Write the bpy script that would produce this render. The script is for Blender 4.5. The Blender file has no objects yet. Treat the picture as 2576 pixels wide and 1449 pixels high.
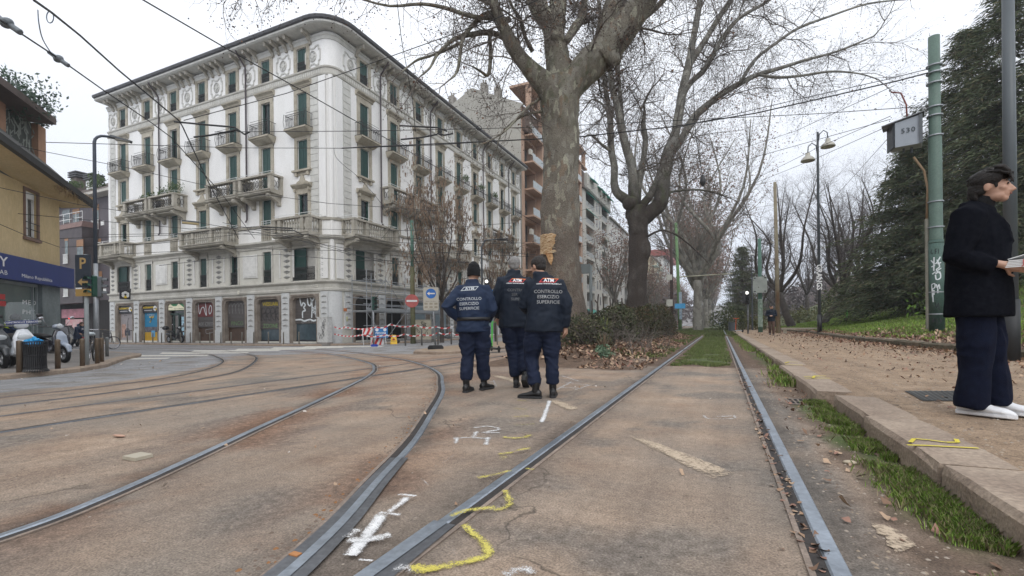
import bpy,math,random
import numpy as np
from mathutils import Vector,Matrix,noise
from mathutils.bvhtree import BVHTree
R=math.radians
sc=bpy.context.scene
COL=sc.collection
# ------------------------------------------------------------------ camera
YAW,ROLL,FPX,U0,V0,EYE=R(23.93),R(0.6),1181.0,1288.0,818.5,0.87
cd=bpy.data.cameras.new('camera');cam=bpy.data.objects.new('camera',cd);COL.objects.link(cam)
cam.location=(0,0,EYE);cam.rotation_euler=(R(90),ROLL,YAW)
cd.lens=36*FPX/2576;cd.sensor_width=36;cd.shift_y=(V0-724.5)/2576
cd.clip_start=0.05;cd.clip_end=3000
sc.camera=cam
# ------------------------------------------------------------------ overcast sky and sun
wd=bpy.data.worlds.new('World');sc.world=wd;wd.use_nodes=True
nt=wd.node_tree;nt.nodes.clear()
def wn(t):return nt.nodes.new(t)
sky=wn('ShaderNodeTexSky');sky.sky_type='NISHITA';sky.sun_disc=False
SUN_EL,SUN_ROT=38,150
sky.sun_elevation=R(SUN_EL);sky.sun_rotation=R(SUN_ROT);sky.air_density=1.0;sky.dust_density=4.0;sky.ozone_density=1.5
tcn=wn('ShaderNodeTexCoord');sep=wn('ShaderNodeSeparateXYZ');nt.links.new(tcn.outputs['Generated'],sep.inputs[0])
rmp=wn('ShaderNodeValToRGB');nt.links.new(sep.outputs['Z'],rmp.inputs[0])
cr=rmp.color_ramp;cr.elements[0].position=0.0;cr.elements[0].color=(8.1,8.7,9.9,1)
cr.elements[1].position=1.0;cr.elements[1].color=(14.4,14.7,15.2,1)
e=cr.elements.new(0.3);e.color=(9.3,9.7,10.5,1)
ns=wn('ShaderNodeTexNoise');ns.inputs['Scale'].default_value=1.6;ns.inputs['Detail'].default_value=4
nt.links.new(tcn.outputs['Generated'],ns.inputs['Vector'])
mr=wn('ShaderNodeMapRange');mr.inputs['To Min'].default_value=0.94;mr.inputs['To Max'].default_value=1.06
nt.links.new(ns.outputs['Fac'],mr.inputs['Value'])
ml=wn('ShaderNodeVectorMath');ml.operation='SCALE';nt.links.new(rmp.outputs[0],ml.inputs[0]);nt.links.new(mr.outputs[0],ml.inputs['Scale'])
mx=wn('ShaderNodeMix');mx.data_type='RGBA';mx.inputs['Factor'].default_value=0.93
nt.links.new(sky.outputs[0],mx.inputs[6]);nt.links.new(ml.outputs[0],mx.inputs[7])
bg=wn('ShaderNodeBackground');bg.inputs['Strength'].default_value=0.1
nt.links.new(mx.outputs[2],bg.inputs[0]);wo=wn('ShaderNodeOutputWorld');nt.links.new(bg.outputs[0],wo.inputs[0])
sl=bpy.data.lights.new('sun','SUN');sl.energy=0.9;sl.angle=R(40);sl.color=(1.0,0.98,0.95)
so=bpy.data.objects.new('sun',sl);COL.objects.link(so)
_a=R(SUN_ROT);sdir=Vector((math.sin(_a)*math.cos(R(SUN_EL)),math.cos(_a)*math.cos(R(SUN_EL)),math.sin(R(SUN_EL))))
so.rotation_euler=sdir.to_track_quat('Z','Y').to_euler()
sc.view_settings.view_transform='Standard';sc.view_settings.look='None';sc.view_settings.gamma=1.0
sc.view_settings.exposure=0.18
sc.render.engine='CYCLES'
sc.cycles.max_bounces=5;sc.cycles.transparent_max_bounces=12;sc.cycles.diffuse_bounces=3
HAZE=0.0008 # density of the thin winter air
sc.cycles.volume_bounces=0;sc.cycles.volume_max_steps=16
# ------------------------------------------------------------------ measuring: photo pixel (2576 wide) to a point in the place
_c,_s=math.cos(YAW),math.sin(YAW)
def _rot(x,y,z):return Vector((x*_c-y*_s,x*_s+y*_c,z))
RT=_rot(math.cos(ROLL),0,-math.sin(ROLL));UP=_rot(math.sin(ROLL),0,math.cos(ROLL));FW=_rot(0,1,0)
EYEV=Vector((0,0,EYE))
def ray(u,v):return FW+RT*((u-U0)/FPX)+UP*((V0-v)/FPX)
def atd(u,v,d):return EYEV+ray(u,v)*d
def onz(u,v,z):r=ray(u,v);return EYEV+r*((z-EYE)/r.z)
def onx(u,v,x):r=ray(u,v);return EYEV+r*(x/r.x)
def ony(u,v,y):r=ray(u,v);return EYEV+r*(y/r.y)
def ss(t):t=max(0.0,min(1.0,t));return t*t*(3-2*t)
def zroad(x,y):return-.2*ss((-x-3)/9)-.08*ss((-x-12)/12)
def onroad(u,v,dz=0.0):
 z=dz
 for _ in range(14):
  p=onz(u,v,z);z=zroad(p.x,p.y)+dz
 return Vector((p.x,p.y,z))
# ------------------------------------------------------------------ materials
MATS={}
def M(name,col,rough=.75,var=.12,scale=3.0,col2=None,metal=0.0,bump=0.0,bscale=30.0,detail=5,alpha=None,stretch=None,emit=None,fine=0.0,coat=0,spec=None):
 """principled material whose colour wanders between col and col2 by noise"""
 if name in MATS:return MATS[name]
 m=bpy.data.materials.new(name);m.use_nodes=True;MATS[name]=m
 t=m.node_tree;b=t.nodes['Principled BSDF'];L=t.links.new
 tc=t.nodes.new('ShaderNodeTexCoord');mp=t.nodes.new('ShaderNodeMapping');L(tc.outputs['Object'],mp.inputs[0])
 if stretch:mp.inputs['Scale'].default_value=stretch
 n=t.nodes.new('ShaderNodeTexNoise');n.inputs['Scale'].default_value=scale;n.inputs['Detail'].default_value=detail;n.inputs['Roughness'].default_value=.6
 L(mp.outputs[0],n.inputs['Vector'])
 rp=t.nodes.new('ShaderNodeValToRGB');L(n.outputs['Fac'],rp.inputs[0])
 if col2 is None:
  a=[max(0,c*(1-var))for c in col];c2=[min(1,c*(1+var))for c in col]
 else:a,c2=col,col2
 rp.color_ramp.elements[0].position=.32;rp.color_ramp.elements[1].position=.68
 rp.color_ramp.elements[0].color=(*a,1);rp.color_ramp.elements[1].color=(*c2,1)
 out=rp.outputs[0]
 if fine:
  n3=t.nodes.new('ShaderNodeTexNoise');n3.inputs['Scale'].default_value=scale*14;n3.inputs['Detail'].default_value=3;L(mp.outputs[0],n3.inputs['Vector'])
  m3=t.nodes.new('ShaderNodeMapRange');m3.inputs['From Min'].default_value=.3;m3.inputs['From Max'].default_value=.7;m3.inputs['To Min'].default_value=1-fine;m3.inputs['To Max'].default_value=1+fine;L(n3.outputs['Fac'],m3.inputs['Value'])
  v3=t.nodes.new('ShaderNodeVectorMath');v3.operation='SCALE';L(out,v3.inputs[0]);L(m3.outputs[0],v3.inputs['Scale']);out=v3.outputs[0]
 L(out,b.inputs['Base Color'])
 b.inputs['Roughness'].default_value=rough;b.inputs['Metallic'].default_value=metal
 if spec is not None:b.inputs['Specular IOR Level'].default_value=spec
 if coat:b.inputs['Coat Weight'].default_value=coat
 if bump:
  n2=t.nodes.new('ShaderNodeTexNoise');n2.inputs['Scale'].default_value=bscale;n2.inputs['Detail'].default_value=4;L(mp.outputs[0],n2.inputs['Vector'])
  bp=t.nodes.new('ShaderNodeBump');bp.inputs['Strength'].default_value=min(1,bump);bp.inputs['Distance'].default_value=.02;L(n2.outputs['Fac'],bp.inputs['Height']);L(bp.outputs[0],b.inputs['Normal'])
 if alpha is not None:b.inputs['Alpha'].default_value=alpha
 if emit:b.inputs['Emission Color'].default_value=(*emit[:3],1);b.inputs['Emission Strength'].default_value=emit[3]
 return m
def slat(name,c1,c2,per=.06,rough=.5,axis='Z',metal=0):
 """horizontal slats: colour and bump run with height"""
 m=M(name,c1,rough,metal=metal);t=m.node_tree;L=t.links.new;b=t.nodes['Principled BSDF']
 tc=t.nodes.new('ShaderNodeTexCoord');w=t.nodes.new('ShaderNodeTexWave');w.bands_direction=axis;w.wave_profile='SAW'
 w.inputs['Scale'].default_value=.314159/per;w.inputs['Distortion'].default_value=0;L(tc.outputs['Object'],w.inputs[0])
 src=b.inputs['Base Color'].links[0].from_socket
 mxn=t.nodes.new('ShaderNodeMix');mxn.data_type='RGBA';L(w.outputs['Fac'],mxn.inputs[0]);L(src,mxn.inputs[6]);mxn.inputs[7].default_value=(*c2,1);L(mxn.outputs[2],b.inputs['Base Color'])
 bp=t.nodes.new('ShaderNodeBump');bp.inputs['Strength'].default_value=.6;bp.inputs['Distance'].default_value=.03;L(w.outputs['Fac'],bp.inputs['Height']);L(bp.outputs[0],b.inputs['Normal'])
 return m
# ------------------------------------------------------------------ mesh builder
class MB:
 def __init__(s,xf=None):s.v=[];s.f=[];s.mi=[];s.xf=xf;s.cur=0
 def pt(s,p):
  p=Vector(p)
  if s.xf is not None:p=s.xf(p)if callable(s.xf)else s.xf@p
  s.v.append(p[:]);return len(s.v)-1
 def face(s,ids):s.f.append(tuple(ids));s.mi.append(s.cur)
 def poly(s,pts):s.face([s.pt(p)for p in pts]);return s
 def box(s,a,b):
  (x0,y0,z0),(x1,y1,z1)=a,b
  i=[s.pt(p)for p in((x0,y0,z0),(x1,y0,z0),(x1,y1,z0),(x0,y1,z0),(x0,y0,z1),(x1,y0,z1),(x1,y1,z1),(x0,y1,z1))]
  for q in((0,3,2,1),(4,5,6,7),(0,1,5,4),(1,2,6,5),(2,3,7,6),(3,0,4,7)):s.face([i[k]for k in q])
  return s
 def rings(s,rs,cap=True,close=True):
  ids=[[s.pt(p)for p in r]for r in rs];n=len(ids[0])
  for a,b in zip(ids,ids[1:]):
   for k in range(n if close else n-1):s.face((a[k],a[(k+1)%n],b[(k+1)%n],b[k]))
  if cap and close:s.face(ids[0][::-1]);s.face(ids[-1])
  return s
 def tube(s,pts,rad,n=6,cap=True,flat=None):
  pts=[Vector(p)for p in pts]
  if not hasattr(rad,'__len__'):rad=[rad]*len(pts)
  rs=[];ref=None
  for i,p in enumerate(pts):
   d=(pts[min(i+1,len(pts)-1)]-pts[max(i-1,0)])
   if d.length<1e-9:d=Vector((0,0,1))
   d.normalize()
   if ref is None:
    ref=Vector((1,0,0))if abs(d.x)<.9 else Vector((0,1,0))
    if flat is not None:ref=Vector(flat[2])
   a=(ref-d*ref.dot(d))
   if a.length<1e-6:a=d.orthogonal()
   a.normalize();ref=a;b=d.cross(a);r=rad[i]
   ra,rb=(r,r)if not hasattr(r,'__len__')else r
   if flat is not None and not hasattr(r,'__len__'):ra,rb=r*flat[0],r*flat[1]
   rs.append([p+a*(ra*math.cos(2*math.pi*k/n))+b*(rb*math.sin(2*math.pi*k/n))for k in range(n)])
  return s.rings(rs,cap)
 def cyl(s,x,y,z0,z1,r0,r1=None,n=16):return s.tube([(x,y,z0),(x,y,z1)],[r0,r0 if r1 is None else r1],n)
 def lathe(s,c,prof,n=20,ax=None):
  c=Vector(c);rs=[]
  for r,z in prof:
   rr=[]
   for k in range(n):
    a=2*math.pi*k/n;p=Vector((r*math.cos(a),r*math.sin(a),z))
    if ax is not None:p=ax@p
    rr.append(c+p)
   rs.append(rr)
  return s.rings(rs)
 def ball(s,c,r,n=10,m=7,rot=None):
  c=Vector(c);rx,ry,rz=(r,r,r)if not hasattr(r,'__len__')else r;rs=[]
  for j in range(m+1):
   th=math.pi*(j+.001)/(m+.002);rr=[]
   for k in range(n):
    a=2*math.pi*k/n;p=Vector((rx*math.sin(th)*math.cos(a),ry*math.sin(th)*math.sin(a),rz*math.cos(th)))
    if rot is not None:p=rot@p
    rr.append(c+p)
   rs.append(rr)
  return s.rings(rs)
 def prism(s,prof,a,b):
  """prof points (2D) swept: a and b are functions from 2D to 3D"""
  return s.rings([[a(p)for p in prof],[b(p)for p in prof]])
 def build(s,name,mat,parent=None,smooth=False,**props):
  me=bpy.data.meshes.new(name);me.from_pydata(s.v,[],s.f)
  for q in(mat if isinstance(mat,(list,tuple))else[mat]):me.materials.append(q)
  if isinstance(mat,(list,tuple)):me.polygons.foreach_set('material_index',s.mi)
  if smooth:me.polygons.foreach_set('use_smooth',[True]*len(me.polygons))
  me.update()
  o=bpy.data.objects.new(name,me);COL.objects.link(o)
  if parent is not None:o.parent=parent
  for k,v in props.items():o[k]=v
  return o
def each(mb,name,mat,parent,gap=.12,smooth=False):
 """one object per separate piece (pieces closer than gap stay together)"""
 n=len(mb.v);up=list(range(n))
 def fd(i):
  while up[i]!=i:up[i]=up[up[i]];i=up[i]
  return i
 for f in mb.f:
  for k in f[1:]:up[fd(k)]=fd(f[0])
 g={}
 for i,f in enumerate(mb.f):g.setdefault(fd(f[0]),[]).append(i)
 bx=[]
 for k,fs in g.items():
  P=[mb.v[j]for i in fs for j in mb.f[i]];bx.append([fs,[min(p[a]for p in P)-gap/2 for a in range(3)],[max(p[a]for p in P)+gap/2 for a in range(3)]])
 ch=True
 while ch:
  ch=False;out=[]
  for b in bx:
   for o in out:
    if all(b[1][a]<=o[2][a]and o[1][a]<=b[2][a]for a in range(3)):o[0]=o[0]+b[0];o[1]=[min(x,y)for x,y in zip(o[1],b[1])];o[2]=[max(x,y)for x,y in zip(o[2],b[2])];ch=True;break
   else:out.append(b)
  bx=out
 for fs,_,_ in bx:
  m=MB();mp={}
  for i in fs:
   for j in mb.f[i]:
    if j not in mp:mp[j]=len(m.v);m.v.append(mb.v[j])
   m.f.append(tuple(mp[j]for j in mb.f[i]));m.mi.append(mb.mi[i])
  m.build(name,mat,parent,smooth)
def thing(name,label,cat,loc=(0,0,0),rz=0,group=None,tilt=None):
 o=bpy.data.objects.new(name,None);COL.objects.link(o);o.location=loc;o.rotation_euler=(0,0,rz)if tilt is None else tilt
 o.empty_display_size=.2;o['label']=label;o['category']=cat
 if group:o['group']=group
 return o
def tag(o,label,cat,group=None):
 o['label']=label;o['category']=cat
 if group:o['group']=group
 return o
def dup(root,loc=None,rz=None,label=None,scale=None):
 r=root.copy();COL.objects.link(r)
 if loc is not None:r.location=loc
 if rz is not None:r.rotation_euler=(0,0,rz)
 if scale is not None:r.scale=scale if hasattr(scale,'__len__')else(scale,)*3
 if label:r['label']=label
 for ch in list(root.children):
  c=ch.copy();COL.objects.link(c);c.parent=r
  for g in list(ch.children):
   d=g.copy();COL.objects.link(d);d.parent=c
 return r
def npmesh(name,V,F,mat,parent=None,smooth=False,mi=None,**props):
 """numpy quads/tris to a mesh object"""
 V=np.asarray(V,np.float32);F=np.asarray(F,np.int32);k=F.shape[1]
 me=bpy.data.meshes.new(name);me.vertices.add(len(V));me.vertices.foreach_set('co',V.ravel())
 me.loops.add(F.size);me.loops.foreach_set('vertex_index',F.ravel());me.polygons.add(len(F))
 me.polygons.foreach_set('loop_start',np.arange(0,F.size,k,dtype=np.int32));me.polygons.foreach_set('loop_total',np.full(len(F),k,np.int32))
 for q in(mat if isinstance(mat,(list,tuple))else[mat]):me.materials.append(q)
 if mi is not None:me.polygons.foreach_set('material_index',np.asarray(mi,np.int32))
 if smooth:me.polygons.foreach_set('use_smooth',np.ones(len(F),bool))
 me.update(calc_edges=True);me.validate()
 o=bpy.data.objects.new(name,me);COL.objects.link(o)
 if parent is not None:o.parent=parent
 for a,b in props.items():o[a]=b
 return o
def textmesh(s,size,bold=0.0,align='CENTER',spacing=1.0,line=1.0,res=2,shear=0):
 cu=bpy.data.curves.new('t','FONT');cu.body=s;cu.size=size;cu.offset=bold*size;cu.align_x=align;cu.align_y='CENTER'
 cu.space_character=spacing;cu.space_line=line;cu.resolution_u=res;cu.shear=shear
 o=bpy.data.objects.new('t',cu);COL.objects.link(o);dg=bpy.context.evaluated_depsgraph_get();dg.update()
 me=bpy.data.meshes.new_from_object(o.evaluated_get(dg));V=[v.co.copy()for v in me.vertices];F=[tuple(p.vertices)for p in me.polygons]
 bpy.data.objects.remove(o);bpy.data.curves.remove(cu);bpy.data.meshes.remove(me)
 return V,F
def text(s,size,org,right,up,mat,name='lettering',parent=None,off=.004,sx=1.0,**kw):
 """flat lettering: org = centre, right and up = directions of the writing"""
 V,F=textmesh(s,size,**kw);mb=MB();r=Vector(right).normalized();w=Vector(up).normalized();n=r.cross(w);o=Vector(org)+n*off
 for v in V:mb.v.append((o+r*v.x*sx+w*v.y)[:])
 mb.f=F;mb.mi=[0]*len(F)
 return mb.build(name,mat,parent)
def stroke(mb,pts,w,org,right,up,off=.004):
 """a flat brush line in the plane (right, up) at org"""
 r=Vector(right).normalized();q=Vector(up).normalized();n=r.cross(q);o=Vector(org)+n*off
 P=[Vector((a,b))for a,b in pts];L=[];Rr=[]
 for i,p in enumerate(P):
  d=P[min(i+1,len(P)-1)]-P[max(i-1,0)]
  d=d.normalized()if d.length>1e-9 else Vector((1,0));k=Vector((-d.y,d.x))*w/2
  for a,b in((L,p+k),(Rr,p-k)):a.append(mb.pt(o+r*b.x+q*b.y))
 for i in range(len(P)-1):mb.face((L[i],L[i+1],Rr[i+1],Rr[i]))
def smooth_path(pts,k=4):
 """Catmull-Rom through the points"""
 P=[Vector(p)for p in pts];out=[]
 for i in range(len(P)-1):
  a,b,c,d=P[max(i-1,0)],P[i],P[i+1],P[min(i+2,len(P)-1)]
  for j in range(k):
   t=j/k;out.append(.5*((2*b)+(c-a)*t+(2*a-5*b+4*c-d)*t*t+(3*b-a-3*c+d)*t**3))
 out.append(P[-1]);return out
WH=M('white_paint',(.78,.78,.76));BLK=M('black_paint',(.02,.02,.022),.45)
STEEL=M('galvanised_steel',(.33,.35,.37),.5,.12,6,metal=.6);DKG=M('dark_grey_paint',(.07,.08,.09),.5,.15)
GRN=M('green_pole_paint',(.07,.16,.12),.55,.2,2,fine=.1);BRZ=M('bronze_bollard',(.16,.12,.085),.5,.25,4,metal=.5)
# ------------------------------------------------------------------ ground
L1=[(-2.72,-.6),(-2.75,.3),(-2.79,.93),(-2.9,1.3),(-3.22,1.95),(-3.72,2.87),(-4.35,4.05),(-5.29,5.7),(-6.1,7.0),(-7.15,8.4),(-8.9,10.3),(-11.8,12.6),(-15.6,14.9),(-20.3,16.9),(-25,17.7),(-31,17.9),(-45,17.4)]
L2=[(-1.22,-.6),(-1.26,.3),(-1.33,.93),(-1.5,1.5),(-1.76,2.1),(-2.13,2.96),(-2.6,3.88),(-3.3,5.2),(-3.9,6.14),(-4.9,7.6),(-6.75,9.7),(-9.6,12.4),(-14.0,15.4),(-19.2,17.9),(-24.5,19.0),(-31,19.3),(-45,18.8)]
FA1=[(-10.3,-1),(-10.35,3.2),(-10.5,4.9),(-11.5,7.0),(-14.0,9.5),(-17.4,11.7),(-22.5,14.2),(-28.5,15.6),(-45,15.4)]
FA2=[(-8.8,-1),(-8.85,3.2),(-9.1,4.7),(-9.8,6.3),(-11,8),(-14.2,10.9),(-17.3,13.1),(-21.9,15.5),(-27.2,17.0),(-45,16.8)]
S1=[(-1.13,-1.5),(-1.13,420)];S2=[(.373,-1.5),(.373,420)]
T1=[(-7.45,-2),(-7.45,200)];T2=[(-5.95,-2),(-5.95,200)]
for _l in(L1,L2,FA1,FA2):_l[:]=[(p.x,p.y)for p in smooth_path([(a,b,0)for a,b in _l],6)]
def LAWNX(y):return 5.0+.22*math.sin(y*.23-.6)
def zg(x,y):
 """height of the ground"""
 if x<1.02:
  z=zroad(x,y)
  if y>8 and-5.6<x<-1.3: # earth bank between the two tracks
   z+=.34*ss((y-8.6)/4.5)*(1-ss((y-36)/8))*ss((x+5.5)/1.2)*ss((-1.75-x)/1.5)
  return z
 z=.13*ss((x-1.05)/.18)
 xl=LAWNX(y)
 if x>xl:
  z+=.16*ss((x-xl)/.05)+.17*(x-xl)if x<xl+4 else .16+.68+0
  if x>=xl+4:
   k=x-xl-4
   z+=(4.0*ss((k+.6)/10))*(.35+.65*ss((y-6)/22))*(1-.45*ss((y-80)/60))
 return z
def coords(segs):
 out=[]
 for a,b,st in segs:out+=list(np.arange(a,b-1e-6,st))
 return np.array(out+[segs[-1][1]])
gx=coords([(-300,-100,50),(-100,-50,5),(-50,-20,.6),(-20,-11,.22),(-11,1.02,.11),(1.02,1.26,.04),(1.26,4.6,.2),(4.6,5.5,.06),(5.5,12,.35),(12,40,1.5),(40,100,10),(100,300,50)])
gy=coords([(-12,0,1.2),(0,14,.12),(14,24,.2),(24,45,.5),(45,120,2.5),(120,400,20),(400,640,60)])
nx,ny=len(gx),len(gy)
XX,YY=np.meshgrid(gx,gy);ZZ=np.array([[zg(x,y)for x in gx]for y in gy])
def pdist(poly,X,Y,closed=False):
 d=np.full(X.shape,1e9);P=poly+([poly[0]]if closed else[])
 for(ax,ay),(bx,by)in zip(P,P[1:]):
  dx,dy=bx-ax,by-ay;L=dx*dx+dy*dy+1e-12
  t=np.clip(((X-ax)*dx+(Y-ay)*dy)/L,0,1);d=np.minimum(d,np.hypot(X-ax-t*dx,Y-ay-t*dy))
 return d
def inside(poly,X,Y):
 c=np.zeros(X.shape,bool);n=len(poly)
 for i in range(n):
  (ax,ay),(bx,by)=poly[i],poly[(i+1)%n]
  with np.errstate(divide='ignore',invalid='ignore'):
   c^=((ay>Y)!=(by>Y))&(X<(bx-ax)*(Y-ay)/(by-ay+1e-12)+ax)
 return c
def sdf(poly,X,Y):return np.where(inside(poly,X,Y),1,-1)*pdist(poly,X,Y,True)
BROWN=[(-11.2,-15),(-11.3,5),(-12.4,7.6),(-15.0,10.3),(-17.5,12.4),(-16,13.9),(-13,14.8),(-10.8,15.2),(-8.2,16),(-8.2,2000),(30,2000),(30,-15)]
def sm(x,a,b):t=np.clip((x-a)/(b-a),0,1);return t*t*(3-2*t)
NZ=np.array([[noise.fractal((x*.9,y*.9,0),1.0,2.0,4)if-22<x<14 and y<60 else 0 for x in gx]for y in gy])
NZ2=np.array([[noise.fractal((x*2.6+9,y*2.6,3),1.0,2.0,3)if-22<x<10 and y<60 else 0 for x in gx]for y in gy])
brown=sm(sdf(BROWN,XX,YY)+.35*NZ,-.12,.15)
rust=np.zeros(XX.shape);dark=np.zeros(XX.shape)
for pl,am,wd_ in((L1,1.0,.42),(L2,.8,.34),(FA1,.5,.3),(FA2,.5,.3),(S1,.25,.25)):
 d=pdist(pl,XX,YY);near=1.0
 rust=np.maximum(rust,am*np.exp(-(d/wd_)**2)*np.clip(.25+1.4*NZ+.8*NZ2,0,.75)*sm(YY,.3,1.5))
 dark=np.maximum(dark,.8*np.exp(-(d/.1)**2)*np.clip(.7+.9*NZ2,0,1))
for pl in(T1,T2,S1,S2):dark=np.maximum(dark,.75*np.exp(-(pdist(pl,XX,YY)/.11)**2)*np.clip(.75+.9*NZ2,0,1))
rust=np.maximum(rust,.6*np.exp(-(((XX+8.3)/3.4)**2+((YY-11.6)/2.0)**2))*np.clip(.6+1.3*NZ,0,1))
rust=np.maximum(rust,.45*np.exp(-(((XX+4.2)/2.0)**2+((YY-6.8)/1.6)**2))*np.clip(.6+1.3*NZ,0,1))
dirt=np.zeros(XX.shape)
for x0,x1,am in((.40,.60,.9),(-1.08,-.92,.5),(.22,.34,.6),(-1.42,-1.18,.4)):dirt=np.maximum(dirt,am*sm(np.minimum(XX-x0,x1-XX)+.07*NZ2,-.05,.04)*(YY<60)*np.clip(.8+.8*NZ,0,1))
for pl in(L1,L2):dirt=np.maximum(dirt,.6*np.exp(-(pdist(pl,XX-.06,YY)/.16)**2)*np.clip(.5+1.2*NZ2,0,1))
dirt=np.maximum(dirt,.75*sm(NZ+.45*NZ2,.16,.42)*(XX<.9))
soil=sm(np.minimum(np.minimum(YY-8.9,XX+5.3),-1.45-XX)+.5*NZ,-.1,.25)
soil=np.maximum(soil,sm(np.minimum(YY-10.0,1.02-XX)+.25*NZ,-.03,.1)*(XX>-1.6))
soil=np.maximum(soil,.8*sm(np.minimum(XX-.62,1.02-XX)+.2*NZ2,-.1,.15)*(XX<1.3))
soil=np.where((XX>LAWNX(0)+.3),1,soil)
LX=np.vectorize(LAWNX)(YY)
pathm=sm(XX,1.05,1.1)*(1-sm(XX-LX,-.03,.03))*(1-sm(YY,42,46)*0)
bare=((XX>-.7)&(XX<.2)).astype(float)
grass=bare*sm(YY+.6*NZ,10.3,11.1)*sm(np.minimum(XX+.92,.22-XX)+.2*NZ2,-.05,.08)
grass=np.maximum(grass,sm(YY+1.2*NZ,31,35)*sm(np.minimum(XX+5.0,.98-XX)+.1*NZ,-.1,.2))
grass=np.maximum(grass,sm(np.minimum(XX+2.6,-1.35-XX)+.8*NZ-.2,-.1,.3)*sm(YY,13,18)*.8)
grass=np.maximum(grass,sm(np.minimum(XX-.8,1.02-XX)+.25*NZ,-.02,.1)*np.maximum(sm(YY,9,11)*.8,sm(-np.abs(YY-3.8)+2.1+.3*NZ,0,.2)))
grass=np.maximum(grass,sm(XX-LX-.35+.9*NZ,.3,1.6)*sm(YY+2*NZ,2,30)*np.clip(.85+.8*NZ,0,1))
grass=np.maximum(grass,sm(XX-LX,2.5,4.5)*np.clip(.8+.8*NZ,0,1))
grass=np.maximum(grass,sm(YY,60,70)*(XX>-6)*(XX<1))
V=np.stack([XX,YY,ZZ],-1).reshape(-1,3)
I=np.arange(nx*ny).reshape(ny,nx);F=np.stack([I[:-1,:-1],I[:-1,1:],I[1:,1:],I[1:,:-1]],-1).reshape(-1,4)
def ground_mat():
 m=bpy.data.materials.new('ground_surface');m.use_nodes=True;t=m.node_tree;L=t.links.new;b=t.nodes['Principled BSDF']
 def N(k):return t.nodes.new('ShaderNode'+k)
 geo=N('NewGeometry')
 def nz(sc_,det=5,ro=.6,off=0):
  n=N('TexNoise');n.inputs['Scale'].default_value=sc_;n.inputs['Detail'].default_value=det;n.inputs['Roughness'].default_value=ro
  if off:
   q=N('VectorMath');q.operation='ADD';q.inputs[1].default_value=(off,off*2,0);L(geo.outputs['Position'],q.inputs[0]);L(q.outputs[0],n.inputs['Vector'])
  else:L(geo.outputs['Position'],n.inputs['Vector'])
  return n.outputs['Fac']
 def ramp(src,stops):
  r=N('ValToRGB');L(src,r.inputs[0]);el=r.color_ramp.elements
  el[0].position,el[0].color=stops[0][0],(*stops[0][1],1);el[1].position,el[1].color=stops[-1][0],(*stops[-1][1],1)
  for p,c in stops[1:-1]:e=el.new(p);e.color=(*c,1)
  return r.outputs[0]
 def mix(f,a,c,mode='MIX'):
  x=N('Mix');x.data_type='RGBA';x.blend_type=mode
  if isinstance(f,float):x.inputs[0].default_value=f
  else:L(f,x.inputs[0])
  for i,s in((6,a),(7,c)):
   if isinstance(s,tuple):x.inputs[i].default_value=(*s,1)
   else:L(s,x.inputs[i])
  return x.outputs[2]
 def att(n):
  a=N('Attribute');a.attribute_name=n;return a.outputs['Fac']
 big,med,fin,grit=nz(.55,4),nz(2.3,5,.6,11),nz(22,5,.7),nz(110,3,.7)
 tan=ramp(med,[(.3,(.27,.19,.14)),(.5,(.335,.25,.185)),(.72,(.415,.32,.245))])
 tan=mix(ramp(big,[(.38,(0,0,0)),(.62,(1,1,1))]),tan,(.27,.225,.185))
 gray=ramp(med,[(.3,(.22,.22,.225)),(.7,(.30,.3,.305))])
 base=mix(att('brown'),gray,tan)
 soilc=ramp(nz(6,6,.7,5),[(.3,(.075,.05,.036)),(.5,(.13,.088,.062)),(.7,(.2,.135,.095))])
 pathc=ramp(nz(3.2,6,.7,7),[(.3,(.235,.165,.11)),(.55,(.33,.24,.165)),(.75,(.42,.31,.22))])
 grassc=ramp(nz(5,6,.75,3),[(.3,(.085,.075,.04)),(.5,(.085,.11,.04)),(.7,(.12,.16,.05))])
 base=mix(att('dirt'),base,ramp(fin,[(.3,(.13,.115,.1)),(.7,(.24,.215,.19))]));c=mix(att('soil'),base,soilc);c=mix(att('path'),c,pathc);c=mix(att('grass'),c,grassc)
 c=mix(att('rust'),c,ramp(fin,[(.35,(.17,.08,.042)),(.7,(.36,.185,.1))]));c=mix(att('dark'),c,(.055,.05,.045))
# speckle of stones and grit, light and dark
 vor=N('TexVoronoi');vor.inputs['Scale'].default_value=45;L(geo.outputs['Position'],vor.inputs['Vector'])
 spk=ramp(vor.outputs['Distance'],[(.0,(1.0,1.0,1.0)),(.18,(.55,.55,.55)),(.6,(.5,.5,.5))])
 c2=mix(.55,c,ramp(grit,[(.32,(.12,.12,.12)),(.5,(.5,.5,.5)),(.68,(.93,.93,.93))]),'OVERLAY')
 c2=mix(.5,c2,ramp(fin,[(.3,(.3,.3,.3)),(.5,(.5,.5,.5)),(.7,(.72,.72,.72))]),'OVERLAY')
 vr2=N('TexVoronoi');vr2.inputs['Scale'].default_value=7;L(geo.outputs['Position'],vr2.inputs['Vector'])
 lit=ramp(vr2.outputs['Distance'],[(.0,(1,1,1)),(.035,(1,1,1)),(.05,(0,0,0))])
 cell=N('SeparateColor');L(vr2.outputs['Color'],cell.inputs[0]);tint=ramp(cell.outputs[0],[(.0,(.05,.045,.04)),(.5,(.1,.08,.07)),(.9,(.26,.22,.18)),(1,(.42,.38,.33))])
 c2=mix(lit,c2,tint)
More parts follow.
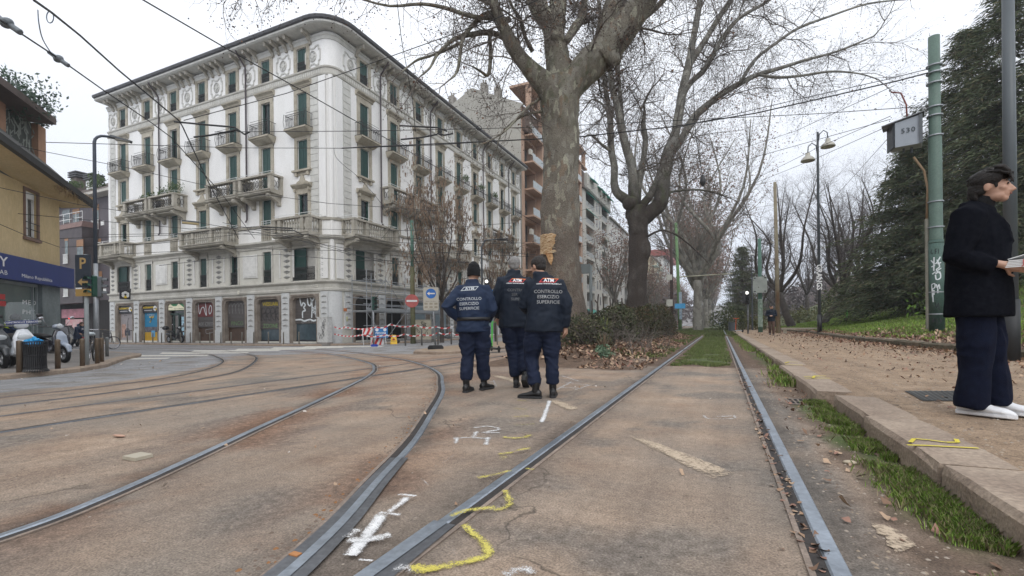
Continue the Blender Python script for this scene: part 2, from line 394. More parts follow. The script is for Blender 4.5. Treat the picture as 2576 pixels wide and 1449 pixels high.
 crk=N('TexVoronoi');crk.feature='DISTANCE_TO_EDGE';crk.inputs['Scale'].default_value=.42;dsp=N('VectorMath');dsp.operation='ADD';nq=N('TexNoise');nq.inputs['Scale'].default_value=2.2;nq.inputs['Detail'].default_value=6;L(geo.outputs['Position'],nq.inputs['Vector']);L(geo.outputs['Position'],dsp.inputs[0]);L(nq.outputs['Color'],dsp.inputs[1]);L(dsp.outputs[0],crk.inputs['Vector'])
 cm=ramp(crk.outputs['Distance'],[(.0,(1,1,1)),(.003,(.6,.6,.6)),(.007,(0,0,0))]);cmm=N('Math');cmm.operation='MULTIPLY';L(cm,cmm.inputs[0]);L(ramp(nz(.8,3,.5,31),[(.5,(0,0,0)),(.6,(.75,.75,.75))]),cmm.inputs[1]);c2=mix(cmm.outputs[0],c2,(.06,.05,.042))
 pt=N('TexVoronoi');pt.inputs['Scale'].default_value=.33;pt.distance='CHEBYCHEV';L(dsp.outputs[0],pt.inputs['Vector']);pc=N('SeparateColor');L(pt.outputs['Color'],pc.inputs[0]);c2=mix(.35,c2,ramp(pc.outputs[0],[(.0,(.4,.41,.42)),(.5,(.5,.5,.5)),(1,(.58,.57,.55))]),'OVERLAY')
 tr_=N('Mapping');tr_.inputs['Scale'].default_value=(3.2,.12,1);tr_.inputs['Rotation'].default_value=(0,0,.35);L(geo.outputs['Position'],tr_.inputs[0]);tn=N('TexNoise');tn.inputs['Scale'].default_value=1.4;tn.inputs['Detail'].default_value=4;L(tr_.outputs[0],tn.inputs['Vector']);c2=mix(.4,c2,ramp(tn.outputs['Fac'],[(.34,(.36,.36,.37)),(.5,(.5,.5,.5)),(.68,(.62,.61,.6))]),'OVERLAY')
 L(c2,b.inputs['Base Color']);b.inputs['Roughness'].default_value=.88;b.inputs['Specular IOR Level'].default_value=.3
 bp=N('Bump');bp.inputs['Strength'].default_value=.8;bp.inputs['Distance'].default_value=.012
 ad=N('Math');ad.operation='ADD';L(grit,ad.inputs[0]);L(fin,ad.inputs[1]);L(ad.outputs[0],bp.inputs['Height']);L(bp.outputs[0],b.inputs['Normal'])
 return m
GROUND=npmesh('ground',V,F,ground_mat(),None,True,kind='structure')
for nm,arr in(('brown',brown),('rust',rust),('soil',soil),('path',pathm),('grass',grass),('dark',dark),('dirt',dirt)):
 a=GROUND.data.attributes.new(nm,'FLOAT','POINT');a.data.foreach_set('value',np.clip(arr,0,1).astype(np.float32).ravel())
# pavements
PAV=M('pavement_asphalt',(.19,.175,.165),.9,col2=(.255,.235,.215),scale=1.2,bump=.4,bscale=60,fine=.15)
KST=M('kerb_granite',(.25,.19,.145),.85,col2=(.36,.285,.22),scale=3.2,bump=.5,bscale=40,fine=.22)
def slab(name,poly,top,bot=-.5,zf=None,mat=None,kerb=.3,h=None):
 """raised pavement: top follows the road height + h; kerb stones as a rim"""
 n=len(poly);P=[]
 for i in range(n):
  a,b=Vector(poly[i]),Vector(poly[(i+1)%n]);k=max(1,int((b-a).length/2.0))
  P+=[a.lerp(b,j/k)for j in range(k)]
 def inset(d):
  out=[]
  for i in range(len(P)):
   t=(P[(i+1)%len(P)]-P[i-1]).normalized();out.append(P[i]+Vector((-t.y,t.x))*d)
  return out
 mb=MB();Q=inset(.03);W=inset(kerb)
 def z(p,e):return zroad(p.x,p.y)+top+e
 r0=[mb.pt((p.x,p.y,z(p,-.4)))for p in P];r1=[mb.pt((p.x,p.y,z(p,-.03)))for p in P];r2=[mb.pt((p.x,p.y,z(p,0)))for p in Q];r3=[mb.pt((p.x,p.y,z(p,0)))for p in W]
 m=len(P)
 for a,b in((r0,r1),(r1,r2),(r2,r3)):
  for i in range(m):mb.face((a[i],a[(i+1)%m],b[(i+1)%m],b[i]))
 mb.cur=1;r4=[mb.pt((p.x,p.y,z(p,.001)))for p in W];mb.face(r4)
 return mb.build(name,[KST,mat or PAV],kind='structure')
slab('pavement',[(-14.55,-8),(-14.5,3),(-14.4,5.0),(-15.0,6.5),(-16.3,7.7),(-18.0,8.75),(-20.3,10.2),(-21.5,11.2),(-22.6,11.9),(-24.5,12.3),(-30,13.2),(-60,16),(-60,-8)],.12)
slab('pavement',[(-60,20.6),(-26,20.9),(-23.4,21.2),(-21.2,22.3),(-20.0,24.0),(-19.2,27.0),(-19.1,32),(-19.1,160),(-60,160)],.12)
slab('traffic_island_pavement',[(-10.9,15.1),(-9.4,14.4),(-8.8,14.9),(-8.4,16.2),(-8.35,24),(-8.35,170),(-12.3,170),(-12.3,24),(-12.0,18),(-11.6,16.2)],.11,mat=M('dusty_paving',(.26,.19,.13),.9,col2=(.34,.25,.17),fine=.15))
# granite kerb of the footpath: long stones with worn corners, one of them displaced
rk=random.Random(5)
kb=MB();y=-.8
while y<60:
 L_=rk.uniform(1.35,2.1)if y<12 else 3.0
 if y<5.7 and y+L_>5.2:L_=5.72-y
 if 5.7<y<5.8:y=5.9
 j=.012*rk.uniform(-1,1)-(.07 if 5.85<y<8.5 else 0)+(.03 if 3.6<y<5.7 else 0);x0,x1=1.0+j,1.34+j;z1=.145+.008*rk.uniform(-1,1);g_=.012
 xs0=x0+(.0 if not 5.4<y<5.7 else .0)
 N_=max(2,int(L_/.25));rs=[]
 for i in range(N_+1):
  yy=y+g_+(L_-2*g_)*i/N_;w=.012*noise.noise((yy*1.7,j*50,0));e_=.03 if i in(0,N_)else 0
  chip=0
  rs.append([(x0+w+e_*.3,yy,-.2),(x0+w+e_*.3,yy,z1-.03-e_),(x0+.022+w,yy,z1-e_*.4),(x1-.01,yy,z1-e_*.4+.4*w),(x1,yy,-.2)])
 kb.rings(rs);y+=L_
kb.build('kerb',KST,kind='structure')
kb=MB();kb.rings([[(4.93+LAWNX(y)-5+.02*noise.noise((y*2,1,0)),y,.05),(4.94+LAWNX(y)-5+.03*noise.noise((y*2.2,4,0)),y,.27+.03*noise.noise((y*1.5,0,0))),(5.02+LAWNX(y)-5,y,.31+.03*noise.noise((y,2,0))),(5.14+LAWNX(y)-5,y,.3),(5.16+LAWNX(y)-5,y,.05)]for y in np.arange(-1,60,.35)])
kb.build('lawn_kerb',M('mossy_kerb',(.05,.05,.028),.95,col2=(.17,.13,.09),scale=5,bump=.6,fine=.3),kind='structure')
kb=MB();kb.box((-2.9,34.6,-.02),(1.0,34.85,.07));kb.build('crossing_sill',KST,kind='structure')
# ------------------------------------------------------------------ rails
RST=M('rail_steel',(.33,.37,.42),.36,.25,2.5,metal=.7,bump=.2,bscale=25,fine=.14)
RSD=M('rail_worn_steel',(.12,.13,.145),.4,.3,3,metal=.7,fine=.2);RGV=M('rail_groove_shade',(.035,.03,.028),.9,.3,6,fine=.3)  # groove barely recessed: its shade is put into a dark strip
RLP=M('rail_lip',(.24,.19,.155),.7,.3,5,metal=.2,fine=.25)
def rail(label,pts,side,hw=.062,head=RST,y0=None,lip=RLP,group='tram rails set in the road',gw=.045):
 """grooved rail: head, groove on the given side (+1 = right of the running direction) and lip"""
 P=[Vector((a,b))for a,b in pts];Q=[]
 for a,b in zip(P,P[1:]):
  k=max(1,int((b-a).length/(.6 if(b-a).length<20 else 3)));Q+=[a.lerp(b,i/k)for i in range(k)]
 Q.append(P[-1])
 if len(P)==2:Q=[P[0].lerp(P[1],t)for t in([i*.003 for i in range(30)]+[.09+i*.03 for i in range(31)])]
 mb=MB();rows=[]
 lat=[-hw/2,-hw/2+.008,hw/2-.008,hw/2,hw/2,hw/2+gw,hw/2+gw,hw/2+gw+.022,hw/2+gw+.022];hz=[-.005,.007,.0085,.0035,.004,.004,.007,.007,-.005]
 for i,p in enumerate(Q):
  t=(Q[min(i+1,len(Q)-1)]-Q[max(i-1,0)]).normalized();nrm=Vector((t.y,-t.x))*side
  rows.append([mb.pt((p.x+nrm.x*l,p.y+nrm.y*l,zg(p.x,p.y)+h))for l,h in zip(lat,hz)])
 for a,b in zip(rows,rows[1:]):
  for k in range(8):mb.cur=(0,0,0,1,1,2,2,2)[k];mb.face((a[k],b[k],b[k+1],a[k+1]))
 return tag(mb.build('tram_rail',[head,RGV,lip]),label,'rail',group)
rail('straight rail beside the footpath kerb, right one of the straight track',S2,-1,hw=.072)
rail('straight rail splashed with yellow paint, left one of the straight track',S1,1)
rail('long curved rail sweeping left from the bottom left corner of the road',L1,1,.055)
rail('curved rail bending left from the switch beside the white spray marks',L2,-1,.055)
rail('thin straight rail crossing behind the curves, farther one of the crossing track',T1,1,.05,RSD)
rail('thin straight rail crossing behind the curves, nearer one of the crossing track',T2,-1,.05,RSD)
rail('dark curved rail next to the grey road, outer one of the far bend',FA1,1,.04,RSD)
rail('dark curved rail on the brown road, inner one of the far bend',FA2,-1,.04,RSD)
def ribbon(mb,pts,w0,w1,dz):
 P=[Vector(p)for p in pts];A=[];B=[]
 for i,p in enumerate(P):
  t=(P[min(i+1,len(P)-1)]-P[max(i-1,0)]).normalized();k=i/(len(P)-1);w=w0+(w1-w0)*k;n=Vector((-t.y,t.x))
  a,b=p+n*w/2,p-n*w/2;A.append(mb.pt((a.x,a.y,zg(a.x,a.y)+dz)));B.append(mb.pt((b.x,b.y,zg(b.x,b.y)+dz)))
 for i in range(len(P)-1):mb.face((A[i],A[i+1],B[i+1],B[i]))
mb=MB();ribbon(mb,[p for p in L2 if-.7<p[1]<2.6],.2,.12,.0115);o=tag(mb.build('switch_plate',M('switch_steel',(.13,.135,.145),.45,.3,3,metal=.6,fine=.2)),'dark steel switch casting along the curved rail where the tracks fork','rail switch')
mb=MB();ribbon(mb,[p for p in L2 if-.7<p[1]<2.6],.05,.04,.0145);mb.build('running_band',RST,o)
mb=MB();ribbon(mb,[(-1.1,-.6),(-1.1,1.0),(-1.1,1.75)],.22,.09,.0115);o=tag(mb.build('switch_plate',MATS['switch_steel']),'dark steel switch casting under the yellow splashed straight rail','rail switch')
mb=MB();ribbon(mb,[(-1.12,-.6),(-1.13,1.0),(-1.13,1.75)],.05,.07,.0145);mb.build('running_band',RST,o)
# ------------------------------------------------------------------ painted road marks
def worn(name,col,th=.35,sc_=60,edge=True,gain=3.0,col2=None):
 """paint that lets the ground through where it is worn or only misted on"""
 m=M(name,col,.8,col2=col2,scale=9);t=m.node_tree;L=t.links.new;b=t.nodes['Principled BSDF'];g=t.nodes.new('ShaderNodeNewGeometry')
 def nz(k,d=3):
  n=t.nodes.new('ShaderNodeTexNoise');n.inputs['Scale'].default_value=k;n.inputs['Detail'].default_value=d;n.inputs['Roughness'].default_value=.7;L(g.outputs['Position'],n.inputs['Vector']);return n.outputs['Fac']
 def mth(op,a,c,cl=False):
  n=t.nodes.new('ShaderNodeMath');n.operation=op;n.use_clamp=cl
  for i,q in((0,a),(1,c)):
   if isinstance(q,(int,float)):n.inputs[i].default_value=q
   else:L(q,n.inputs[i])
  return n.outputs[0]
 x=mth('ADD',mth('MULTIPLY',mth('SUBTRACT',nz(sc_),.5),3.0),mth('MULTIPLY',mth('SUBTRACT',nz(sc_*.12,4),.5),1.6))
 if edge:at_=t.nodes.new('ShaderNodeAttribute');at_.attribute_name='edge';x=mth('ADD',x,mth('MULTIPLY',at_.outputs['Fac'],1.05))
 else:x=mth('ADD',x,1.0)
 L(mth('MULTIPLY',mth('SUBTRACT',x,th),gain,True),b.inputs['Alpha']);return m
YP=worn('old_yellow_line_paint',(.43,.34,.25),.1,55,True,1.0,col2=(.52,.42,.31));ZP=worn('zebra_paint',(.5,.48,.43),.3,14,False,2.5,col2=(.62,.6,.55))
def patch(name,poly,mat,dz=.006,n=8,rough=0.0,seed=1):
 """flat paint on the ground; poly in ground metres, four corners subdivided so that it follows the ground"""
 a,b,c,d=[Vector(p)for p in poly];mb=MB();ids=[]
 for i in range(n+1):
  row=[]
  for j in range(4):
   p=a.lerp(b,i/n).lerp(d.lerp(c,i/n),j/3)
   w=rough*noise.noise((i*.9,j*7+seed,seed));p=p+Vector((w,w*.7))
   row.append(mb.pt((p.x,p.y,zg(p.x,p.y)+dz)))
  ids.append(row)
 for i in range(n):
  for j in range(3):mb.face((ids[i][j],ids[i+1][j],ids[i+1][j+1],ids[i][j+1]))
 o=mb.build(name,mat,kind='structure');a_=o.data.attributes.new('edge','FLOAT','POINT');a_.data.foreach_set('value',np.array([(.45 if i in(0,n)else 1)*(.5,1,1,.5)[j]for i in range(n+1)for j in range(4)],np.float32));return o
def G2(u,v,dz=0):p=onroad(u,v,dz);return(p.x,p.y)
patch('road_marking',[G2(1580,1098),G2(1790,1206),G2(1852,1192),G2(1625,1105)],YP,rough=.02)
patch('road_marking',[G2(1375,1008),G2(1432,1034),G2(1460,1029),G2(1400,1006)],YP,rough=.01)
patch('road_marking',[G2(1230,945),G2(1330,975),G2(1352,973),G2(1262,945)],YP,rough=.01)
patch('road_marking',[G2(2188,1318),G2(2255,1395),G2(2310,1375),G2(2235,1325)],YP,rough=.03)
for(u0,u1,v)in((325,420,903.5),(345,520,896),(400,620,889.5),(480,700,884),(590,790,880),(680,860,876.5),(760,960,873.5)):
 a,b=G2(u0,v+1.2),G2(u1,v-.8);c,d=G2(u1+8,v-3.4),G2(u0+10,v-2.6)
 patch('zebra_crossing',[a,b,c,d],ZP,n=14,rough=.06,seed=v)
# spray paint: grainy dots scattered along strokes
SPW=worn('white_spray',(.70,.70,.70),.68,170,gain=2.0);SPY=worn('yellow_spray',(.54,.46,.08),.78,170,gain=1.8,col2=(.62,.55,.14))
def spray(name,mat,strokes,seed=3):
 Vs=[];Fs=[];E_=[]
 for px,w,k in strokes:
  P=[Vector((*G2(u,v),0))for u,v in px];P=smooth_path(P,6)if len(P)>2 else[P[0].lerp(P[1],i/8)for i in range(9)];w=w*(2.1 if w>.02 else 2.6)*(1.35 if px[0][1]<1175 else 1)*(1.15 if mat is SPY else 1);lift=.0004*(len(E_)//40%9);n0=len(Vs);r_=random.Random(len(P)+int(w*1000))
  for i,p in enumerate(P):
   d=(P[min(i+1,len(P)-1)]-P[max(i-1,0)]);d=d.normalized()if d.length>0 else Vector((1,0,0));n=Vector((-d.y,d.x,0));ww=w*(.85+.3*noise.noise((i*.7,w*90,seed)));end=.35 if i in(0,len(P)-1)else 1
   for j,e in enumerate((0,.7,1,.7,0)):
    q=p+n*ww*(j-2)/4;z=zg(q.x,q.y)+.0045+.0012*(seed%3)+lift
    if-1.28<q.x<-.98 or(q.y<2.2 and q.x<-1.0 and q.x>-2.1):z+=.0125
    if .33<q.x<.42:z+=.01
    Vs.append((q.x,q.y,z));E_.append(e*k*end)
  for i in range(len(P)-1):
   for j in range(4):a=n0+i*5+j;Fs.append((a,a+5,a+6,a+1))
 o=npmesh(name,Vs,Fs,mat,None,kind='structure');at_=o.data.attributes.new('edge','FLOAT','POINT');at_.data.foreach_set('value',np.array(E_,np.float32));return o
spray('road_marking',SPW,[([(1140,1105),(1168,1102),(1232,1104)],.02,1),([(1150,1100),(1146,1118)],.02,1),([(1228,1100),(1222,1122)],.03,1),([(1190,1102),(1200,1086)],.03,1),([(1190,1078),(1230,1074),(1255,1082),(1215,1090),(1262,1090)],.025,1),([(1000,1252),(1050,1258)],.025,1.2),([(1030,1256),(975,1300)],.035,1.2),([(950,1298),(1010,1305)],.025,1),([(965,1300),(905,1380),(878,1410)],.05,1.4),([(870,1370),(930,1368),(985,1355)],.05,1.2),([(875,1365),(900,1340)],.04,.9),([(1383,1008),(1372,1040),(1362,1065)],.03,1.3),([(1330,1110),(1295,1150)],.07,.35),([(1210,1290),(1150,1380),(1120,1420)],.05,.25),([(1260,1449),(1320,1435),(1340,1449)],.05,.9),([(990,1440),(1060,1445)],.05,.8),([(900,1420),(940,1423)],.01,1.4),([(1770,1046),(1785,1055),(1850,1055)],.014,.9),([(1800,1050),(1845,1048)],.014,.9),([(1846,1046),(1850,1056)],.014,.9),([(1410,945),(1465,962)],.03,.9),([(1418,962),(1485,970)],.03,.9),([(1400,975),(1470,978)],.03,1),([(1395,984),(1440,960)],.03,.9),([(1440,984),(1488,968)],.03,.8),([(1380,950),(1430,948)],.02,.7),([(1226,962),(1260,960)],.02,.8),([(1230,972),(1262,972)],.02,.8),([(1240,955),(1250,975)],.02,.8),([(1110,1170),(1150,1140)],.008,.5),([(1080,1230),(1055,1205)],.008,.6)])
spray('road_marking',SPY,[([(1300,1008),(1325,1010)],.02,1),([(1290,1028),(1330,1032)],.02,1),([(1288,1050),(1340,1048)],.02,1),([(1285,1072),(1350,1068)],.015,.9),([(1262,1102),(1310,1104),(1338,1095)],.03,1.1),([(1250,1145),(1300,1140),(1335,1133)],.03,1.1),([(1258,1150),(1275,1160)],.04,.8),([(1200,1212),(1235,1205),(1290,1192)],.035,1),([(1320,1185),(1345,1190)],.03,1),([(1270,1240),(1282,1270),(1255,1285),(1180,1293),(1130,1310)],.035,1.1),([(1165,1330),(1195,1350),(1225,1380),(1220,1405),(1165,1420),(1100,1432),(1030,1445)],.035,1.3),([(1215,1232),(1290,1195),(1330,1165)],.05,.4)],seed=8)
mb=MB()
def kline(px,w,mb):
 P=[onz(u,v,.158)for u,v in px]
 for a,b in zip(P,P[1:]):
  d=(b-a).normalized();n=Vector((-d.y,d.x,0))*w/2;mb.poly([a+n,b+n,b-n,a-n])
for px in(([(2282,1119),(2330,1120),(2462,1127)]),([(2290,1112),(2300,1103),(2335,1106),(2380,1112),(2410,1112),(2405,1104)]),([(2022,947),(2062,946)]),([(2024,951),(2088,951)]),([(2045,950),(2050,945),(2078,946)]),([(1975,917),(2020,918)]),([(1975,913),(1985,910),(2008,911)])):kline(px,.022 if px[0][1]>1000 else .03,mb)
mb.build('kerb_marking',M('kerb_yellow',(.6,.5,.05),.8),kind='structure')
# ------------------------------------------------------------------ the white corner palazzo
WX,WY=-22.39,22.54
def facL(p):return Vector((WX-p.x,WY-p.y,p.z)) # u along the left facade from the corner, o outward
def facR(p):return Vector((WX+p.y,WY+p.x,p.z))
FACS=[(facL,24.8,[2.43+3.37*i for i in range(7)]),(facR,30.7,[3.05+3.21*i for i in range(9)])]
STUC=M('white_stucco',(.74,.73,.705),.85,col2=(.82,.815,.80),scale=.9,bump=.15,bscale=20,fine=.03,stretch=(1,1,.35))
STUC2=M('grey_plaster_base',(.52,.505,.45),.85,col2=(.64,.625,.57),scale=.9,bump=.2,fine=.06,stretch=(1,1,.35))
STN=M('weathered_stone_trim',(.30,.27,.21),.88,col2=(.47,.43,.35),scale=1.8,bump=.4,bscale=25,fine=.14)
STD=M('stained_balcony_stone',(.27,.25,.205),.9,col2=(.46,.43,.37),scale=1.6,bump=.4,fine=.2)
QUO=M('grey_quoin',(.54,.535,.50),.85);SHT=slat('green_shutter',(.026,.088,.075),(.01,.036,.032),.075)
SHT2=slat('faded_green_shutter',(.04,.105,.09),(.016,.048,.042),.075);IRN=M('wrought_iron',(.03,.028,.028),.6);GLS=M('dark_glass',(.018,.022,.024),.12,.3,2);EAV=M('eaves_metal',(.07,.07,.075),.6,.2);ROOFM=M('roof_tiles',(.12,.08,.06),.9,.3,6)
WFR=M('painted_white_rail',(.72,.74,.74),.5)
PZ=thing('corner_apartment_building','ornate white corner palazzo with green shutters and deep dark eaves','building',(0,0,0))
def fb(mb,u0,u1,o0,o1,z0,z1):mb.box((u0,o0,z0),(u1,o1,z1))
def wallgrid(mb,u0,u1,z0,z1,holes,dep=.22,o=0.0):
 us=sorted({u0,u1}|{h[0]for h in holes}|{h[1]for h in holes});zs=sorted({z0,z1}|{h[2]for h in holes}|{h[3]for h in holes})
 us=[u for u in us if u0<=u<=u1];zs=[z for z in zs if z0<=z<=z1]
 for a,b in zip(us,us[1:]):
  for c,d in zip(zs,zs[1:]):
   m,k=(a+b)/2,(c+d)/2
   if any(h[0]<m<h[1]and h[2]<k<h[3]for h in holes):continue
   mb.poly([(a,o,c),(b,o,c),(b,o,d),(a,o,d)])
 for h in holes:
  a,b,c,d=h[:4]
  mb.poly([(a,o,c),(a,o-dep,c),(a,o-dep,d),(a,o,d)]);mb.poly([(b,o,c),(b,o-dep,c),(b,o-dep,d),(b,o,d)])
  mb.poly([(a,o,d),(b,o,d),(b,o-dep,d),(a,o-dep,d)]);mb.poly([(a,o,c),(b,o,c),(b,o-dep,c),(a,o-dep,c)])
Z0,ZB1,ZB2,ZF2,ZF3,ZF4,ZAT,ZEV=-.5,3.2,3.85,6.6,9.75,13.6,17.05,19.75
SHOPW=1.25
def shop_iter():
 for fi,(fx,L,cs)in enumerate(FACS):
  for k,u in enumerate(cs):yield fi,k,u
up=MB();lo=MB()
CR_=.75 # radius of the rounded corner
for fi,(fx,L,cs)in enumerate(FACS):
 big=[(cs[k]-.5,cs[k]+.5,9.98,13.12)for k in((1,2,4,5)if fi==0 else(1,2,6,7))]
 holes=[]
 for k,u in enumerate(cs):
  isb=k in((1,2,4,5)if fi==0 else(1,2,6,7))
  holes+=[(u-.44,u+.44,6.9,9.6),(u-.44,u+.44,9.98 if isb else 11.2,13.12),(u-.44,u+.44,13.8,16.2),(u-.42,u+.42,17.6,19.1)]
 up.xf=fx;wallgrid(up,CR_,L,ZF2,ZEV,holes)
 lh=[]
 for k,u in enumerate(cs):
  lh.append((u-SHOPW,u+SHOPW,-.05,3.02))
  if k in(0,len(cs)-1):lh.append((u-1.1,u+1.1,3.95,6.1))
  elif fi==1 and k==3:lh.append((u-1.1,u+1.1,3.95,6.1))
  else:lh.append((u-.4,u+.4,3.95,6.05))
 lo.xf=fx;wallgrid(lo,CR_,L,Z0,ZF2,lh,.35)
for mb,za,zb in((up,ZF2,ZEV),(lo,Z0,ZF2)):
 mb.xf=None;n=8
 for i in range(n):
  a0,a1=math.pi/2*i/n,math.pi/2*(i+1)/n
  c=(WX-CR_,WY+CR_)
  p=[(c[0]+CR_*math.sin(a),c[1]-CR_*math.cos(a))for a in(a0,a1)]
  mb.poly([(*p[0],za),(*p[1],za),(*p[1],zb),(*p[0],zb)])
 mb.poly([(WX-24.8,WY,za),(WX-24.8,WY+12,za),(WX-24.8,WY+12,zb),(WX-24.8,WY,zb)])
 mb.poly([(WX,WY+30.7,za),(WX-12,WY+30.7,za),(WX-12,WY+30.7,zb),(WX,WY+30.7,zb)])
up.build('wall',STUC,PZ);lo.build('base_wall',STUC2,PZ)
# dark interior behind the openings
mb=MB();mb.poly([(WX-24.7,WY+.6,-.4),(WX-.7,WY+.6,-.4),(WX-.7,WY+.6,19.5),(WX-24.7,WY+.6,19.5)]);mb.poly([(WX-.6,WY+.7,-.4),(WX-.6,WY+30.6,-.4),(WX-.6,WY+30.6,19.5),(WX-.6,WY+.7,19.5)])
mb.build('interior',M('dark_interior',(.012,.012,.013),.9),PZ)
# corner pilasters, quoins, mouldings
def wrap(mb,prof,r=CR_,ext=True,uL=24.8,uR=30.7):
 """moulding profile (o, z) carried along both facades and round the corner"""
 rs=[]
 path=[(WX-uL-.02,WY,0,-1),(WX-r,WY,0,-1)]
 for i in range(1,8):a=math.pi/2*i/8;path.append((WX-r+r*math.sin(a),WY+r-r*math.cos(a),math.sin(a),-math.cos(a)))
 path+=[(WX,WY+r,1,0),(WX,WY+uR+.02,1,0)]
 for x,y,ax,ay in path:rs.append([(x+ax*o,y+ay*o,z)for o,z in prof])
 mb.rings(rs,cap=True)
mb=MB()
wrap(mb,[(-.1,3.2),(.1,3.22),(.12,3.35),(.06,3.4),(.06,3.68),(.14,3.72),(.22,3.8),(.22,3.88),(-.1,3.92)])
wrap(mb,[(-.1,6.25),(.06,6.27),(.08,6.45),(.2,6.55),(.3,6.62),(.3,6.74),(-.1,6.78)])
wrap(mb,[(-.1,16.98),(.07,17.0),(.1,17.08),(.03,17.1),(.03,17.42),(.1,17.46),(.12,17.55),(-.1,17.58)])
mb.build('string_course',M('pale_stone_moulding',(.42,.405,.36),.85,col2=(.56,.545,.5),scale=1.4,bump=.3,fine=.1),PZ)
mb=MB();wrap(mb,[(-.1,6.78),(.07,6.8),(.07,7.72),(.14,7.76),(.14,7.86),(-.1,7.9)]);o_=mb.build('parapet',STUC,PZ)
mb=MB();wrap(mb,[(.05,7.7),(.16,7.72),(.18,7.86),(.05,7.9)]);mb.build('coping',STD,PZ)
mb=MB();rr=random.Random(2)
for fx,L,cs in FACS: # little vertical flutes in the frieze
 mb.xf=fx;u=.9
 while u<L-.2:fb(mb,u,u+.07,.03,.06,17.14,17.4);u+=.19
each(mb,'fluting',QUO,PZ,.25)
mb=MB()
for fx,L,cs in FACS:
 mb.xf=fx
 for a,b in((1.05,1.75),(L-1.0,L-.35)):
  z=8.0
  while z<16.9:fb(mb,a,b,0,.035,z,z+.41);z+=.45
each(mb,'quoin',QUO,PZ,.25)
mb=MB()
for fx,L,cs in FACS:
 mb.xf=fx;fb(mb,.42,.98,0,.05,7.95,16.95);fb(mb,L-.3,L,0,.05,7.95,16.95);fb(mb,.35,.95,0,.05,4.0,6.2)
mb.xf=None;mb.tube([(WX-.24,WY+.24,3.9),(WX-.24,WY+.24,16.98)],.16,10);each(mb,'pilaster',STUC,PZ,.05)
# cornice, eaves, brackets
mb=MB();wrap(mb,[(-.1,19.25),(.05,19.27),(.1,19.45),(.16,19.5),(.16,19.62),(-.1,19.75)]);wrap(mb,[(-.3,19.78),(.86,19.8),(.98,19.86),(.98,19.98),(-.3,20.04)],r=1.0);mb.build('cornice',QUO,PZ)
mb=MB();wrap(mb,[(.8,19.985),(1.0,19.985),(1.1,20.03),(1.14,20.16),(1.1,20.24),(.8,20.2)],r=1.0);mb.build('gutter',EAV,PZ)
mb=MB();wrap(mb,[(-.4,20.05),(1.05,20.2),(1.05,20.24),(-5.5,22.0),(-5.5,21.9)],r=1.0);mb.build('roof',ROOFM,PZ)
mb=MB()
for fi,(fx,L,cs)in enumerate(FACS):
 mb.xf=fx;sp=3.37 if fi==0 else 3.21;u=.75
 us=[]
 for c in cs:us+=[c-.78,c+.78]
 us+=[c+sp/2-.35 for c in cs[:-1]]+[c+sp/2+.35 for c in cs[:-1]]+[L-.9]
 for u in sorted(us):
  pr=[(.0,19.12),(.12,19.13),(.15,19.3),(.3,19.42),(.36,19.5),(.7,19.56),(.78,19.78),(0,19.78)]
  mb.rings([[(u-.09,o,z)for o,z in pr],[(u+.09,o,z)for o,z in pr]])
each(mb,'bracket',STD,PZ,.05)
# medallion panels between the attic windows
def medallion(fx,u):
 mb=MB(fx);z=18.33;w,h=.62,.62
 pts=[(-w,-.35),(-w,.35),(-w+.12,.35),(-w+.12,h),(-.25,h),(-.15,h-.12),(.15,h-.12),(.25,h),(w-.12,h),(w-.12,.35),(w,.35),(w,-.35),(w-.12,-.35),(w-.12,-h),(.25,-h),(.15,-h+.12),(-.15,-h+.12),(-.25,-h),(-w+.12,-h),(-w+.12,-.35),(-w,-.35)]
 for(a,b),(c,d)in zip(pts,pts[1:]):
  dx,dz=c-a,d-b;l=math.hypot(dx,dz);nx_,nz_=-dz/l*.045,dx/l*.045
  P=[(a+nx_,b+nz_),(c+nx_,d+nz_),(c-nx_,d-nz_),(a-nx_,b-nz_)]
  mb.rings([[(u+p[0],0.0,z+p[1])for p in P],[(u+p[0],.045,z+p[1])for p in P]])
 for r0,r1 in((.30,.25),(.13,.0)):
  rs=[[(u+r*math.cos(k*math.pi/8),o,z+1.2*r*math.sin(k*math.pi/8))for k in range(16)]for r,o in((r0,0),(r0,.06),((r0+r1)/2,.08),(r1,.05))]
  mb.rings(rs,cap=False)
 for k in range(6):
  a=k*math.pi/3;c=(u+.19*math.cos(a),.03,z+.22*math.sin(a));mb.ball(c,(.06,.035,.06),6,4)
 mb.build('medallion',QUO,PZ)
for fi,(fx,L,cs)in enumerate(FACS):
 sp=3.37 if fi==0 else 3.21
 for c in cs[:-1]:medallion(fx,c+sp/2)
 medallion(fx,1.45 if fi==0 else 1.75);medallion(fx,L-.75)
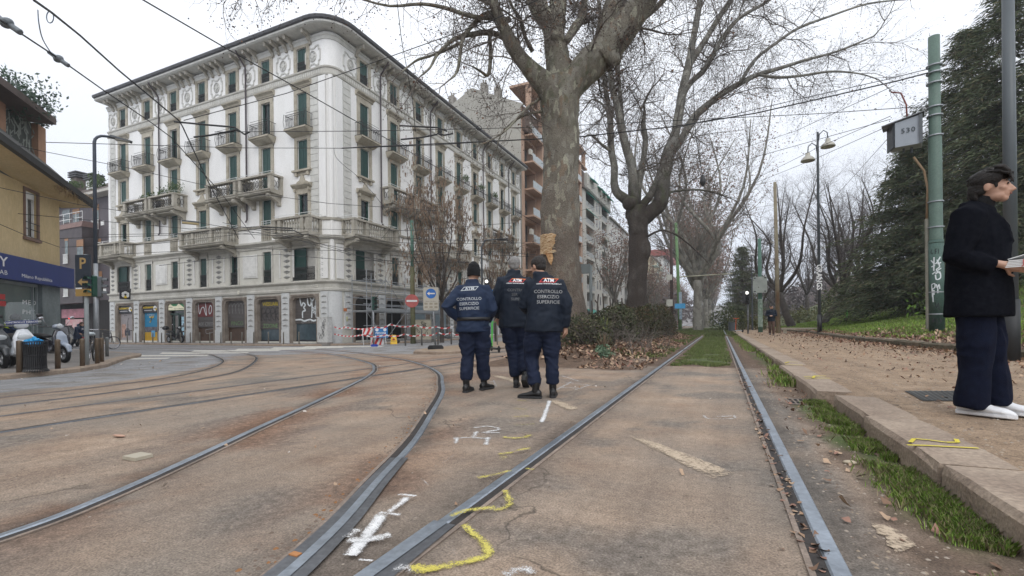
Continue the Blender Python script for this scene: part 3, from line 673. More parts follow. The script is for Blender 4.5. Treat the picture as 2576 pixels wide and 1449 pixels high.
# windows
rw=random.Random(11)
def window(fx,u,z0,z1,w,kind):
 mb=MB(fx);fw=.27 if kind!='mezz' else .13;dz=.06
 zt=z1+.16
 if kind!='loggia':
  fb(mb,u-w-fw,u-w,0,dz,z0-.02,zt);fb(mb,u+w,u+w+fw,0,dz,z0-.02,zt);fb(mb,u-w-fw,u+w+fw,0,dz-.004,z1,zt+.22)
  for s in(-1,1):
   for zz in(z0+.5*(z1-z0),z1-.1):fb(mb,u+s*(w+fw/2)-.05,u+s*(w+fw/2)+.05,dz,dz+.025,zz-.06,zz+.12)
 if kind=='top':
  pr=[(0,zt+.2),(.1,zt+.24),(.12,zt+.32),(.28,zt+.42),(.3,zt+.5),(0,zt+.56)]
  mb.rings([[(u-w-fw-.14,o,z)for o,z in pr],[(u+w+fw+.14,o,z)for o,z in pr]])
 if kind=='sill':
  fb(mb,u-w-fw-.1,u+w+fw+.1,0,.22,z0-.16,z0-.04)
  for s in(-1,1):fb(mb,u+s*(w+.08)-.09,u+s*(w+.08)+.09,0,.16,z0-.42,z0-.16)
  fb(mb,u-w,u+w,0,.05,z0-.38,z0-.16)
 if kind=='pediment':
  zz=zt+.2
  mb.rings([[(u-w-fw-.12,o,z)for o,z in[(0,zz),(.1,zz),(.28,zz+.16),(.3,zz+.26),(0,zz+.3)]],[(u+w+fw+.12,o,z)for o,z in[(0,zz),(.1,zz),(.28,zz+.16),(.3,zz+.26),(0,zz+.3)]]])
  q=[(-.5,zz+.3),(-.42,zz+.42),(-.2,zz+.5),(-.08,zz+.78),(0,zz+.9),(.08,zz+.78),(.2,zz+.5),(.42,zz+.42),(.5,zz+.3)]
  mb.rings([[(u+a,0,z)for a,z in q],[(u+a,.14,z)for a,z in q]])
  fb(mb,u-w-fw+.02,u-w-fw+.14,0,.2,zz-.2,zz);fb(mb,u+w+fw-.14,u+w+fw-.02,0,.2,zz-.2,zz)
 if kind=='mezz':
  fb(mb,u-w-fw-.08,u+w+fw+.08,0,.12,zt+.1,zt+.17)
 mat=STN if kind not in('mezz','loggia')else MATS['pale_stone_moulding']
 if kind=='loggia':
  for s in(-1,1):fb(mb,u+s*w-.09,u+s*w+.09,-.02,.05,z0,z1+.1)
  fb(mb,u-w-.09,u+w+.09,-.02,.045,z1,z1+.12)
  for s in(-1,1):
   q=[(s*w,z1),(s*(w-.3),z1),(s*(w-.1),z1-.08),(s*w,z1-.3)]
   mb.rings([[(u+a,-.3,z)for a,z in q],[(u+a,.03,z)for a,z in q]])
 wn_=mb.build('window',mat,PZ);sm_=SHT if rw.random()<.6 else SHT2
 mb=MB(fx)
 if kind=='loggia':
  mb.cur=1;fb(mb,u-w+.02,u+w-.02,-.34,-.3,z0,z1);mb.cur=0
  fb(mb,u-.05,u+w-.05,-.16,-.12,z0,z1-.02)if fx is facL else fb(mb,u-w+.05,u+.05,-.16,-.12,z0,z1-.02)
  mb.build('shutter',[SHT,M('loggia_plaster',(.5,.49,.46))],wn_)
 else:
  st=rw.random()
  if kind=='pediment' and st<.85 or kind=='mezz' and st<.6 or kind=='top' and st<.3:
   mb.cur=1;fb(mb,u-w,u+w,-.2,-.18,z0,z1);mb.cur=0
   fb(mb,u-w,u-w+.1+.3*st*w,-.17,-.1,z0,z1);fb(mb,u+w-.32*w,u+w,-.17,-.1,z0,z1)
   mb.cur=2;fb(mb,u-.02,u+.02,-.18,-.16,z0,z1);fb(mb,u-w,u+w,-.18,-.16,z0+.55*(z1-z0),z0+.55*(z1-z0)+.04)
  else:
   fb(mb,u-w+.01,u-.012,-.1,-.06,z0,z1-.02);fb(mb,u+.012,u+w-.01,-.1,-.06,z0,z1-.02)
   mb.cur=2;fb(mb,u-w,u+w,-.15,-.12,z0,z1)
  mb.build('shutter',[sm_,GLS,M('shutter_rim',(.015,.05,.045),.5)],wn_)
 if kind in('attic','mezz','loggia'):
  mb=MB(fx);h=.62 if kind=='attic' else .85;a=u-w+.02
  while a<u+w:fb(mb,a,a+.022,-.03,-.008,z0,z0+h);a+=.085
  for zz in(z0+.05,z0+h*.5,z0+h-.1,z0+h):fb(mb,u-w,u+w,-.034,-.004,zz,zz+.03)
  for k in range(int(2*w/.2)):
   c=u-w+.1+k*.2;mb.tube([(c+.07*math.cos(t*.785),-.018,z0+h*.35+.12*math.sin(t*.785))for t in range(9)],.012,3,False)
  mb.build('railing',IRN,wn_)
 return wn_
def ironbalcony(fx,u,z,kind=0):
 mb=MB(fx);w=.95
 pr=[(0,z-.33),(.15,z-.32),(.3,z-.26),(.48,z-.18),(.56,z-.14),(.58,z-.08),(.68,z-.06),(.68,z+.04),(0,z+.05)]
 mb.rings([[(u-w+.12 if i<5 else u-w,o,q)for i,(o,q)in enumerate(pr)],[(u+w-.12 if i<5 else u+w,o,q)for i,(o,q)in enumerate(pr)]])
 b=mb.build('balcony',STN,PZ);mb=MB(fx);h=.95
 def bar(x,o):mb.tube([(x,o,z+.04),(x,o+.05,z+.3),(x,o+.02,z+h)],.013,3,False)
 k=-w+.04
 while k<w:bar(u+k,.58);k+=.11
 for s in(-1,1):
  for o in(.1,.22,.34,.46):mb.tube([(u+s*(w-.04),o,z+.04),(u+s*(w-.04),o,z+h)],.013,3,False)
  for zz in(z+.1,z+h):mb.tube([(u+s*(w-.04),0,zz),(u+s*(w-.04),.6,zz)],.02,4)
  mb.tube([(u+s*(w-.02),.6,z),(u+s*(w+.02),.68,z+.5),(u+s*w,.64,z+h+.06)],.02,4)
 for zz in(z+.1,z+h-.14,z+h):mb.tube([(u-w+.04,.6,zz),(u+w-.04,.6,zz)],.018,4)
 for j in range(9):
  c=u-w+.14+j*.205;mb.tube([(c+.055*math.cos(t*.785),.61,z+.62+.1*math.sin(t*.785))for t in range(9)],.01,3,False)
 mb.tube([(u-w,.5,z+h+.22),(u+w*.98,.5,z+h+.22)],.014,4);mb.tube([(u-w+.2,.5,z+h),(u-w+.2,.5,z+h+.22)],.012,4)
 mb.build('railing',IRN,b);return b
def stonebalcony(fx,u0,u1,z,bal=True):
 """stone box balcony with corner posts, iron or stone baluster infill, volute brackets"""
 mb=MB(fx);D=1.0 if not bal else 1.15;h=1.0
 pr=[(0,z-.16),(D-.1,z-.12),(D,z-.06),(D,z+.04),(D+.06,z+.06),(D+.06,z+.12),(0,z+.13)]
 mb.rings([[(u0,o,q)for o,q in pr],[(u1,o,q)for o,q in pr]])
 fb(mb,u0+.15,u1-.15,0,D-.25,z-.24,z-.15)
 for c in((u0+.35,u1-.35)if u1-u0<4.5 else(u0+.4,u1-.4)):
  v=[(0,z-.85),(.16,z-.8),(.2,z-.62),(.45,z-.5),(.7,z-.42),(D-.1,z-.38),(D-.02,z-.24),(D-.1,z-.15),(0,z-.15)]
  mb.rings([[(c-.14,o,q)for o,q in v],[(c+.14,o,q)for o,q in v]])
 posts=[u0+.13,u1-.13]+([(u0+u1)/2-1.0+.0,(u0+u1)/2+1.0]if bal and u1-u0>3 else[])
 for p in posts:fb(mb,p-.13,p+.13,D-.27,D-.01,z+.13,z+h)
 for s in(u0+.13,u1-.13):fb(mb,s-.12,s+.12,0,.2,z+.13,z+h)
 fb(mb,u0-.03,u1+.03,D-.3,D+.03,z+h,z+h+.12);fb(mb,u0-.029,u0+.27,0,D-.3,z+h+.001,z+h+.118);fb(mb,u1-.27,u1+.029,0,D-.3,z+h+.001,z+h+.118)
 b=mb.build('balcony',STD,PZ);mb=MB(fx)
 def baluster(x,o):
  mb.lathe((x,o,z+.13),[(.06,0),(.06,.08),(.035,.12),(.085,.32),(.07,.42),(.035,.62),(.045,.7),(.06,.76),(.06,.87)],8)
 if bal:
  x=u0+.4
  while x<u1-.3:
   if all(abs(x-p)>.2 for p in posts):baluster(x,D-.14)
   x+=.235
  for s in(u0+.13,u1-.13):
   for o in(.36,.58):baluster(s,o)
  each(mb,'baluster',M('pale_baluster',(.42,.4,.35),.85,.2,4),b,.3)
 else:
  x=u0+.36;k=0
  while x<u1-.3:
   c=x;mb.tube([(c+.12*math.cos(t*.785),D-.14,z+.55+.22*math.sin(t*.785))for t in range(9)],.02,4,False)
   mb.tube([(c-.14,D-.14,z+.15),(c+.14,D-.14,z+.98)],.014,3);mb.tube([(c+.14,D-.14,z+.15),(c-.14,D-.14,z+.98)],.014,3);x+=.27
  for zz in(z+.2,z+.92):mb.tube([(u0+.2,D-.14,zz),(u1-.2,D-.14,zz)],.018,4)
  for s in(u0+.13,u1-.13):
   for c in(.32,.56):mb.tube([(s,c+.1*math.cos(t*.785),z+.55+.22*math.sin(t*.785))for t in range(9)],.02,4,False)
  mb.build('railing',IRN,b)
 mb=MB(fx)
 for zz in(z+h+.3,):mb.tube([(u0,D-.15,zz),(u1,D-.15,zz)],.018,4)
 x=u0+.1
 while x<u1:mb.tube([(x,D-.15,z+h+.1),(x,D-.15,z+h+.3)],.014,4);x+=.9
 for s in(u0+.05,u1-.05):mb.tube([(s,.05,z+h+.3),(s,D-.15,z+h+.3)],.018,4)
 mb.build('safety_rail',WFR,b);return b
for fi,(fx,L,cs)in enumerate(FACS):
 n=len(cs);bigs=(1,2,4,5)if fi==0 else(1,2,6,7)
 for k,u in enumerate(cs):
  window(fx,u,17.6,19.1,.42,'attic');window(fx,u,13.8,16.2,.44,'top');ironbalcony(fx,u,13.68)
  if k in bigs:window(fx,u,9.98,13.12,.44,'plain')
  else:window(fx,u,11.2,13.12,.44,'sill')
  window(fx,u,6.9,9.6,.44,'pediment' if k not in bigs else 'plain')
  if k in(0,n-1)or(fi==1 and k==3):window(fx,u,3.95,6.1,1.1,'loggia')
  else:window(fx,u,3.95,6.05,.4,'mezz')
 for k in bigs:stonebalcony(fx,cs[k]-1.56,cs[k]+1.56,9.85,False)
for a,b in((.75,3.95),(8.6,13.5),(20.9,24.6)):stonebalcony(facL,a,b,6.75)
for a,b in((.75,5.2),(9.6,16.2),(23,26)):stonebalcony(facR,a,b,6.75)
# flush baluster inserts under the other first floor windows with short white rails
mb=MB();m2=MB()
for fx,ks in((facL,(1,2,4,5)),(facR,(1,2,5,6,8))):
 cs=FACS[0][2]if fx is facL else FACS[1][2]
 for k in ks:
  u=cs[k];mb.xf=fx;m2.xf=fx
  for j in range(4):mb.lathe((u-.3+.2*j,.12,6.8),[(.06,0),(.035,.1),(.08,.32),(.035,.62),(.06,.86)],7)
  fb(mb,u-.5,u+.5,.06,.09,6.8,7.7)
  m2.tube([(u-.45,.1,8.15),(u+.45,.1,8.15)],.02,4);m2.tube([(u-.45,.1,8.0),(u+.45,.1,8.0)],.014,4)
  for s in(-.45,0,.45):m2.tube([(u+s,.1,7.85),(u+s,.1,8.15)],.015,4)
each(mb,'baluster',STD,PZ,.3);each(m2,'safety_rail',WFR,PZ,.3)
# mezzanine panels and diamond pillars
mz=MB();dm=MB();pil=MB();dk=MB();GP=M('pale_panel',(.66,.655,.63),.8)
def diamonds(u,w,z0,z1,st,both,o=.0):
 z=z0
 while z+st*.5<z1:
  for s in((1,-1)if both else(1,)):
   zc=z+st*.5
   a=[(u-w,zc+s*.02),(u+w,zc+s*.02),(u,zc+s*(st*.38))]
   i0=[dm.pt((p[0],o+.003,p[1]))for p in a];t=dm.pt((u,o+.08,zc+s*.05))
   for q in range(3):dm.face((i0[q],i0[(q+1)%3],t))
  fb(dk,u-w,u+w,o-.02,o+.012,zc-.012,zc+.012)
  z+=st
for fi,(fx,L,cs)in enumerate(FACS):
 for q in(mz,dm,pil,dk):q.xf=fx
 sp=3.37 if fi==0 else 3.21;n=len(cs)
 for k in range(n-1):
  c=cs[k]+sp/2
  if(fi==0 and k in(1,4))or(fi==1 and k in(1,5)):
   fb(mz,c-.72,c+.72,0,.06,4.35,5.95);fb(mz,c-.6,c+.6,.06,.085,4.45,5.85)
  else:
   cc=c if 0<k<n-2 else(cs[0]+1.55 if k==0 else cs[-1]-1.55)
   diamonds(cc,.32,4.05,6.15,.36,True)
   for s in(-1,1):fb(mz,cc+s*.62-.06,cc+s*.62+.06,0,.05,4.2,6.0)
  fb(pil,c-.36,c+.36,0,.06,.75,3.18);fb(pil,c-.37,c+.37,0,.09,-.3,.75)
  diamonds(c,.24,.8,3.15,.37,False,.06)
 for c in(cs[0]-1.75,cs[-1]+1.72):
  fb(pil,c-.3,c+.3,0,.055,.75,3.18);diamonds(c,.22,.8,3.15,.37,False,.055);diamonds(c if c>3 else c+.12,.26,4.05,6.15,.36,True)
 fb(pil,cs[-1]+2.05,L,0,.05,-.3,3.18)if L-cs[-1]>2.1 else None
wrap(pil,[(0,-.4),(.05,-.4),(.05,3.19),(0,3.19)],uL=1.0,uR=1.05)if False else None
pil.xf=None
rs=[]
for i in range(9):a=math.pi/2*i/8;rs.append([(WX-CR_+(CR_+.05)*math.sin(a),WY+CR_-(CR_+.05)*math.cos(a),z)for z in(-.4,3.19)])
for r0,r1 in zip(rs,rs[1:]):pil.poly([r0[0],r1[0],r1[1],r0[1]])
each(mz,'wall_panel',GP,PZ);each(dm,'diamond_relief',M('diamond_grey',(.36,.36,.345),.85),PZ,.6);each(dk,'joint',M('joint_grey',(.27,.27,.26)),PZ,.45);each(pil,'shop_pillar',M('grey_white_granite',(.56,.57,.57),.8,.08,8,fine=.06),PZ)
# downpipes
for fx,u in((facL,2.43+3.37*1.55),(facL,2.43+3.37*4.5),(facR,3.05+3.21*.5),(facR,3.05+3.21*2.5),(facR,3.05+3.21*5.5),(facR,3.05+3.21*7.5)):
 mb=MB(fx);mb.tube([(u,.9,20.0),(u,.8,19.7),(u,.15,19.0),(u,.13,18.0),(u,.13,8.4),(u+.05,.2,8.2)],.055,8);mb.build('downpipe',M('dark_copper_pipe',(.06,.045,.05),.5),PZ)
# ground floor: arched surrounds, roller shutters, shop windows
ARC=M('brown_stone_arch',(.16,.13,.105),.85,col2=(.27,.235,.2),scale=2,fine=.15)
RSH=slat('graffiti_shutter',(.13,.115,.11),(.06,.055,.052),.1);RSB=slat('blue_shutter',(.02,.28,.5),(.01,.15,.3),.11);RSS=slat('pale_poster_shutter',(.42,.38,.38),(.2,.19,.2),.11)
RED=slat('red_painted_shutter',(.2,.03,.03),(.1,.02,.02),.1);YEL=slat('yellow_shutter',(.62,.38,.02),(.4,.22,.01),.11);LBL=slat('pale_blue_roller',(.28,.36,.40),(.17,.23,.27),.12)
WOODP=M('brown_wood_panel',(.07,.04,.025),.6,.3,3,stretch=(8,8,1))
def arch(fx,u,name='shopfront',dark=False):
 mb=MB(fx);w=SHOPW;zt=3.02;r=.38
 out=[(-w-.02,-.2)]+[(-w-.02,zt-r)]+[(-w-.02+r*(1-math.cos(a)),zt+.03-r+r*math.sin(a))for a in[i*math.pi/10 for i in range(1,6)]]
 out+=[(-p[0],p[1])for p in out[::-1]]
 def sh(k):return[(p[0]*(1-k/w),p[1]-(k if p[1]>1 else 0))for p in out]
 lv=[(out,.0),(sh(-.0),.09),(sh(.09),.1),(sh(.13),.05),(sh(.22),.03),(sh(.26),-.28)]
 rows=[[mb.pt((u+a,o,z))for a,z in L_]for L_,o in lv]
 for a,b in zip(rows,rows[1:]):
  for k in range(len(a)-1):mb.face((a[k],a[k+1],b[k+1],b[k]))
# spandrels fill the square corners of the opening
 for s in(-1,1):
  q=[(s*(w+.02),zt+.04),(s*(w+.02),zt-r)]+[(s*(w+.02-r*(1-math.cos(a))),zt+.03-r+r*math.sin(a))for a in[i*math.pi/10 for i in range(1,6)]]
  mb.rings([[(u+a,-.3,z)for a,z in q],[(u+a,.01,z)for a,z in q]])
 return mb.build(name,ARC,PZ)
def panel(fx,u0,u1,z0,z1,mat,o,name,par):mb=MB(fx);fb(mb,u0,u1,o-.04,o,z0,z1);return mb.build(name,mat,par)
FR,FU={0:Vector((-1,0,0)),1:Vector((0,1,0))},Vector((0,0,1))
def ftext(fi,u,z,s,size,mat,par,o=.02,**kw):
 """lettering on a facade; readable from the street"""
 fx=FACS[fi][0];org=fx(Vector((u,o,z)));right=Vector((1,0,0))if fi==0 else Vector((0,1,0))
 return text(s,size,org,right,(0,0,1),mat,'lettering',par,**kw)
YT=M('yellow_letters',(.72,.5,.02),.6);WT=M('white_letters',(.75,.75,.75),.6)
def flower(fi,u,z,r,par,o=.03):
 mb=MB(FACS[fi][0])
 for k in range(6):
  a=k*math.pi/3+math.pi/2;mb.cur=1 if k==2 else 0
  c=[(0,.25),(.32,.42),(.42,.8),(.2,1.0),(-.2,1.0),(-.42,.8),(-.32,.42)]
  mb.poly([(u+r*(x*math.cos(a-math.pi/2)-y*math.sin(a-math.pi/2)),o,z+r*(x*math.sin(a-math.pi/2)+y*math.cos(a-math.pi/2)))for x,y in c])
 mb.build('emblem',[WT,YT],par)
def grafstroke(fi,u,z,sts,w,mat,par,o=.012):
 mb=MB();fx=FACS[fi][0];org=fx(Vector((u,0,z)))
 right=Vector((1,0,0))if fi==0 else Vector((0,1,0))
 for s in sts:stroke(mb,[(p.x,p.y)for p in smooth_path([(a,b,0)for a,b in s],4)],w,org,right,(0,0,1),o)
 return mb.build('graffiti',mat,par)
WG=M('white_graffiti',(.62,.66,.68),.7);DG=M('black_graffiti',(.02,.02,.025),.7);GG=M('green_graffiti',(.18,.3,.14),.7);YG=M('yellow_graffiti',(.45,.35,.04),.7);M('grey_graffiti',(.27,.27,.27));M('dark_interior',(.012,.012,.013))
cs=FACS[0][2];BX=M('black_sign',(.012,.012,.018),.5)
for k,u in enumerate(cs):
 a=arch(facL,u);kk=6-k # kk counts from the far left shop
 if kk in(0,1):
  panel(facL,u-1.02,u+1.02,-.1,2.2,RSS if kk==0 else RSB,-.2,'roller_shutter',a)
  if kk==1:panel(facL,u-1.0,u+1.0,-.1,.62,YEL,-.19,'shutter_base',a)
  sg=panel(facL,u-1.05,u+1.05,2.2,2.85,BX,-.08,'sign',a)
  ftext(0,u+.22,2.6,'IL FOTOAMATORE',.2,YT,sg,o=-.07,bold=.03,spacing=.86);flower(0,u-.62,2.52,.22,sg,-.06);panel(facL,u-.2,u+.85,2.36,2.39,WT,-.06,'underline',sg)
  if kk==0:
   ftext(0,u+.3,2.02,'SONY',.16,BX,a,o=-.19)
   grafstroke(0,u,.6,[[(.1,1.2),(.0,.9),(-.02,.3),(-.2,.1)],[(-.4,.2),(-.35,-.1),(.1,-.15),(.15,.25),(-.2,.3),(-.4,.2)],[(.35,.15),(.8,.15),(.8,-.1)]],.06,DG,a,-.19)
   panel(facL,u-.3,u+.45,.35,.8,M('printed_dark',(.06,.06,.08)),-.192,'printed_camera',a);panel(facL,u+.3,u+.9,.2,1.3,M('printed_orange',(.4,.25,.2),.7,.4,4),-.196,'printed_sky',a)
  else:
   ftext(0,u+.15,2.02,'PROFESSIONAL STORE',.1,WT,a,o=-.18)
   panel(facL,u-1.0,u+1.0,.63,1.05,M('printed_dark2',(.1,.1,.12),.7,.6,6),-.19,'printed_cameras',a)
   grafstroke(0,u,1.2,[[(-.3,.2),(-.1,.5),(.0,.75)],[(-.35,.65),(.1,.6),(.2,.75)],[(-.2,.3),(-.05,.6)]],.1,M('printed_yellow',(.6,.42,.1)),a,-.18)
   panel(facL,u-.35,u+.1,.25,.75,M('printed_blue',(.1,.35,.6)),-.18,'printed_box',a)
 elif kk==2:
  mb=MB(facL);fb(mb,u-1.05,u+1.05,-.12,-.06,2.3,2.92);sg=mb.build('sign',M('green_sign',(.02,.22,.07),.5),a)
  mb=MB(facL);q=[(-1.0,2.32),(1.0,2.32),(1.0,2.78),(.75,2.8),(.45,2.62),(0.0,2.62),(-.25,2.82),(-.9,2.5),(-1.0,2.5)]
  mb.rings([[(u+x,-.06,z)for x,z in q],[(u+x,-.045,z)for x,z in q]]);mb.build('house_outline',M('cream_sign',(.7,.66,.48),.5,emit=(.7,.66,.48,.12)),sg)
  ftext(0,u-.3,2.42,'SOLO CASE IMMOBILIARE',.1,DG,sg,o=-.04);ftext(0,u+.72,2.56,'retecasa',.14,DG,sg,o=-.04)
  panel(facL,u-1.02,u+1.02,-.1,2.3,GLS,-.28,'shop_glass',a)
  mb=MB(facL);fb(mb,u-.05,u+.05,-.26,-.2,-.1,2.1);fb(mb,u+.55,u+.65,-.26,-.2,-.1,2.1);fb(mb,u-1.02,u+1.02,-.26,-.2,1.95,2.1);fb(mb,u+.0,u+.6,-.24,-.21,.4,.5);mb.build('door_frame',M('green_door_frame',(.03,.06,.05),.5),a)
  panel(facL,u+.1,u+.5,-.05,1.9,M('grey_door_pane',(.12,.11,.1),.3),-.25,'door',a)  # door pane in a plain grey, paler than the shop glass
  for z in(.3,.72,1.15,1.5):panel(facL,u-.75,u-.3,z,z+.3,M('listing_card',(.25,.42,.52),.6,.5,9,emit=(.35,.5,.6,.18)),-.24,'listing',a)
 else:
  zb={3:.95,4:.93,5:.78,6:1.13}[kk]
  panel(facL,u-1.02,u+1.02,zb,2.85,RSH,-.18,'roller_shutter',a)
  if kk in(3,4):
   panel(facL,u-1.0,u+1.0,-.1,zb,WOODP,-.24,'wood_panel',a)
  else:
   panel(facL,u-1.0,u+1.0,.05,zb,M('shop_window',(.05,.075,.09),.15,.2),-.24,'shop_glass',a);panel(facL,u-1.02,u+1.02,-.1,.05,BX,-.22,'plinth',a)
  if kk==3:
   panel(facL,u-1.01,u+1.01,1.75,2.84,RED,-.174,'painted_area',a)
   grafstroke(0,u,2.3,[[(-.9,.45),(-.85,-.2),(-.75,-.3),(-.55,.1),(-.3,.15),(-.2,-.1),(0,-.45),(-.1,.5)],[(.45,.3),(.3,0),(.35,-.35),(.55,-.2),(.6,.15),(.45,.3)]],.07,WG,a,-.16)
   ftext(0,u,1.2,'REK CREOS',.36,M('grey_graffiti',(.27,.27,.27)),a,o=-.165,shear=.1)
   grafstroke(0,u,.6,[[(-.2,.2),(.7,.25),(.6,0),(-.1,-.1),(-.2,.2)]],.04,MATS['grey_graffiti'],a,-.23)
  if kk==4:
   grafstroke(0,u,2.2,[[(-.8+.35*i,-.3),(-.85+.35*i,.2),(-.6+.35*i,.45),(-.5+.35*i,.1)]for i in range(5)],.035,MATS['grey_graffiti'],a,-.16);ftext(0,u,1.2,'PINCO',.42,M('dull_green_graffiti',(.15,.24,.12)),a,o=-.165)
  if kk==5:
   ftext(0,u,2.5,'WESUARI',.36,YG,a,o=-.165,bold=.02)
   grafstroke(0,u,1.75,[[(-.85+.45*i,-.45),(-.85+.45*i,.35),(-.6+.45*i,.5),(-.48+.45*i,.2),(-.8+.45*i,.0),(-.5+.45*i,-.4)]for i in range(4)],.035,DG,a,-.16);ftext(0,u,1.0,'ZOONE',.4,GG,a,o=-.165)
  if kk==6:
   grafstroke(0,u,2.0,[[(-.6,.85),(-.45,.3),(-.3,.5),(-.1,.35),(-.25,.2),(-.1,0),(-.35,-.1),(-.35,-.5)],[(.1,.8),(.15,.4),(.35,.3),(.45,.6),(.5,.2),(.45,-.5)],[(.3,.85),(.5,.6),(.7,.8)],[(.85,.85),(.85,-.5)],[(-1,-.62),(-.5,-.6),(-.2,-.7),(.3,-.6),(.6,-.7),(1,-.6)]],.1,WG,a,-.16)
   for q in range(4):
    t=q*math.pi/4;grafstroke(0,u-.75,2.0,[[(.24*math.cos(t),.28*math.sin(t)),(0,0),(-.24*math.cos(t),-.28*math.sin(t))]],.07,WG,a,-.155)
   ftext(0,u,1.3,'SJUNN',.34,MATS['grey_graffiti'],a,o=-.165)
cs=FACS[1][2]
for k,u in enumerate(cs):
 a=arch(facR,u)
 if k in(0,1):panel(facR,u-1.02,u+1.02,-.1,2.9,MATS['dark_interior'],-.34,'broken_shopfront',a)
 elif k in(2,3,5,6):panel(facR,u-1.02,u+1.02,-.1,2.9,LBL,-.18,'roller_shutter',a)
 else:panel(facR,u-1.02,u+1.02,-.1,2.9,RSH,-.18,'roller_shutter',a)
 if k==0:
  mb=MB(facR);r3=random.Random(4);rs=[[(u-1.0+1.95*i/6,.0+.12*math.sin(i*1.3),1.75+.35*math.sin(i)+j*.28+.1*r3.random())for j in range(4)]for i in range(7)]
  for p_,q_ in zip(rs,rs[1:]):
   for j in range(3):mb.poly([p_[j],q_[j],q_[j+1],p_[j+1]])
  mb.build('torn_awning',M('black_torn_fabric',(.02,.018,.016),.9,.3),a)
 if k==1:panel(facR,u-.9,u+.9,1.9,2.25,M('awning_box',(.2,.22,.23),.5),-.1,'shutter_box',a)
# street plate, house number, alarm box, hanging shop sign
panel(facL,1.2,1.9,3.45,3.62,M('marble_plate',(.62,.6,.54),.6),.085,'street_plate',PZ);ftext(0,1.55,3.535,'VIA LAZZARETTO',.08,DG,PZ,o=.09)
panel(facR,1.6,2.2,3.45,3.62,MATS['marble_plate'],.085,'street_plate',PZ)
panel(facL,8.3,8.5,3.25,3.5,M('alarm_white',(.6,.58,.5)),.3,'alarm_box',PZ)
panel(facR,.9,1.15,1.9,2.1,M('orange_plaque',(.5,.17,.06)),.08,'plaque',PZ);panel(facR,1.1,1.25,1.25,1.55,M('notice',(.5,.5,.3)),.08,'notice',PZ)
s_=thing('hanging_shop_sign','black blade sign with white petals and one yellow one, hung from the pale facade','sign')
mb=MB(facL);fb(mb,21.35,21.42,.25,1.0,3.3,4.0);mb.build('panel',BX,s_);mb=MB(facL);mb.tube([(21.4,0,3.25),(21.4,1.0,3.25)],.02,5);mb.build('bracket_arm',STEEL,s_)
mb=MB()
for k in range(6):
 a=k*math.pi/3;mb.cur=1 if k==3 else 0;c=[(0,.25),(.32,.42),(.42,.8),(.2,1.0),(-.2,1.0),(-.42,.8),(-.32,.42)]
 mb.poly([facL(Vector((21.33,.62+.28*(x*math.cos(a)-y*math.sin(a)),3.66+.28*(x*math.sin(a)+y*math.cos(a)))))for x,y in c])
mb.build('emblem',[WT,YT],s_)
# plants on the balconies
LEAFG=M('balcony_leaves',(.04,.075,.025),.8,col2=(.1,.15,.045),scale=4)
def leafclump(name,c,r,n,size,mat,label=None,cat=None,seed=0,parent=None,group=None,squash=1.0,mat2=None):
 q=np.random.RandomState(seed);d=q.randn(n,3);d/=np.linalg.norm(d,axis=1)[:,None];rr_=q.rand(n,1)**.5
 bumps=1+.35*np.sin(d[:,:1]*5+seed)*np.sin(d[:,1:2]*4+1.3*seed)
 P=d*rr_*bumps*np.array(r)+np.array(c);a=q.randn(n,3);a/=np.linalg.norm(a,axis=1)[:,None];b=np.cross(a,q.randn(n,3));b/=np.linalg.norm(b,axis=1)[:,None]
 s=size*q.uniform(.6,1.3,(n,1));V=np.stack([P-a*s,P+b*s*.45,P+a*s,P-b*s*.45],1).reshape(-1,3);F=np.arange(4*n).reshape(n,4)
 mats=[mat]+([mat2]if mat2 else[]);mi=(q.rand(n)<.3).astype(int)if mat2 else None
 o=npmesh(name,V,F,mats,parent,mi=mi)
 if label:tag(o,label,cat,group)
 return o
for i,(u,o,z,r,lab)in enumerate(((17.5,.75,11.15,.45,'low leafy pot plants on the lower stone balcony, nearer the building end'),(18.6,.75,11.1,.3,'small tuft of plants on the far left stone balcony'),(14.7,.75,11.35,.75,'tall green shrub on the stone balcony above the third shop'),(16.0,.75,11.2,.5,'yellowish shrub beside the tall green balcony shrub'))):
 p=facL(Vector((u,o,z)));leafclump('balcony_plant',p,(r,r*.7,r*.7),int(500*r),.07,LEAFG,lab,'plant',seed=i)
for i,u in enumerate((3.05+3.21*4,3.05+3.21*5,3.05+3.21*6)):
 p=facR(Vector((u,.75,14.7)));leafclump('balcony_plant',p,(.3,.5,.35),220,.07,LEAFG,['flowering','bushy','trailing'][i]+' plant on the iron balcony of the right facade, '+['nearest','middle','farthest'][i]+' of three','plant',seed=9+i)
# ------------------------------------------------------------------ other buildings
class Plane:
 """vertical facade plane through P with unit direction D (u axis) and outward normal N"""
 def __init__(s,P,D,N):s.P,s.D,s.N=Vector((*P,0)),Vector((*D,0)).normalized(),Vector((*N,0)).normalized()
 def __call__(s,p):return s.P+s.D*p.x+s.N*p.y+Vector((0,0,p.z))
 def px(s,u,v,o=0.0):
  r=ray(u,v);t=(s.N.dot(s.P)+o)/s.N.dot(r);q=EYEV+r*t;return(s.D.dot(q-s.P),q.z)
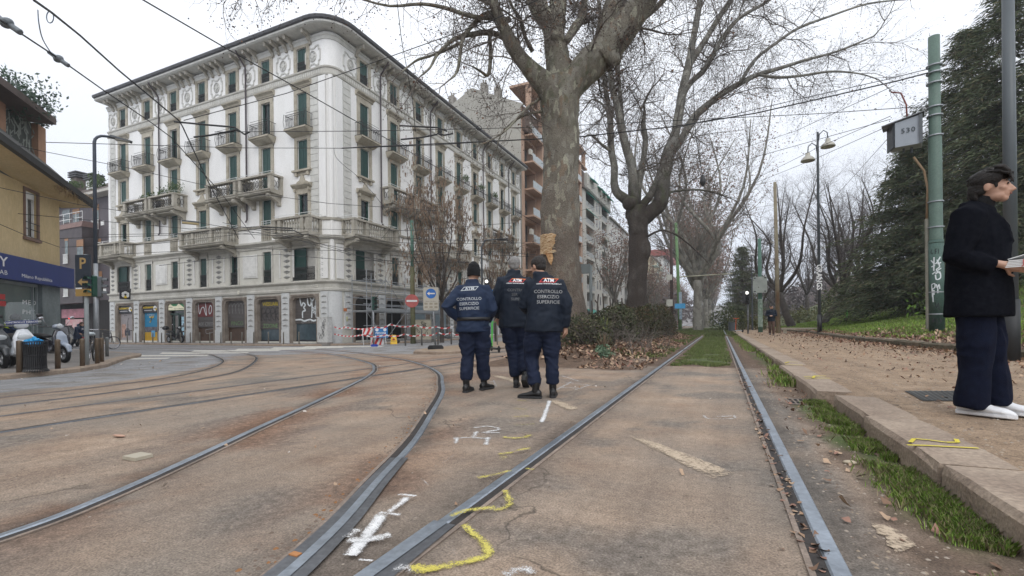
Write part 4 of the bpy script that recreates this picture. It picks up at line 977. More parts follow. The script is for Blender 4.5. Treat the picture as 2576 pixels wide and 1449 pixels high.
# yellow corner building with the blue shop band
YB=Plane((-28.2,11.5),(.708,-.706),(.706,.708))
YL=M('ochre_render',(.50,.38,.20),.9,col2=(.60,.47,.27),scale=.8,bump=.5,bscale=12,fine=.08,stretch=(1,1,.4));SLT=M('slate_cladding',(.12,.145,.15),.55,col2=(.23,.265,.27),scale=.9,bump=.15,fine=.1)
SHG=M('grey_shingles',(.07,.07,.068),.9,col2=(.15,.15,.145),scale=7,bump=.6,fine=.25);ORP=M('orange_pilaster',(.36,.205,.13),.8);BLUE=M('blue_fascia',(.012,.03,.16),.45,.06)
b=thing('corner_shop_building','ochre two storey corner building with a dark blue shop band and a roof garden','building')
def yb(mb,u0,u1,o0,o1,z0,z1):mb.box((u0,o0,z0),(u1,o1,z1))
w0=YB.px(62,560);w1=YB.px(99,600);WZ0,WZ1=YB.px(80,600)[1],YB.px(80,484)[1]
wu0,wu1=w1[0],w0[0]
mb=MB(YB);wallgrid(mb,0,30,3.7,6.95,[(wu0+.15,wu1,WZ0,WZ1)],.25)
mb.poly([(0,0,3.7),(-7,-12,3.7),(-7,-12,7.0),(0,0,7.0)]);mb.build('wall',YL,b)
mb=MB(YB);yb(mb,wu0+.05,wu0+.17,-.02,.05,WZ0-.1,WZ1+.08);yb(mb,wu1,wu1+.1,-.02,.05,WZ0-.1,WZ1+.08);yb(mb,wu0+.05,wu1+.1,-.02,.045,WZ1,WZ1+.1);yb(mb,wu0,wu1+.15,-.02,.1,WZ0-.12,WZ0)
f=mb.build('window',M('brown_window_surround',(.2,.13,.1),.8),b)
mb=MB(YB);m_=(wu0+wu1)/2+.1
for a_ in(wu0+.16,m_,wu1-.07):yb(mb,a_,a_+.07,-.17,-.1,WZ0,WZ1-.25)
yb(mb,wu0+.16,wu1,-.18,-.09,WZ1-.28,WZ1);yb(mb,wu0+.16,wu1,-.17,-.1,WZ0,WZ0+.08);mb.build('window_frame',WH,f)
mb=MB(YB);yb(mb,wu0+.16,wu1,-.24,-.2,WZ0,WZ1);mb.build('pane',M('curtained_glass',(.16,.15,.13),.25,.3,5),f)
mb=MB(YB)
for z in(WZ0+.35,WZ0+.62):mb.tube([(wu0+.1,.06,z),(wu1+.05,.06,z)],.018,5)
mb.build('guard_bar',IRN,f)
mb=MB(YB);wallgrid(mb,0,30,-.4,3.0,[(1.45,5.1,-.1,2.85)],.3);mb.poly([(0,0,-.4),(-7,-12,-.4),(-7,-12,3.7),(0,0,3.7)]);yb(mb,0,30,-.3,-.02,2.9,3.72)
mb.build('ground_floor',SLT,b)
mb=MB(YB);yb(mb,1.46,5.1,-.28,-.22,-.1,2.86);gl=mb.build('shop_window',M('frosted_shop_glass',(.11,.15,.14),.25,.15,1),b)
mb=MB(YB)
for x in(1.46,1.75,5.02):yb(mb,x,x+.06,-.22,-.15,-.1,2.86)
yb(mb,1.46,5.1,-.22,-.151,2.74,2.86);mb.build('window_frame',M('grey_alu_frame',(.28,.31,.32),.5),gl)
def ytext(px,s,size,mat,par,o,**kw):
 u,z=YB.px(*px,o);D=-YB.D;return text(s,size,YB(Vector((u,o,z))),D,(0,0,1),mat,'lettering',par,**kw)
for v,s in((812,'MED'),(851,'PHYSIO'),(890,'CRYO')):
 u,z=YB.px(55,{812:760,851:785,890:810}[v],-.2);text(s,.27,YB(Vector((u,-.2,z))),-YB.D,(0,0,1),WT,'lettering',gl,align='LEFT',off=.01,spacing=1.15,sx=1.7)
mb=MB(YB);yb(mb,-.45,30,.0,.35,2.84,3.78);bd=mb.build('fascia',BLUE,b)
text('CITY',.52,YB(Vector((YB.px(18,661,.35)[0],.36,YB.px(18,661,.35)[1]))),-YB.D,(0,0,1),WT,'lettering',bd,align='RIGHT',bold=.012,sx=1.5)
text('REHAB',.24,YB(Vector((YB.px(18,687,.35)[0],.36,YB.px(18,687,.35)[1]))),-YB.D,(0,0,1),WT,'lettering',bd,align='RIGHT',spacing=1.1,sx=1.5)
text('Milano Repubblica',.2,YB(Vector((YB.px(94,700,.35)[0],.36,YB.px(94,700,.35)[1]))),-YB.D,(0,0,1),WT,'lettering',bd,sx=1.5)
mb=MB(YB);u_,z_=YB.px(5,757,.05);yb(mb,u_-.2,u_+.6,.03,.07,z_-.2,z_);yb(mb,u_-.15,u_+.5,.03,.07,z_+.06,z_+.26);mb.build('wall_sign',M('red_wall_sign',(.4,.03,.03),.5),b)
# scribbled stain on the slate
mb=MB()
rs=random.Random(3);u_,z_=YB.px(38,790,.01)
for k in range(9):
 c=(rs.uniform(-.35,.35),rs.uniform(-.9,.7));q=[(c[0]+.2*math.cos(t)*rs.uniform(.6,1.2),c[1]+.22*math.sin(t)*rs.uniform(.6,1.2))for t in[i*.7 for i in range(9)]]
 stroke(mb,q,.03,YB(Vector((u_,0,z_))),-YB.D,(0,0,1),.012)
mb.build('graffiti',M('faded_black_graffiti',(.06,.07,.07)),b)
# roof: eave with gutter, shingled slope, set-back attic with lattice, slab roof and greenery
GZ=lambda u:6.75+.095*u
US=[-.9,4,12,30]
mb=MB(YB);mb.rings([[(u,o,GZ(u)+z)for o,z in((-.3,.1),(.9,.22),(.95,.3),(-.3,.35))]for u in US]);mb.build('eave',YL,b)
mb=MB(YB);mb.rings([[(u,o,GZ(u)+z)for o,z in((.88,.2),(1.08,.2),(1.12,.42),(.9,.44))]for u in US]);mb.build('gutter',M('dark_gutter',(.04,.04,.04),.6),b)
RZ=lambda u:9.08+.14*u
mb=MB(YB);mb.rings([[(u,.95,GZ(u)+.38),(u-(1.0 if u<0 else 0),-1.1,RZ(u)),(u-(1.0 if u<0 else 0),-1.1,8),(u,.95,GZ(u)+.25)]for u in US])
mb.poly([(-.9,.95,GZ(-.9)+.38),(-1.9,-1.1,RZ(-.9)),(-8,-10,8.6),(-7.5,-10,6.5)]);mb.build('roof',SHG,b)
pr0,pr1=YB.px(116,405,-1.1)[0],YB.px(97,400,-1.1)[0];pl0,pl1=YB.px(15,330,-1.1)[0],YB.px(0,300,-1.1)[0]
mb=MB(YB)
for a_,c_ in((pr0,pr1),(pl0,pl1),(pl1+4.5,pl1+5)):yb(mb,a_,c_,-1.5,-1.1,8.0,10.7)
each(mb,'attic_pilaster',ORP,b)
mb=MB(YB);yb(mb,pr0+.1,30,-3.0,-1.35,8.0,10.7);mb.build('attic_wall',M('attic_dark_wall',(.1,.11,.1),.9),b)  # plain dark grey wall behind the lattice
mb=MB(YB);r_=random.Random(8)
for i in range(420):
 u,z=r_.uniform(pr1,9),r_.uniform(8.4,10.6);a=r_.choice((.5,-.5,1.57));l=.22
 mb.tube([(u-l*math.cos(a)*.5,-1.25,z-l*math.sin(a)),(u+l*math.cos(a)*.5,-1.25,z+l*math.sin(a))],.022,3)
mb.build('lattice',M('pale_lattice',(.26,.28,.25),.8),b)
sc_=YB.px(142,331,-.2)[0]
mb=MB(YB);yb(mb,sc_,30,-9,-.2,10.55,10.85);mb.build('roof_slab',M('brown_slab',(.11,.085,.075),.8),b)
for i,(u,v,r)in enumerate(((40,262,1.3),(8,232,1.7),(75,285,1.0),(92,300,.6))):
 uu,zz=YB.px(u,v,-1.2);leafclump('roof_greenery',YB(Vector((uu,-1.2,zz+.1))),(r,r,.55*r),int(900*r),.09,M('blue_green_leaves',(.05,.085,.06),.8,col2=(.11,.16,.12),scale=3),None,None,20+i,b)
q=np.random.RandomState(2);n=1500;P=np.array([YB(Vector((-.9+3.0*t**1.5,1.05-.4*s,7.0+.35*k)))[:]for t,s,k in q.rand(n,3)])
d=np.stack([q.randn(n)*.05,q.randn(n)*.05,-np.abs(q.randn(n))*.12+.02],1);wv=np.stack([q.randn(n)*.01,q.randn(n)*.01,q.randn(n)*.003],1)
V_=np.stack([P-wv,P+wv,P+d+wv*.3,P+d-wv*.3],1).reshape(-1,3);npmesh('dry_grass',V_,np.arange(4*n).reshape(n,4),M('dry_straw',(.3,.21,.11),.9,col2=(.42,.31,.18)),b,kind='stuff')
# dark brown apartment block beyond the side street
DB=Plane((-47.6,27.0),(-1,0),(0,-1))
b=thing('brown_apartment_building','dark brown apartment block between the ochre house and the white palazzo','building')
DBM=M('dark_brown_tile',(.055,.045,.047),.6,col2=(.085,.07,.072),scale=1.2,fine=.12);DBT=M('purple_brown_tile',(.08,.068,.075),.6,col2=(.11,.095,.105),scale=1)
def dpx(u,v,o=0.0):return DB.px(u/1.59,v/1.59,o) # from full photo pixels
zt=dpx(430,783)[1]
mb=MB(DB);wallgrid(mb,0,26,3.9,zt,[],.3);mb.poly([(0,0,-.4),(0,-12,-.4),(0,-12,zt),(0,0,zt)]);mb.build('wall',DBT,b)
u0_,z0_=dpx(330,1190,1.4);u1_,z1_=dpx(233,920,1.4);z1_=dpx(330,905,1.4)[1]
mb=MB(DB);yb(mb,u0_,26,0,1.4,3.6,z1_);mb.build('bay',DBM,b)
mb=MB(DB);mb.rings([[(u,o,z)for o,z in((0,z1_),(1.5,z1_),(1.35,z1_+.55),(0,z1_+.55))]for u in(u0_-.1,26)]);mb.build('bay_cap',M('rose_coping',(.2,.13,.115),.8),b)
mb=MB(DB);yb(mb,-.3,26,-.2,1.1,zt,zt+.25);mb.build('eave_board',M('cream_eave',(.45,.43,.38),.7),b)
mb=MB(DB);mb.poly([(-.3,1.1,zt+.26),(26,1.1,zt+.26),(26,-6,zt+4.6),(-.3,-6,zt+4.6)]);mb.poly([(-.3,1.1,zt+.26),(-.3,-6,zt+4.6),(-.3,-6,zt+.2)]);mb.build('roof',M('brown_roof_tiles',(.1,.078,.065),.9,.25,8,fine=.2),b)
def dwin(x0,y0,x1,y1,o=0.0,blind=.4,rail=True,lit=None):
 (a,zt_),(c,zb_)=dpx(x0,y0,o),dpx(x1,y1,o);ua,ub=min(a,c),max(a,c)
 mb=MB(DB);yb(mb,ua,ub,o-.05,o+.012,zb_,zt_);w=mb.build('window',M('brown_window',(.1,.055,.035),.6),b)
 mb=MB(DB);yb(mb,ua+.08,ub-.08,o,o+.02,zb_+.05,zb_+(zt_-zb_)*(1-blind));mb.build('pane',lit or M('greyish_pane',(.11,.14,.14),.2,.4,2),w)
 if blind:mb=MB(DB);yb(mb,ua+.05,ub-.05,o,o+.03,zb_+(zt_-zb_)*(1-blind),zt_-.03);mb.build('blind',M('orange_blind',(.3,.16,.08),.7),w)
 if rail:
  mb=MB(DB);k=ua-.02;h=(zt_-zb_)*.34
  while k<ub:yb(mb,k,k+.04,o+.1,o+.13,zb_,zb_+h);k+=.13
  yb(mb,ua-.05,ub+.05,o+.08,o+.15,zb_+h,zb_+h+.05);yb(mb,ua-.05,ub+.05,o+.08,o+.15,zb_-.05,zb_);mb.build('railing',WH,w)
for a in((290,838,320,890,0,.35,False),(370,820,398,915,0,.25,True),(258,955,275,1052,1.4,.1,True),(306,960,335,1030,1.4,.4,False),(258,1090,276,1185,1.4,.1,True),(308,1080,332,1170,1.4,.2,True),(392,955,406,1050,0,.2,True),(394,1085,410,1180,0,.5,True),(248,843,282,890,0,.0,False)):dwin(*a)
mb=MB(DB);ua,za=dpx(235,897,1.4);ub,zb=dpx(330,893,1.4)
for z in(za+.3,za+.9):mb.tube([(ub,1.4,z),(26,1.4,z)],.03,5)
k=ub
while k<26:mb.tube([(k,1.4,za-.1),(k,1.4,za+.9)],.02,4);k+=1.2
mb.build('balcony_railing',WH,b)
mb=MB(DB)
for x0,y0,x1,y1 in((405,885,417,900),(415,1155,425,1170),(250,1158,258,1170)):
 (a,z1),(c,z0)=dpx(x0,y0,0),dpx(x1,y1,0);yb(mb,min(a,c),max(a,c),0,.05,z0,z1)
each(mb,'vent',WH,b)
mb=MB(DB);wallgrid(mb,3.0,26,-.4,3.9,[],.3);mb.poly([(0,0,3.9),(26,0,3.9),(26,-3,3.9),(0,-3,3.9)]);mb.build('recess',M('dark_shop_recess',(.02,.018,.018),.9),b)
mb=MB(DB);yb(mb,0,3.2,0,.05,-.4,3.9);gw=mb.build('graffiti_wall',M('pale_scribbled_wall',(.36,.36,.37),.8),b)
mb=MB()
for k in range(7):
 c=(.3+.38*(k%4)+.2*math.sin(k*2),1.0+.9*(k//4)+.4*math.sin(k));q=[(c[0]+.3*math.cos(t+k)*(.6+.4*math.sin(k*t)),c[1]+.42*math.sin(t*1.3))for t in[i*.6 for i in range(9)]]
 stroke(mb,[(p.x-3.0,p.y)for p in smooth_path([(a_,b_,0)for a_,b_ in q],3)],.06,DB(Vector((0,0,-.1))),(1,0,0),(0,0,1),.06)
mb.build('graffiti',DG,gw)
(a,z1),(c,z0)=dpx(246,1238,.3),dpx(336,1270,.3)
mb=MB(DB);yb(mb,c,a,.1,.3,z0,z1);sg=mb.build('sign',M('pink_shop_sign',(.4,.17,.2),.6,.25,2),b)
mb=MB(DB);(a,z1),(c,z0)=dpx(262,1278,.2),dpx(330,1316,.2);yb(mb,c,a,.1,.2,z0,z1);mb.build('poster',M('pink_poster',(.5,.2,.22),.5,.6,3,col2=(.55,.48,.45)),b)
mb=MB(DB);(a,z1),(c,z0)=dpx(273,1270,.25),dpx(284,1276,.25);yb(mb,c,a,.1,.25,z0,z1);mb.build('lit_sign',M('red_led',(1,.03,.03),.5,emit=(1,.05,.05,.8)),b)
(a,z1),(c,z0)=dpx(252,1150,1.45),dpx(256,1128,1.45)
for i,(u,v,dz)in enumerate(((372,705,0),(309,695,0))):
 uu,zz=dpx(u,v+25,-2.5);mb=MB(DB);yb(mb,uu-.5,uu+.7,-3.1,-2.2,zz-2.2,zz+.2);ch=mb.build('chimney',WH if i==0 else MATS['brown_slab'],b)
 mb=MB(DB)
 for k in range(3):yb(mb,uu-.75,uu+.95,-3.3,-2.0,zz+.25+.25*k,zz+.38+.25*k)
 mb.build('chimney_cap',EAV,ch)
uu,zz=dpx(388,730,-1.2);leafclump('roof_plant',DB(Vector((uu,-1.2,zz))),(1.3,.8,1.0),700,.12,LEAFG,None,None,3,b)
uu,zz=dpx(280,745,.2);leafclump('roof_plant',DB(Vector((uu,.2,zz))),(2.6,.7,.5),900,.12,LEAFG,None,None,4,b)
# salmon building with blank gable, then the row along the avenue
def avrow(label,y0,y1,z1,wall,x=-22.4,name='apartment_building',depth=14,lo=-.3):
 b=thing(name,label,'building');P=Plane((x,y0),(0,1),(1,0));return b,P,y1-y0,z1,wall,x,y0,depth
def box_shell(b,P,L,z1,wall,holes,dep=1.3,depth=14,back=True):
 mb=MB(P);wallgrid(mb,0,L,-.3,z1,holes,dep)
 for u in(0,L):mb.poly([(u,0,-.3),(u,-depth,-.3),(u,-depth,z1),(u,0,z1)])
 mb.poly([(0,0,z1),(L,0,z1),(L,-depth,z1),(0,-depth,z1)]);mb.build('wall',wall,b)
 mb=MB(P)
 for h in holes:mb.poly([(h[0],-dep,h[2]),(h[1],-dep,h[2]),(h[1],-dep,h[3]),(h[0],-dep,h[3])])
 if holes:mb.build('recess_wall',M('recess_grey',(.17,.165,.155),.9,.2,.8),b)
SAL=M('salmon_plaster',(.37,.245,.175),.88,col2=(.46,.31,.225),scale=.5,fine=.05,stretch=(1,1,.4));GAB=M('grey_gable_render',(.30,.285,.25),.92,col2=(.39,.375,.33),scale=.4,stretch=(1,1,.3),fine=.05)
b=thing('apartment_building','tall salmon apartment block with balconies and a blank grey gable wall','building');P=Plane((-22.4,54.0),(0,1),(1,0));L=28.0
holes=[];zs=[1.2+3.4*k for k in range(8)]
for z in zs:
 for a,c in((.9,4.6),(6.2,10.4),(13,17),(19,23),(24.2,27.2)):holes.append((a,c,z,z+2.75))
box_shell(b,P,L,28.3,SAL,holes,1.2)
mb=MB(P)
for u in(5.0,11.5,18,23.6):mb.box((u,0,-.2),(u+.9,.9,28.4))
each(mb,'pier',SAL,b)
for j,(u0,u1)in enumerate(((.9,5.0),(5.9,11.5),(12.4,18),(18.9,23.6))):
 for z in zs:
  mb=MB(P);mb.box((u0-.02,0,z-.28),(u1+.02,1.2,z-.08));bl=mb.build('balcony',SAL,b)
  mb=MB(P);mb.box((u0+.05,1.12,z-.05),(u1-.05,1.16,z+.85));mb.build('balustrade',M('pale_glass_panel',(.34,.38,.39),.35,.12),bl)
  mb=MB(P);mb.box((u0+.6,-1.16,z),(u0+1.5,-1.1,z+2.3));mb.box((u0+2.1,-1.16,z+.7),(u0+3.2,-1.1,z+2.3));mb.build('window',M('dark_window',(.06,.065,.065),.3,.3),bl)  # windows are plain dark panes
  if j==0 and int(z)%2:mb=MB(P);mb.box((u0+.9,.2,z+1.1),(u0+1.7,.5,z+1.8));mb.build('air_conditioner',M('cream_ac',(.5,.48,.42)),bl)
mb=MB(P);mb.box((.9,.3,28.3),(L,1.0,28.6));mb.box((.9,-2,31.2),(L,.9,31.5))
for u in(1.0,5.2,9,12,17,22,27):mb.box((u,.2,28.4),(u+.5,.8,31.3))
mb.build('roof_frame',SAL,b)
pk=ony(1188,222,54);pl=ony(1140,262,54);pr=ony(1318,262,54)
mb=MB();prof=[(-45,-.3),(-45,pl.z-5),(pl.x,pl.z),(pk.x,pk.z),(pr.x,pr.z),(-22.45,pr.z-.2),(-22.45,-.3)]
mb.rings([[(x,53.9,z)for x,z in prof],[(x,54.2,z)for x,z in prof]]);mb.build('gable_wall',GAB,b)
mb=MB();mb.rings([[(x,y,z)for x,z in((pl.x-10,pl.z-8),(pl.x,pl.z-.1),(pk.x,pk.z-.1),(pr.x,pr.z-.2),(pr.x,pr.z-3))]for y in(54.25,82)]);mb.build('roof',ROOFM,b)
mb=MB()
for x in(-33.5,-31.0,-28.6,-26.6,-36.5):
 z=pk.z+(x-pk.x)/(pr.x-pk.x)*(pr.z-pk.z)if x>pk.x else pk.z-1
 mb.box((x,55,z-.5),(x+.7,56,z+1.3));mb.cyl(x+.2,55.5,z+1.3,z+1.9,.13,n=6);mb.cyl(x+.52,55.5,z+1.3,z+1.8,.11,n=6)
each(mb,'chimney',M('chimney_render',(.27,.25,.22),.9),b,.3)
AWG=M('green_awning',(.03,.26,.2),.7,.3)
def loggiablock(label,y0,y1,z1,wall,cols,fl=8,fh=3.15,zb=1.6,awn=True,slabcol=None,wins=(),x=-22.4,out=0.0,name='apartment_building'):
 b=thing(name,label,'building');P=Plane((x,y0),(0,1),(1,0));L=y1-y0;holes=[]
 for k in range(fl):
  z=zb+fh*k
  for a,c in cols:holes.append((a,c,z,z+fh-.5))
 box_shell(b,P,L,z1,wall,holes,1.6)
 r=random.Random(int(y0));GP2=M('grey_balustrade',(.3,.31,.3),.6,.15)
 for k in range(fl):
  z=zb+fh*k
  for a,c in cols:
   mb=MB(P)
   if out:mb.box((a-.3,0,z-.2),(c+.3,out,z));mb.box((a-.3,out-.06,z),(c+.3,out,z+.95))
   else:mb.box((a+.02,-.1,z),(c-.02,-.02,z+.95))
   bl=mb.build('balcony',slabcol or GP2,b)
   mb=MB(P);mb.box((a+.5,-1.55,z),(a+.5+.35*(c-a),-1.5,z+2.2));mb.build('window',MATS['dark_window'],bl)
   if awn and r.random()<.35:mb=MB(P);mb.rings([[(u,o,q)for o,q in((-.05,z+fh-.55),(.9,z+fh-1.3),(.9,z+fh-1.38),(-.05,z+fh-.62))]for u in(a+.1,c-.1)]);mb.build('awning',AWG,bl)
  for u in wins:
   mb=MB(P);mb.box((u,-.02,z+.5),(u+.9,.012,z+2.2));mb.build('window',MATS['dark_window'],b)
 mb=MB(P);mb.box((-.1,-1,z1),(L+.1,.5,z1+.35));mb.build('roof_edge',M('roof_edge_grey',(.24,.23,.21),.9),b)
 return b,P
GRC=M('pale_concrete',(.40,.385,.345),.9,col2=(.49,.475,.43),scale=.35,stretch=(1,1,.3),fine=.05)
g1,gp=loggiablock('grey concrete apartment block with deep loggias behind the big plane trees',82.2,104,25.5,GRC,((2.5,8.6),(15,20)),8,3.1,1.2,wins=(10.3,12.6))
mb=MB(gp);mb.box((1,-1.5,25.8),(21,.6,28.4));mb.build('attic',GRC,g1)
for u in(3,9,13,17):mb=MB(gp);mb.rings([[(a,o,q)for o,q in((.5,28.2),(1.6,27.4),(1.6,27.3),(.5,28.0))]for a in(u,u+3)]);mb.build('awning',AWG,g1)
loggiablock('plain pale apartment block with small windows, beside the loggia block',104.2,128,24.5,M('pale_render',(.5,.49,.46),.9,.06,.4),((18,22),),7,3.1,1.4,wins=(2,5,9.5,13),awn=False,out=1.1)
loggiablock('far white apartment block with projecting balconies behind the second plane tree',130,160,23,M('white_render_far',(.52,.51,.48),.9,.06,.4),((4,8),(13,17),(22,26)),7,3.1,1.4,awn=True,out=1.2)
loggiablock('cream apartment block with rounded pale green balconies beyond the second plane trunk',172,205,25,M('cream_render',(.52,.46,.32),.9,.06,.4),((4,10),(18,24)),8,3.0,1.0,awn=False,out=1.8,slabcol=M('pale_green_balcony',(.4,.5,.45),.6))
bt,_=loggiablock('white tower block with a dark red roof storey, far along the avenue',212,250,30,M('white_tile_far',(.6,.6,.58),.8,.05,.4),((9,13),(20,26)),9,3.1,1.0,awn=False,slabcol=M('brick_panel',(.32,.13,.08)),wins=(3,))
mb=MB(_);mb.box((-1,-8,30.3),(39,2.2,33));mb.build('roof_storey',M('dark_red_roof',(.26,.05,.04),.8),bt)
loggiablock('pink apartment block with square balconies, last one before the dark pole',256,300,25,M('pink_render',(.45,.24,.2),.9),((6,14),(22,30)),8,3.0,1.0,awn=False,out=2.0,slabcol=M('pink_balcony',(.55,.28,.26)))
# block closing the avenue, and the brick house behind the park
b=thing('apartment_building','hazy grey block closing the far end of the tree avenue','building');P=Plane((-60,470),(1,0),(0,-1))
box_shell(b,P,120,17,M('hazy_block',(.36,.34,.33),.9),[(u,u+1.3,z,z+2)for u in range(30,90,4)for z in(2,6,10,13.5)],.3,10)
b=thing('brick_house','orange brick house glimpsed through the bare park trees','building')
c=atd(2140,735,150);P=Plane((c.x-6,c.y),(1,.2),(.2,-1));hl=[(u,u+1.3,z,z+1.5)for u in(2,5,9,12)for z in(4.5,8,11)]
box_shell(b,P,16,13.6,M('orange_brick',(.27,.15,.11),.9,.15,2,fine=.1),hl,.3,10)
mb=MB(P);mb.box((-.5,-10,13.6),(16.5,.6,14.2));mb.box((3,-8,14.2),(10,-1,15.5));mb.build('roof',M('cream_roof_edge',(.45,.4,.33)),b)
# ------------------------------------------------------------------ trees
class Segs:
 """many thin tapering branches kept as arrays and meshed at once"""
 def __init__(s):s.a=[];s.b=[];s.ra=[];s.rb=[];s.tips=[]
 def add(s,a,b,ra,rb):s.a.append(a);s.b.append(b);s.ra.append(ra);s.rb.append(rb)
 def mesh(s,k=3):
  A,B=np.array(s.a),np.array(s.b);ra,rb=np.array(s.ra)[:,None],np.array(s.rb)[:,None]
  d=B-A;d/=np.linalg.norm(d,axis=1)[:,None]+1e-9;h=np.where(np.abs(d[:,2:3])<.9,[[0,0,1.]],[[1.,0,0]])
  u=np.cross(d,h);u/=np.linalg.norm(u,axis=1)[:,None]+1e-9;w=np.cross(d,u);n=len(A);V=[]
  for P,r in((A,ra),(B,rb)):
   for j in range(k):t=2*math.pi*j/k;V.append(P+r*(u*math.cos(t)+w*math.sin(t)))
  V=np.stack(V,1).reshape(-1,3);base=np.arange(n)[:,None]*2*k
  F=np.concatenate([base+np.array([[j,(j+1)%k,k+(j+1)%k,k+j]])for j in range(k)],0)
  return V,F
def grow(S,r,p,d,L,rad,lev,P):
 """random branch: curves, then splits; P = dict of habits"""
 n=P['seg'][lev];st=L/n;q=p.copy();dd=d.copy();k0=max(1,n//4)
 for i in range(n):
  dd=(dd+Vector((r.gauss(0,1),r.gauss(0,1),r.gauss(0,1)))*P['wig'][lev]+Vector((0,0,P['grav'][lev]))).normalized()
  q2=q+dd*st;r0,r1=rad*(1-i/n*.75),rad*(1-(i+1)/n*.75)
  S.add(q[:],q2[:],r0,r1);q=q2
  if lev<P['max']and i>=k0-1:
   for _ in range(P['kids'][lev]):
    if r.random()<P['prob'][lev]:
     ax=dd.cross(Vector((r.gauss(0,1),r.gauss(0,1),r.gauss(0,1)))).normalized()
     nd=(Matrix.Rotation(R(r.uniform(*P['ang'])),3,ax)@dd)
     grow(S,r,q,nd,L*r.uniform(*P['len'])*(1-.35*i/n),r1*.62,lev+1,P)
  if lev==P['max']:
   S.tips.append(q[:])
 return q
PLANE_H=dict(seg=[7,6,4,3],wig=[.22,.26,.34,.4],grav=[.02,-.01,-.05,-.08],kids=[2,2,1,0],prob=[.75,.6,.75,0],ang=(25,70),len=(.42,.7),max=3)
BARK=None
def bark_mat(name,cols,mossy=True,scale=2.2,low=((4.8,2.2,(.075,.055,.045),.85),),moss=True):
 m=bpy.data.materials.new(name);m.use_nodes=True;t=m.node_tree;L=t.links.new;b=t.nodes['Principled BSDF']
 geo=t.nodes.new('ShaderNodeNewGeometry');mp=t.nodes.new('ShaderNodeMapping');mp.inputs['Scale'].default_value=(1,1,.55);L(geo.outputs['Position'],mp.inputs[0])
 nz_=t.nodes.new('ShaderNodeTexNoise');nz_.inputs['Scale'].default_value=scale*1.5;nz_.inputs['Detail'].default_value=6;L(mp.outputs[0],nz_.inputs['Vector'])
 mxv=t.nodes.new('ShaderNodeMix');mxv.data_type='RGBA';mxv.inputs[0].default_value=.22;L(mp.outputs[0],mxv.inputs[6]);L(nz_.outputs['Color'],mxv.inputs[7])
 v=t.nodes.new('ShaderNodeTexVoronoi');v.inputs['Scale'].default_value=scale*3.2;L(mxv.outputs[2],v.inputs['Vector'])
 sc3=t.nodes.new('ShaderNodeSeparateColor');L(v.outputs['Color'],sc3.inputs[0])
 rp=t.nodes.new('ShaderNodeValToRGB');rp.color_ramp.interpolation='CONSTANT';L(sc3.outputs[0],rp.inputs[0]);el=rp.color_ramp.elements
 el[0].position,el[0].color=0,(*cols[0],1);el[1].position,el[1].color=.34,(*cols[1],1)
 for p,c in zip((.58,.78,.9),cols[2:]):e=el.new(p);e.color=(*c,1)
 out=rp.outputs[0]
 n2=t.nodes.new('ShaderNodeTexNoise');n2.inputs['Scale'].default_value=scale*12;n2.inputs['Detail'].default_value=5;L(geo.outputs['Position'],n2.inputs['Vector'])
 r2=t.nodes.new('ShaderNodeValToRGB');L(n2.outputs['Fac'],r2.inputs[0]);r2.color_ramp.elements[0].position=.3;r2.color_ramp.elements[0].color=(.25,.25,.25,1);r2.color_ramp.elements[1].position=.7;r2.color_ramp.elements[1].color=(.72,.72,.72,1)
 ov=t.nodes.new('ShaderNodeMix');ov.data_type='RGBA';ov.blend_type='OVERLAY';ov.inputs[0].default_value=.7;L(out,ov.inputs[6]);L(r2.outputs[0],ov.inputs[7]);out=ov.outputs[2]
 sp=t.nodes.new('ShaderNodeSeparateXYZ');L(geo.outputs['Position'],sp.inputs[0])
 if mossy: # rough dark old bark low on the trunk, moss round the fork
  big=t.nodes.new('ShaderNodeTexNoise');big.inputs['Scale'].default_value=1.1;big.inputs['Detail'].default_value=4;L(geo.outputs['Position'],big.inputs['Vector'])
  for(z0,z1,col,am)in low:
   mr_=t.nodes.new('ShaderNodeMapRange');mr_.inputs['From Min'].default_value=z0;mr_.inputs['From Max'].default_value=z1;mr_.clamp=True;L(sp.outputs[2],mr_.inputs['Value'])
   ma=t.nodes.new('ShaderNodeMath');ma.operation='MULTIPLY_ADD';L(big.outputs['Fac'],ma.inputs[0]);ma.inputs[1].default_value=1.6;ma.inputs[2].default_value=-.8
   ad=t.nodes.new('ShaderNodeMath');ad.operation='ADD';ad.use_clamp=True;L(mr_.outputs[0],ad.inputs[0]);L(ma.outputs[0],ad.inputs[1])
   mu=t.nodes.new('ShaderNodeMath');mu.operation='MULTIPLY';L(ad.outputs[0],mu.inputs[0]);mu.inputs[1].default_value=am
   mm=t.nodes.new('ShaderNodeMix');mm.data_type='RGBA';L(mu.outputs[0],mm.inputs[0]);L(out,mm.inputs[6])
   rc=t.nodes.new('ShaderNodeValToRGB');L(n2.outputs['Fac'],rc.inputs[0]);rc.color_ramp.elements[0].position=.3;rc.color_ramp.elements[0].color=(.03,.022,.018,1);rc.color_ramp.elements[1].position=.7;rc.color_ramp.elements[1].color=(*((.19,.145,.115)if not col else col),1)
   L(rc.outputs[0],mm.inputs[7]);out=mm.outputs[2]
  dist=t.nodes.new('ShaderNodeMath');dist.operation='SUBTRACT';L(sp.outputs[2],dist.inputs[0]);dist.inputs[1].default_value=8.3
  ab=t.nodes.new('ShaderNodeMath');ab.operation='ABSOLUTE';L(dist.outputs[0],ab.inputs[0])
  mr2=t.nodes.new('ShaderNodeMapRange');mr2.inputs['From Min'].default_value=1.9;mr2.inputs['From Max'].default_value=.2;L(ab.outputs[0],mr2.inputs['Value'])
  ma=t.nodes.new('ShaderNodeMath');ma.operation='MULTIPLY_ADD';ma.use_clamp=True;L(nz_.outputs['Fac'],ma.inputs[0]);ma.inputs[1].default_value=4;ma.inputs[2].default_value=-1.95
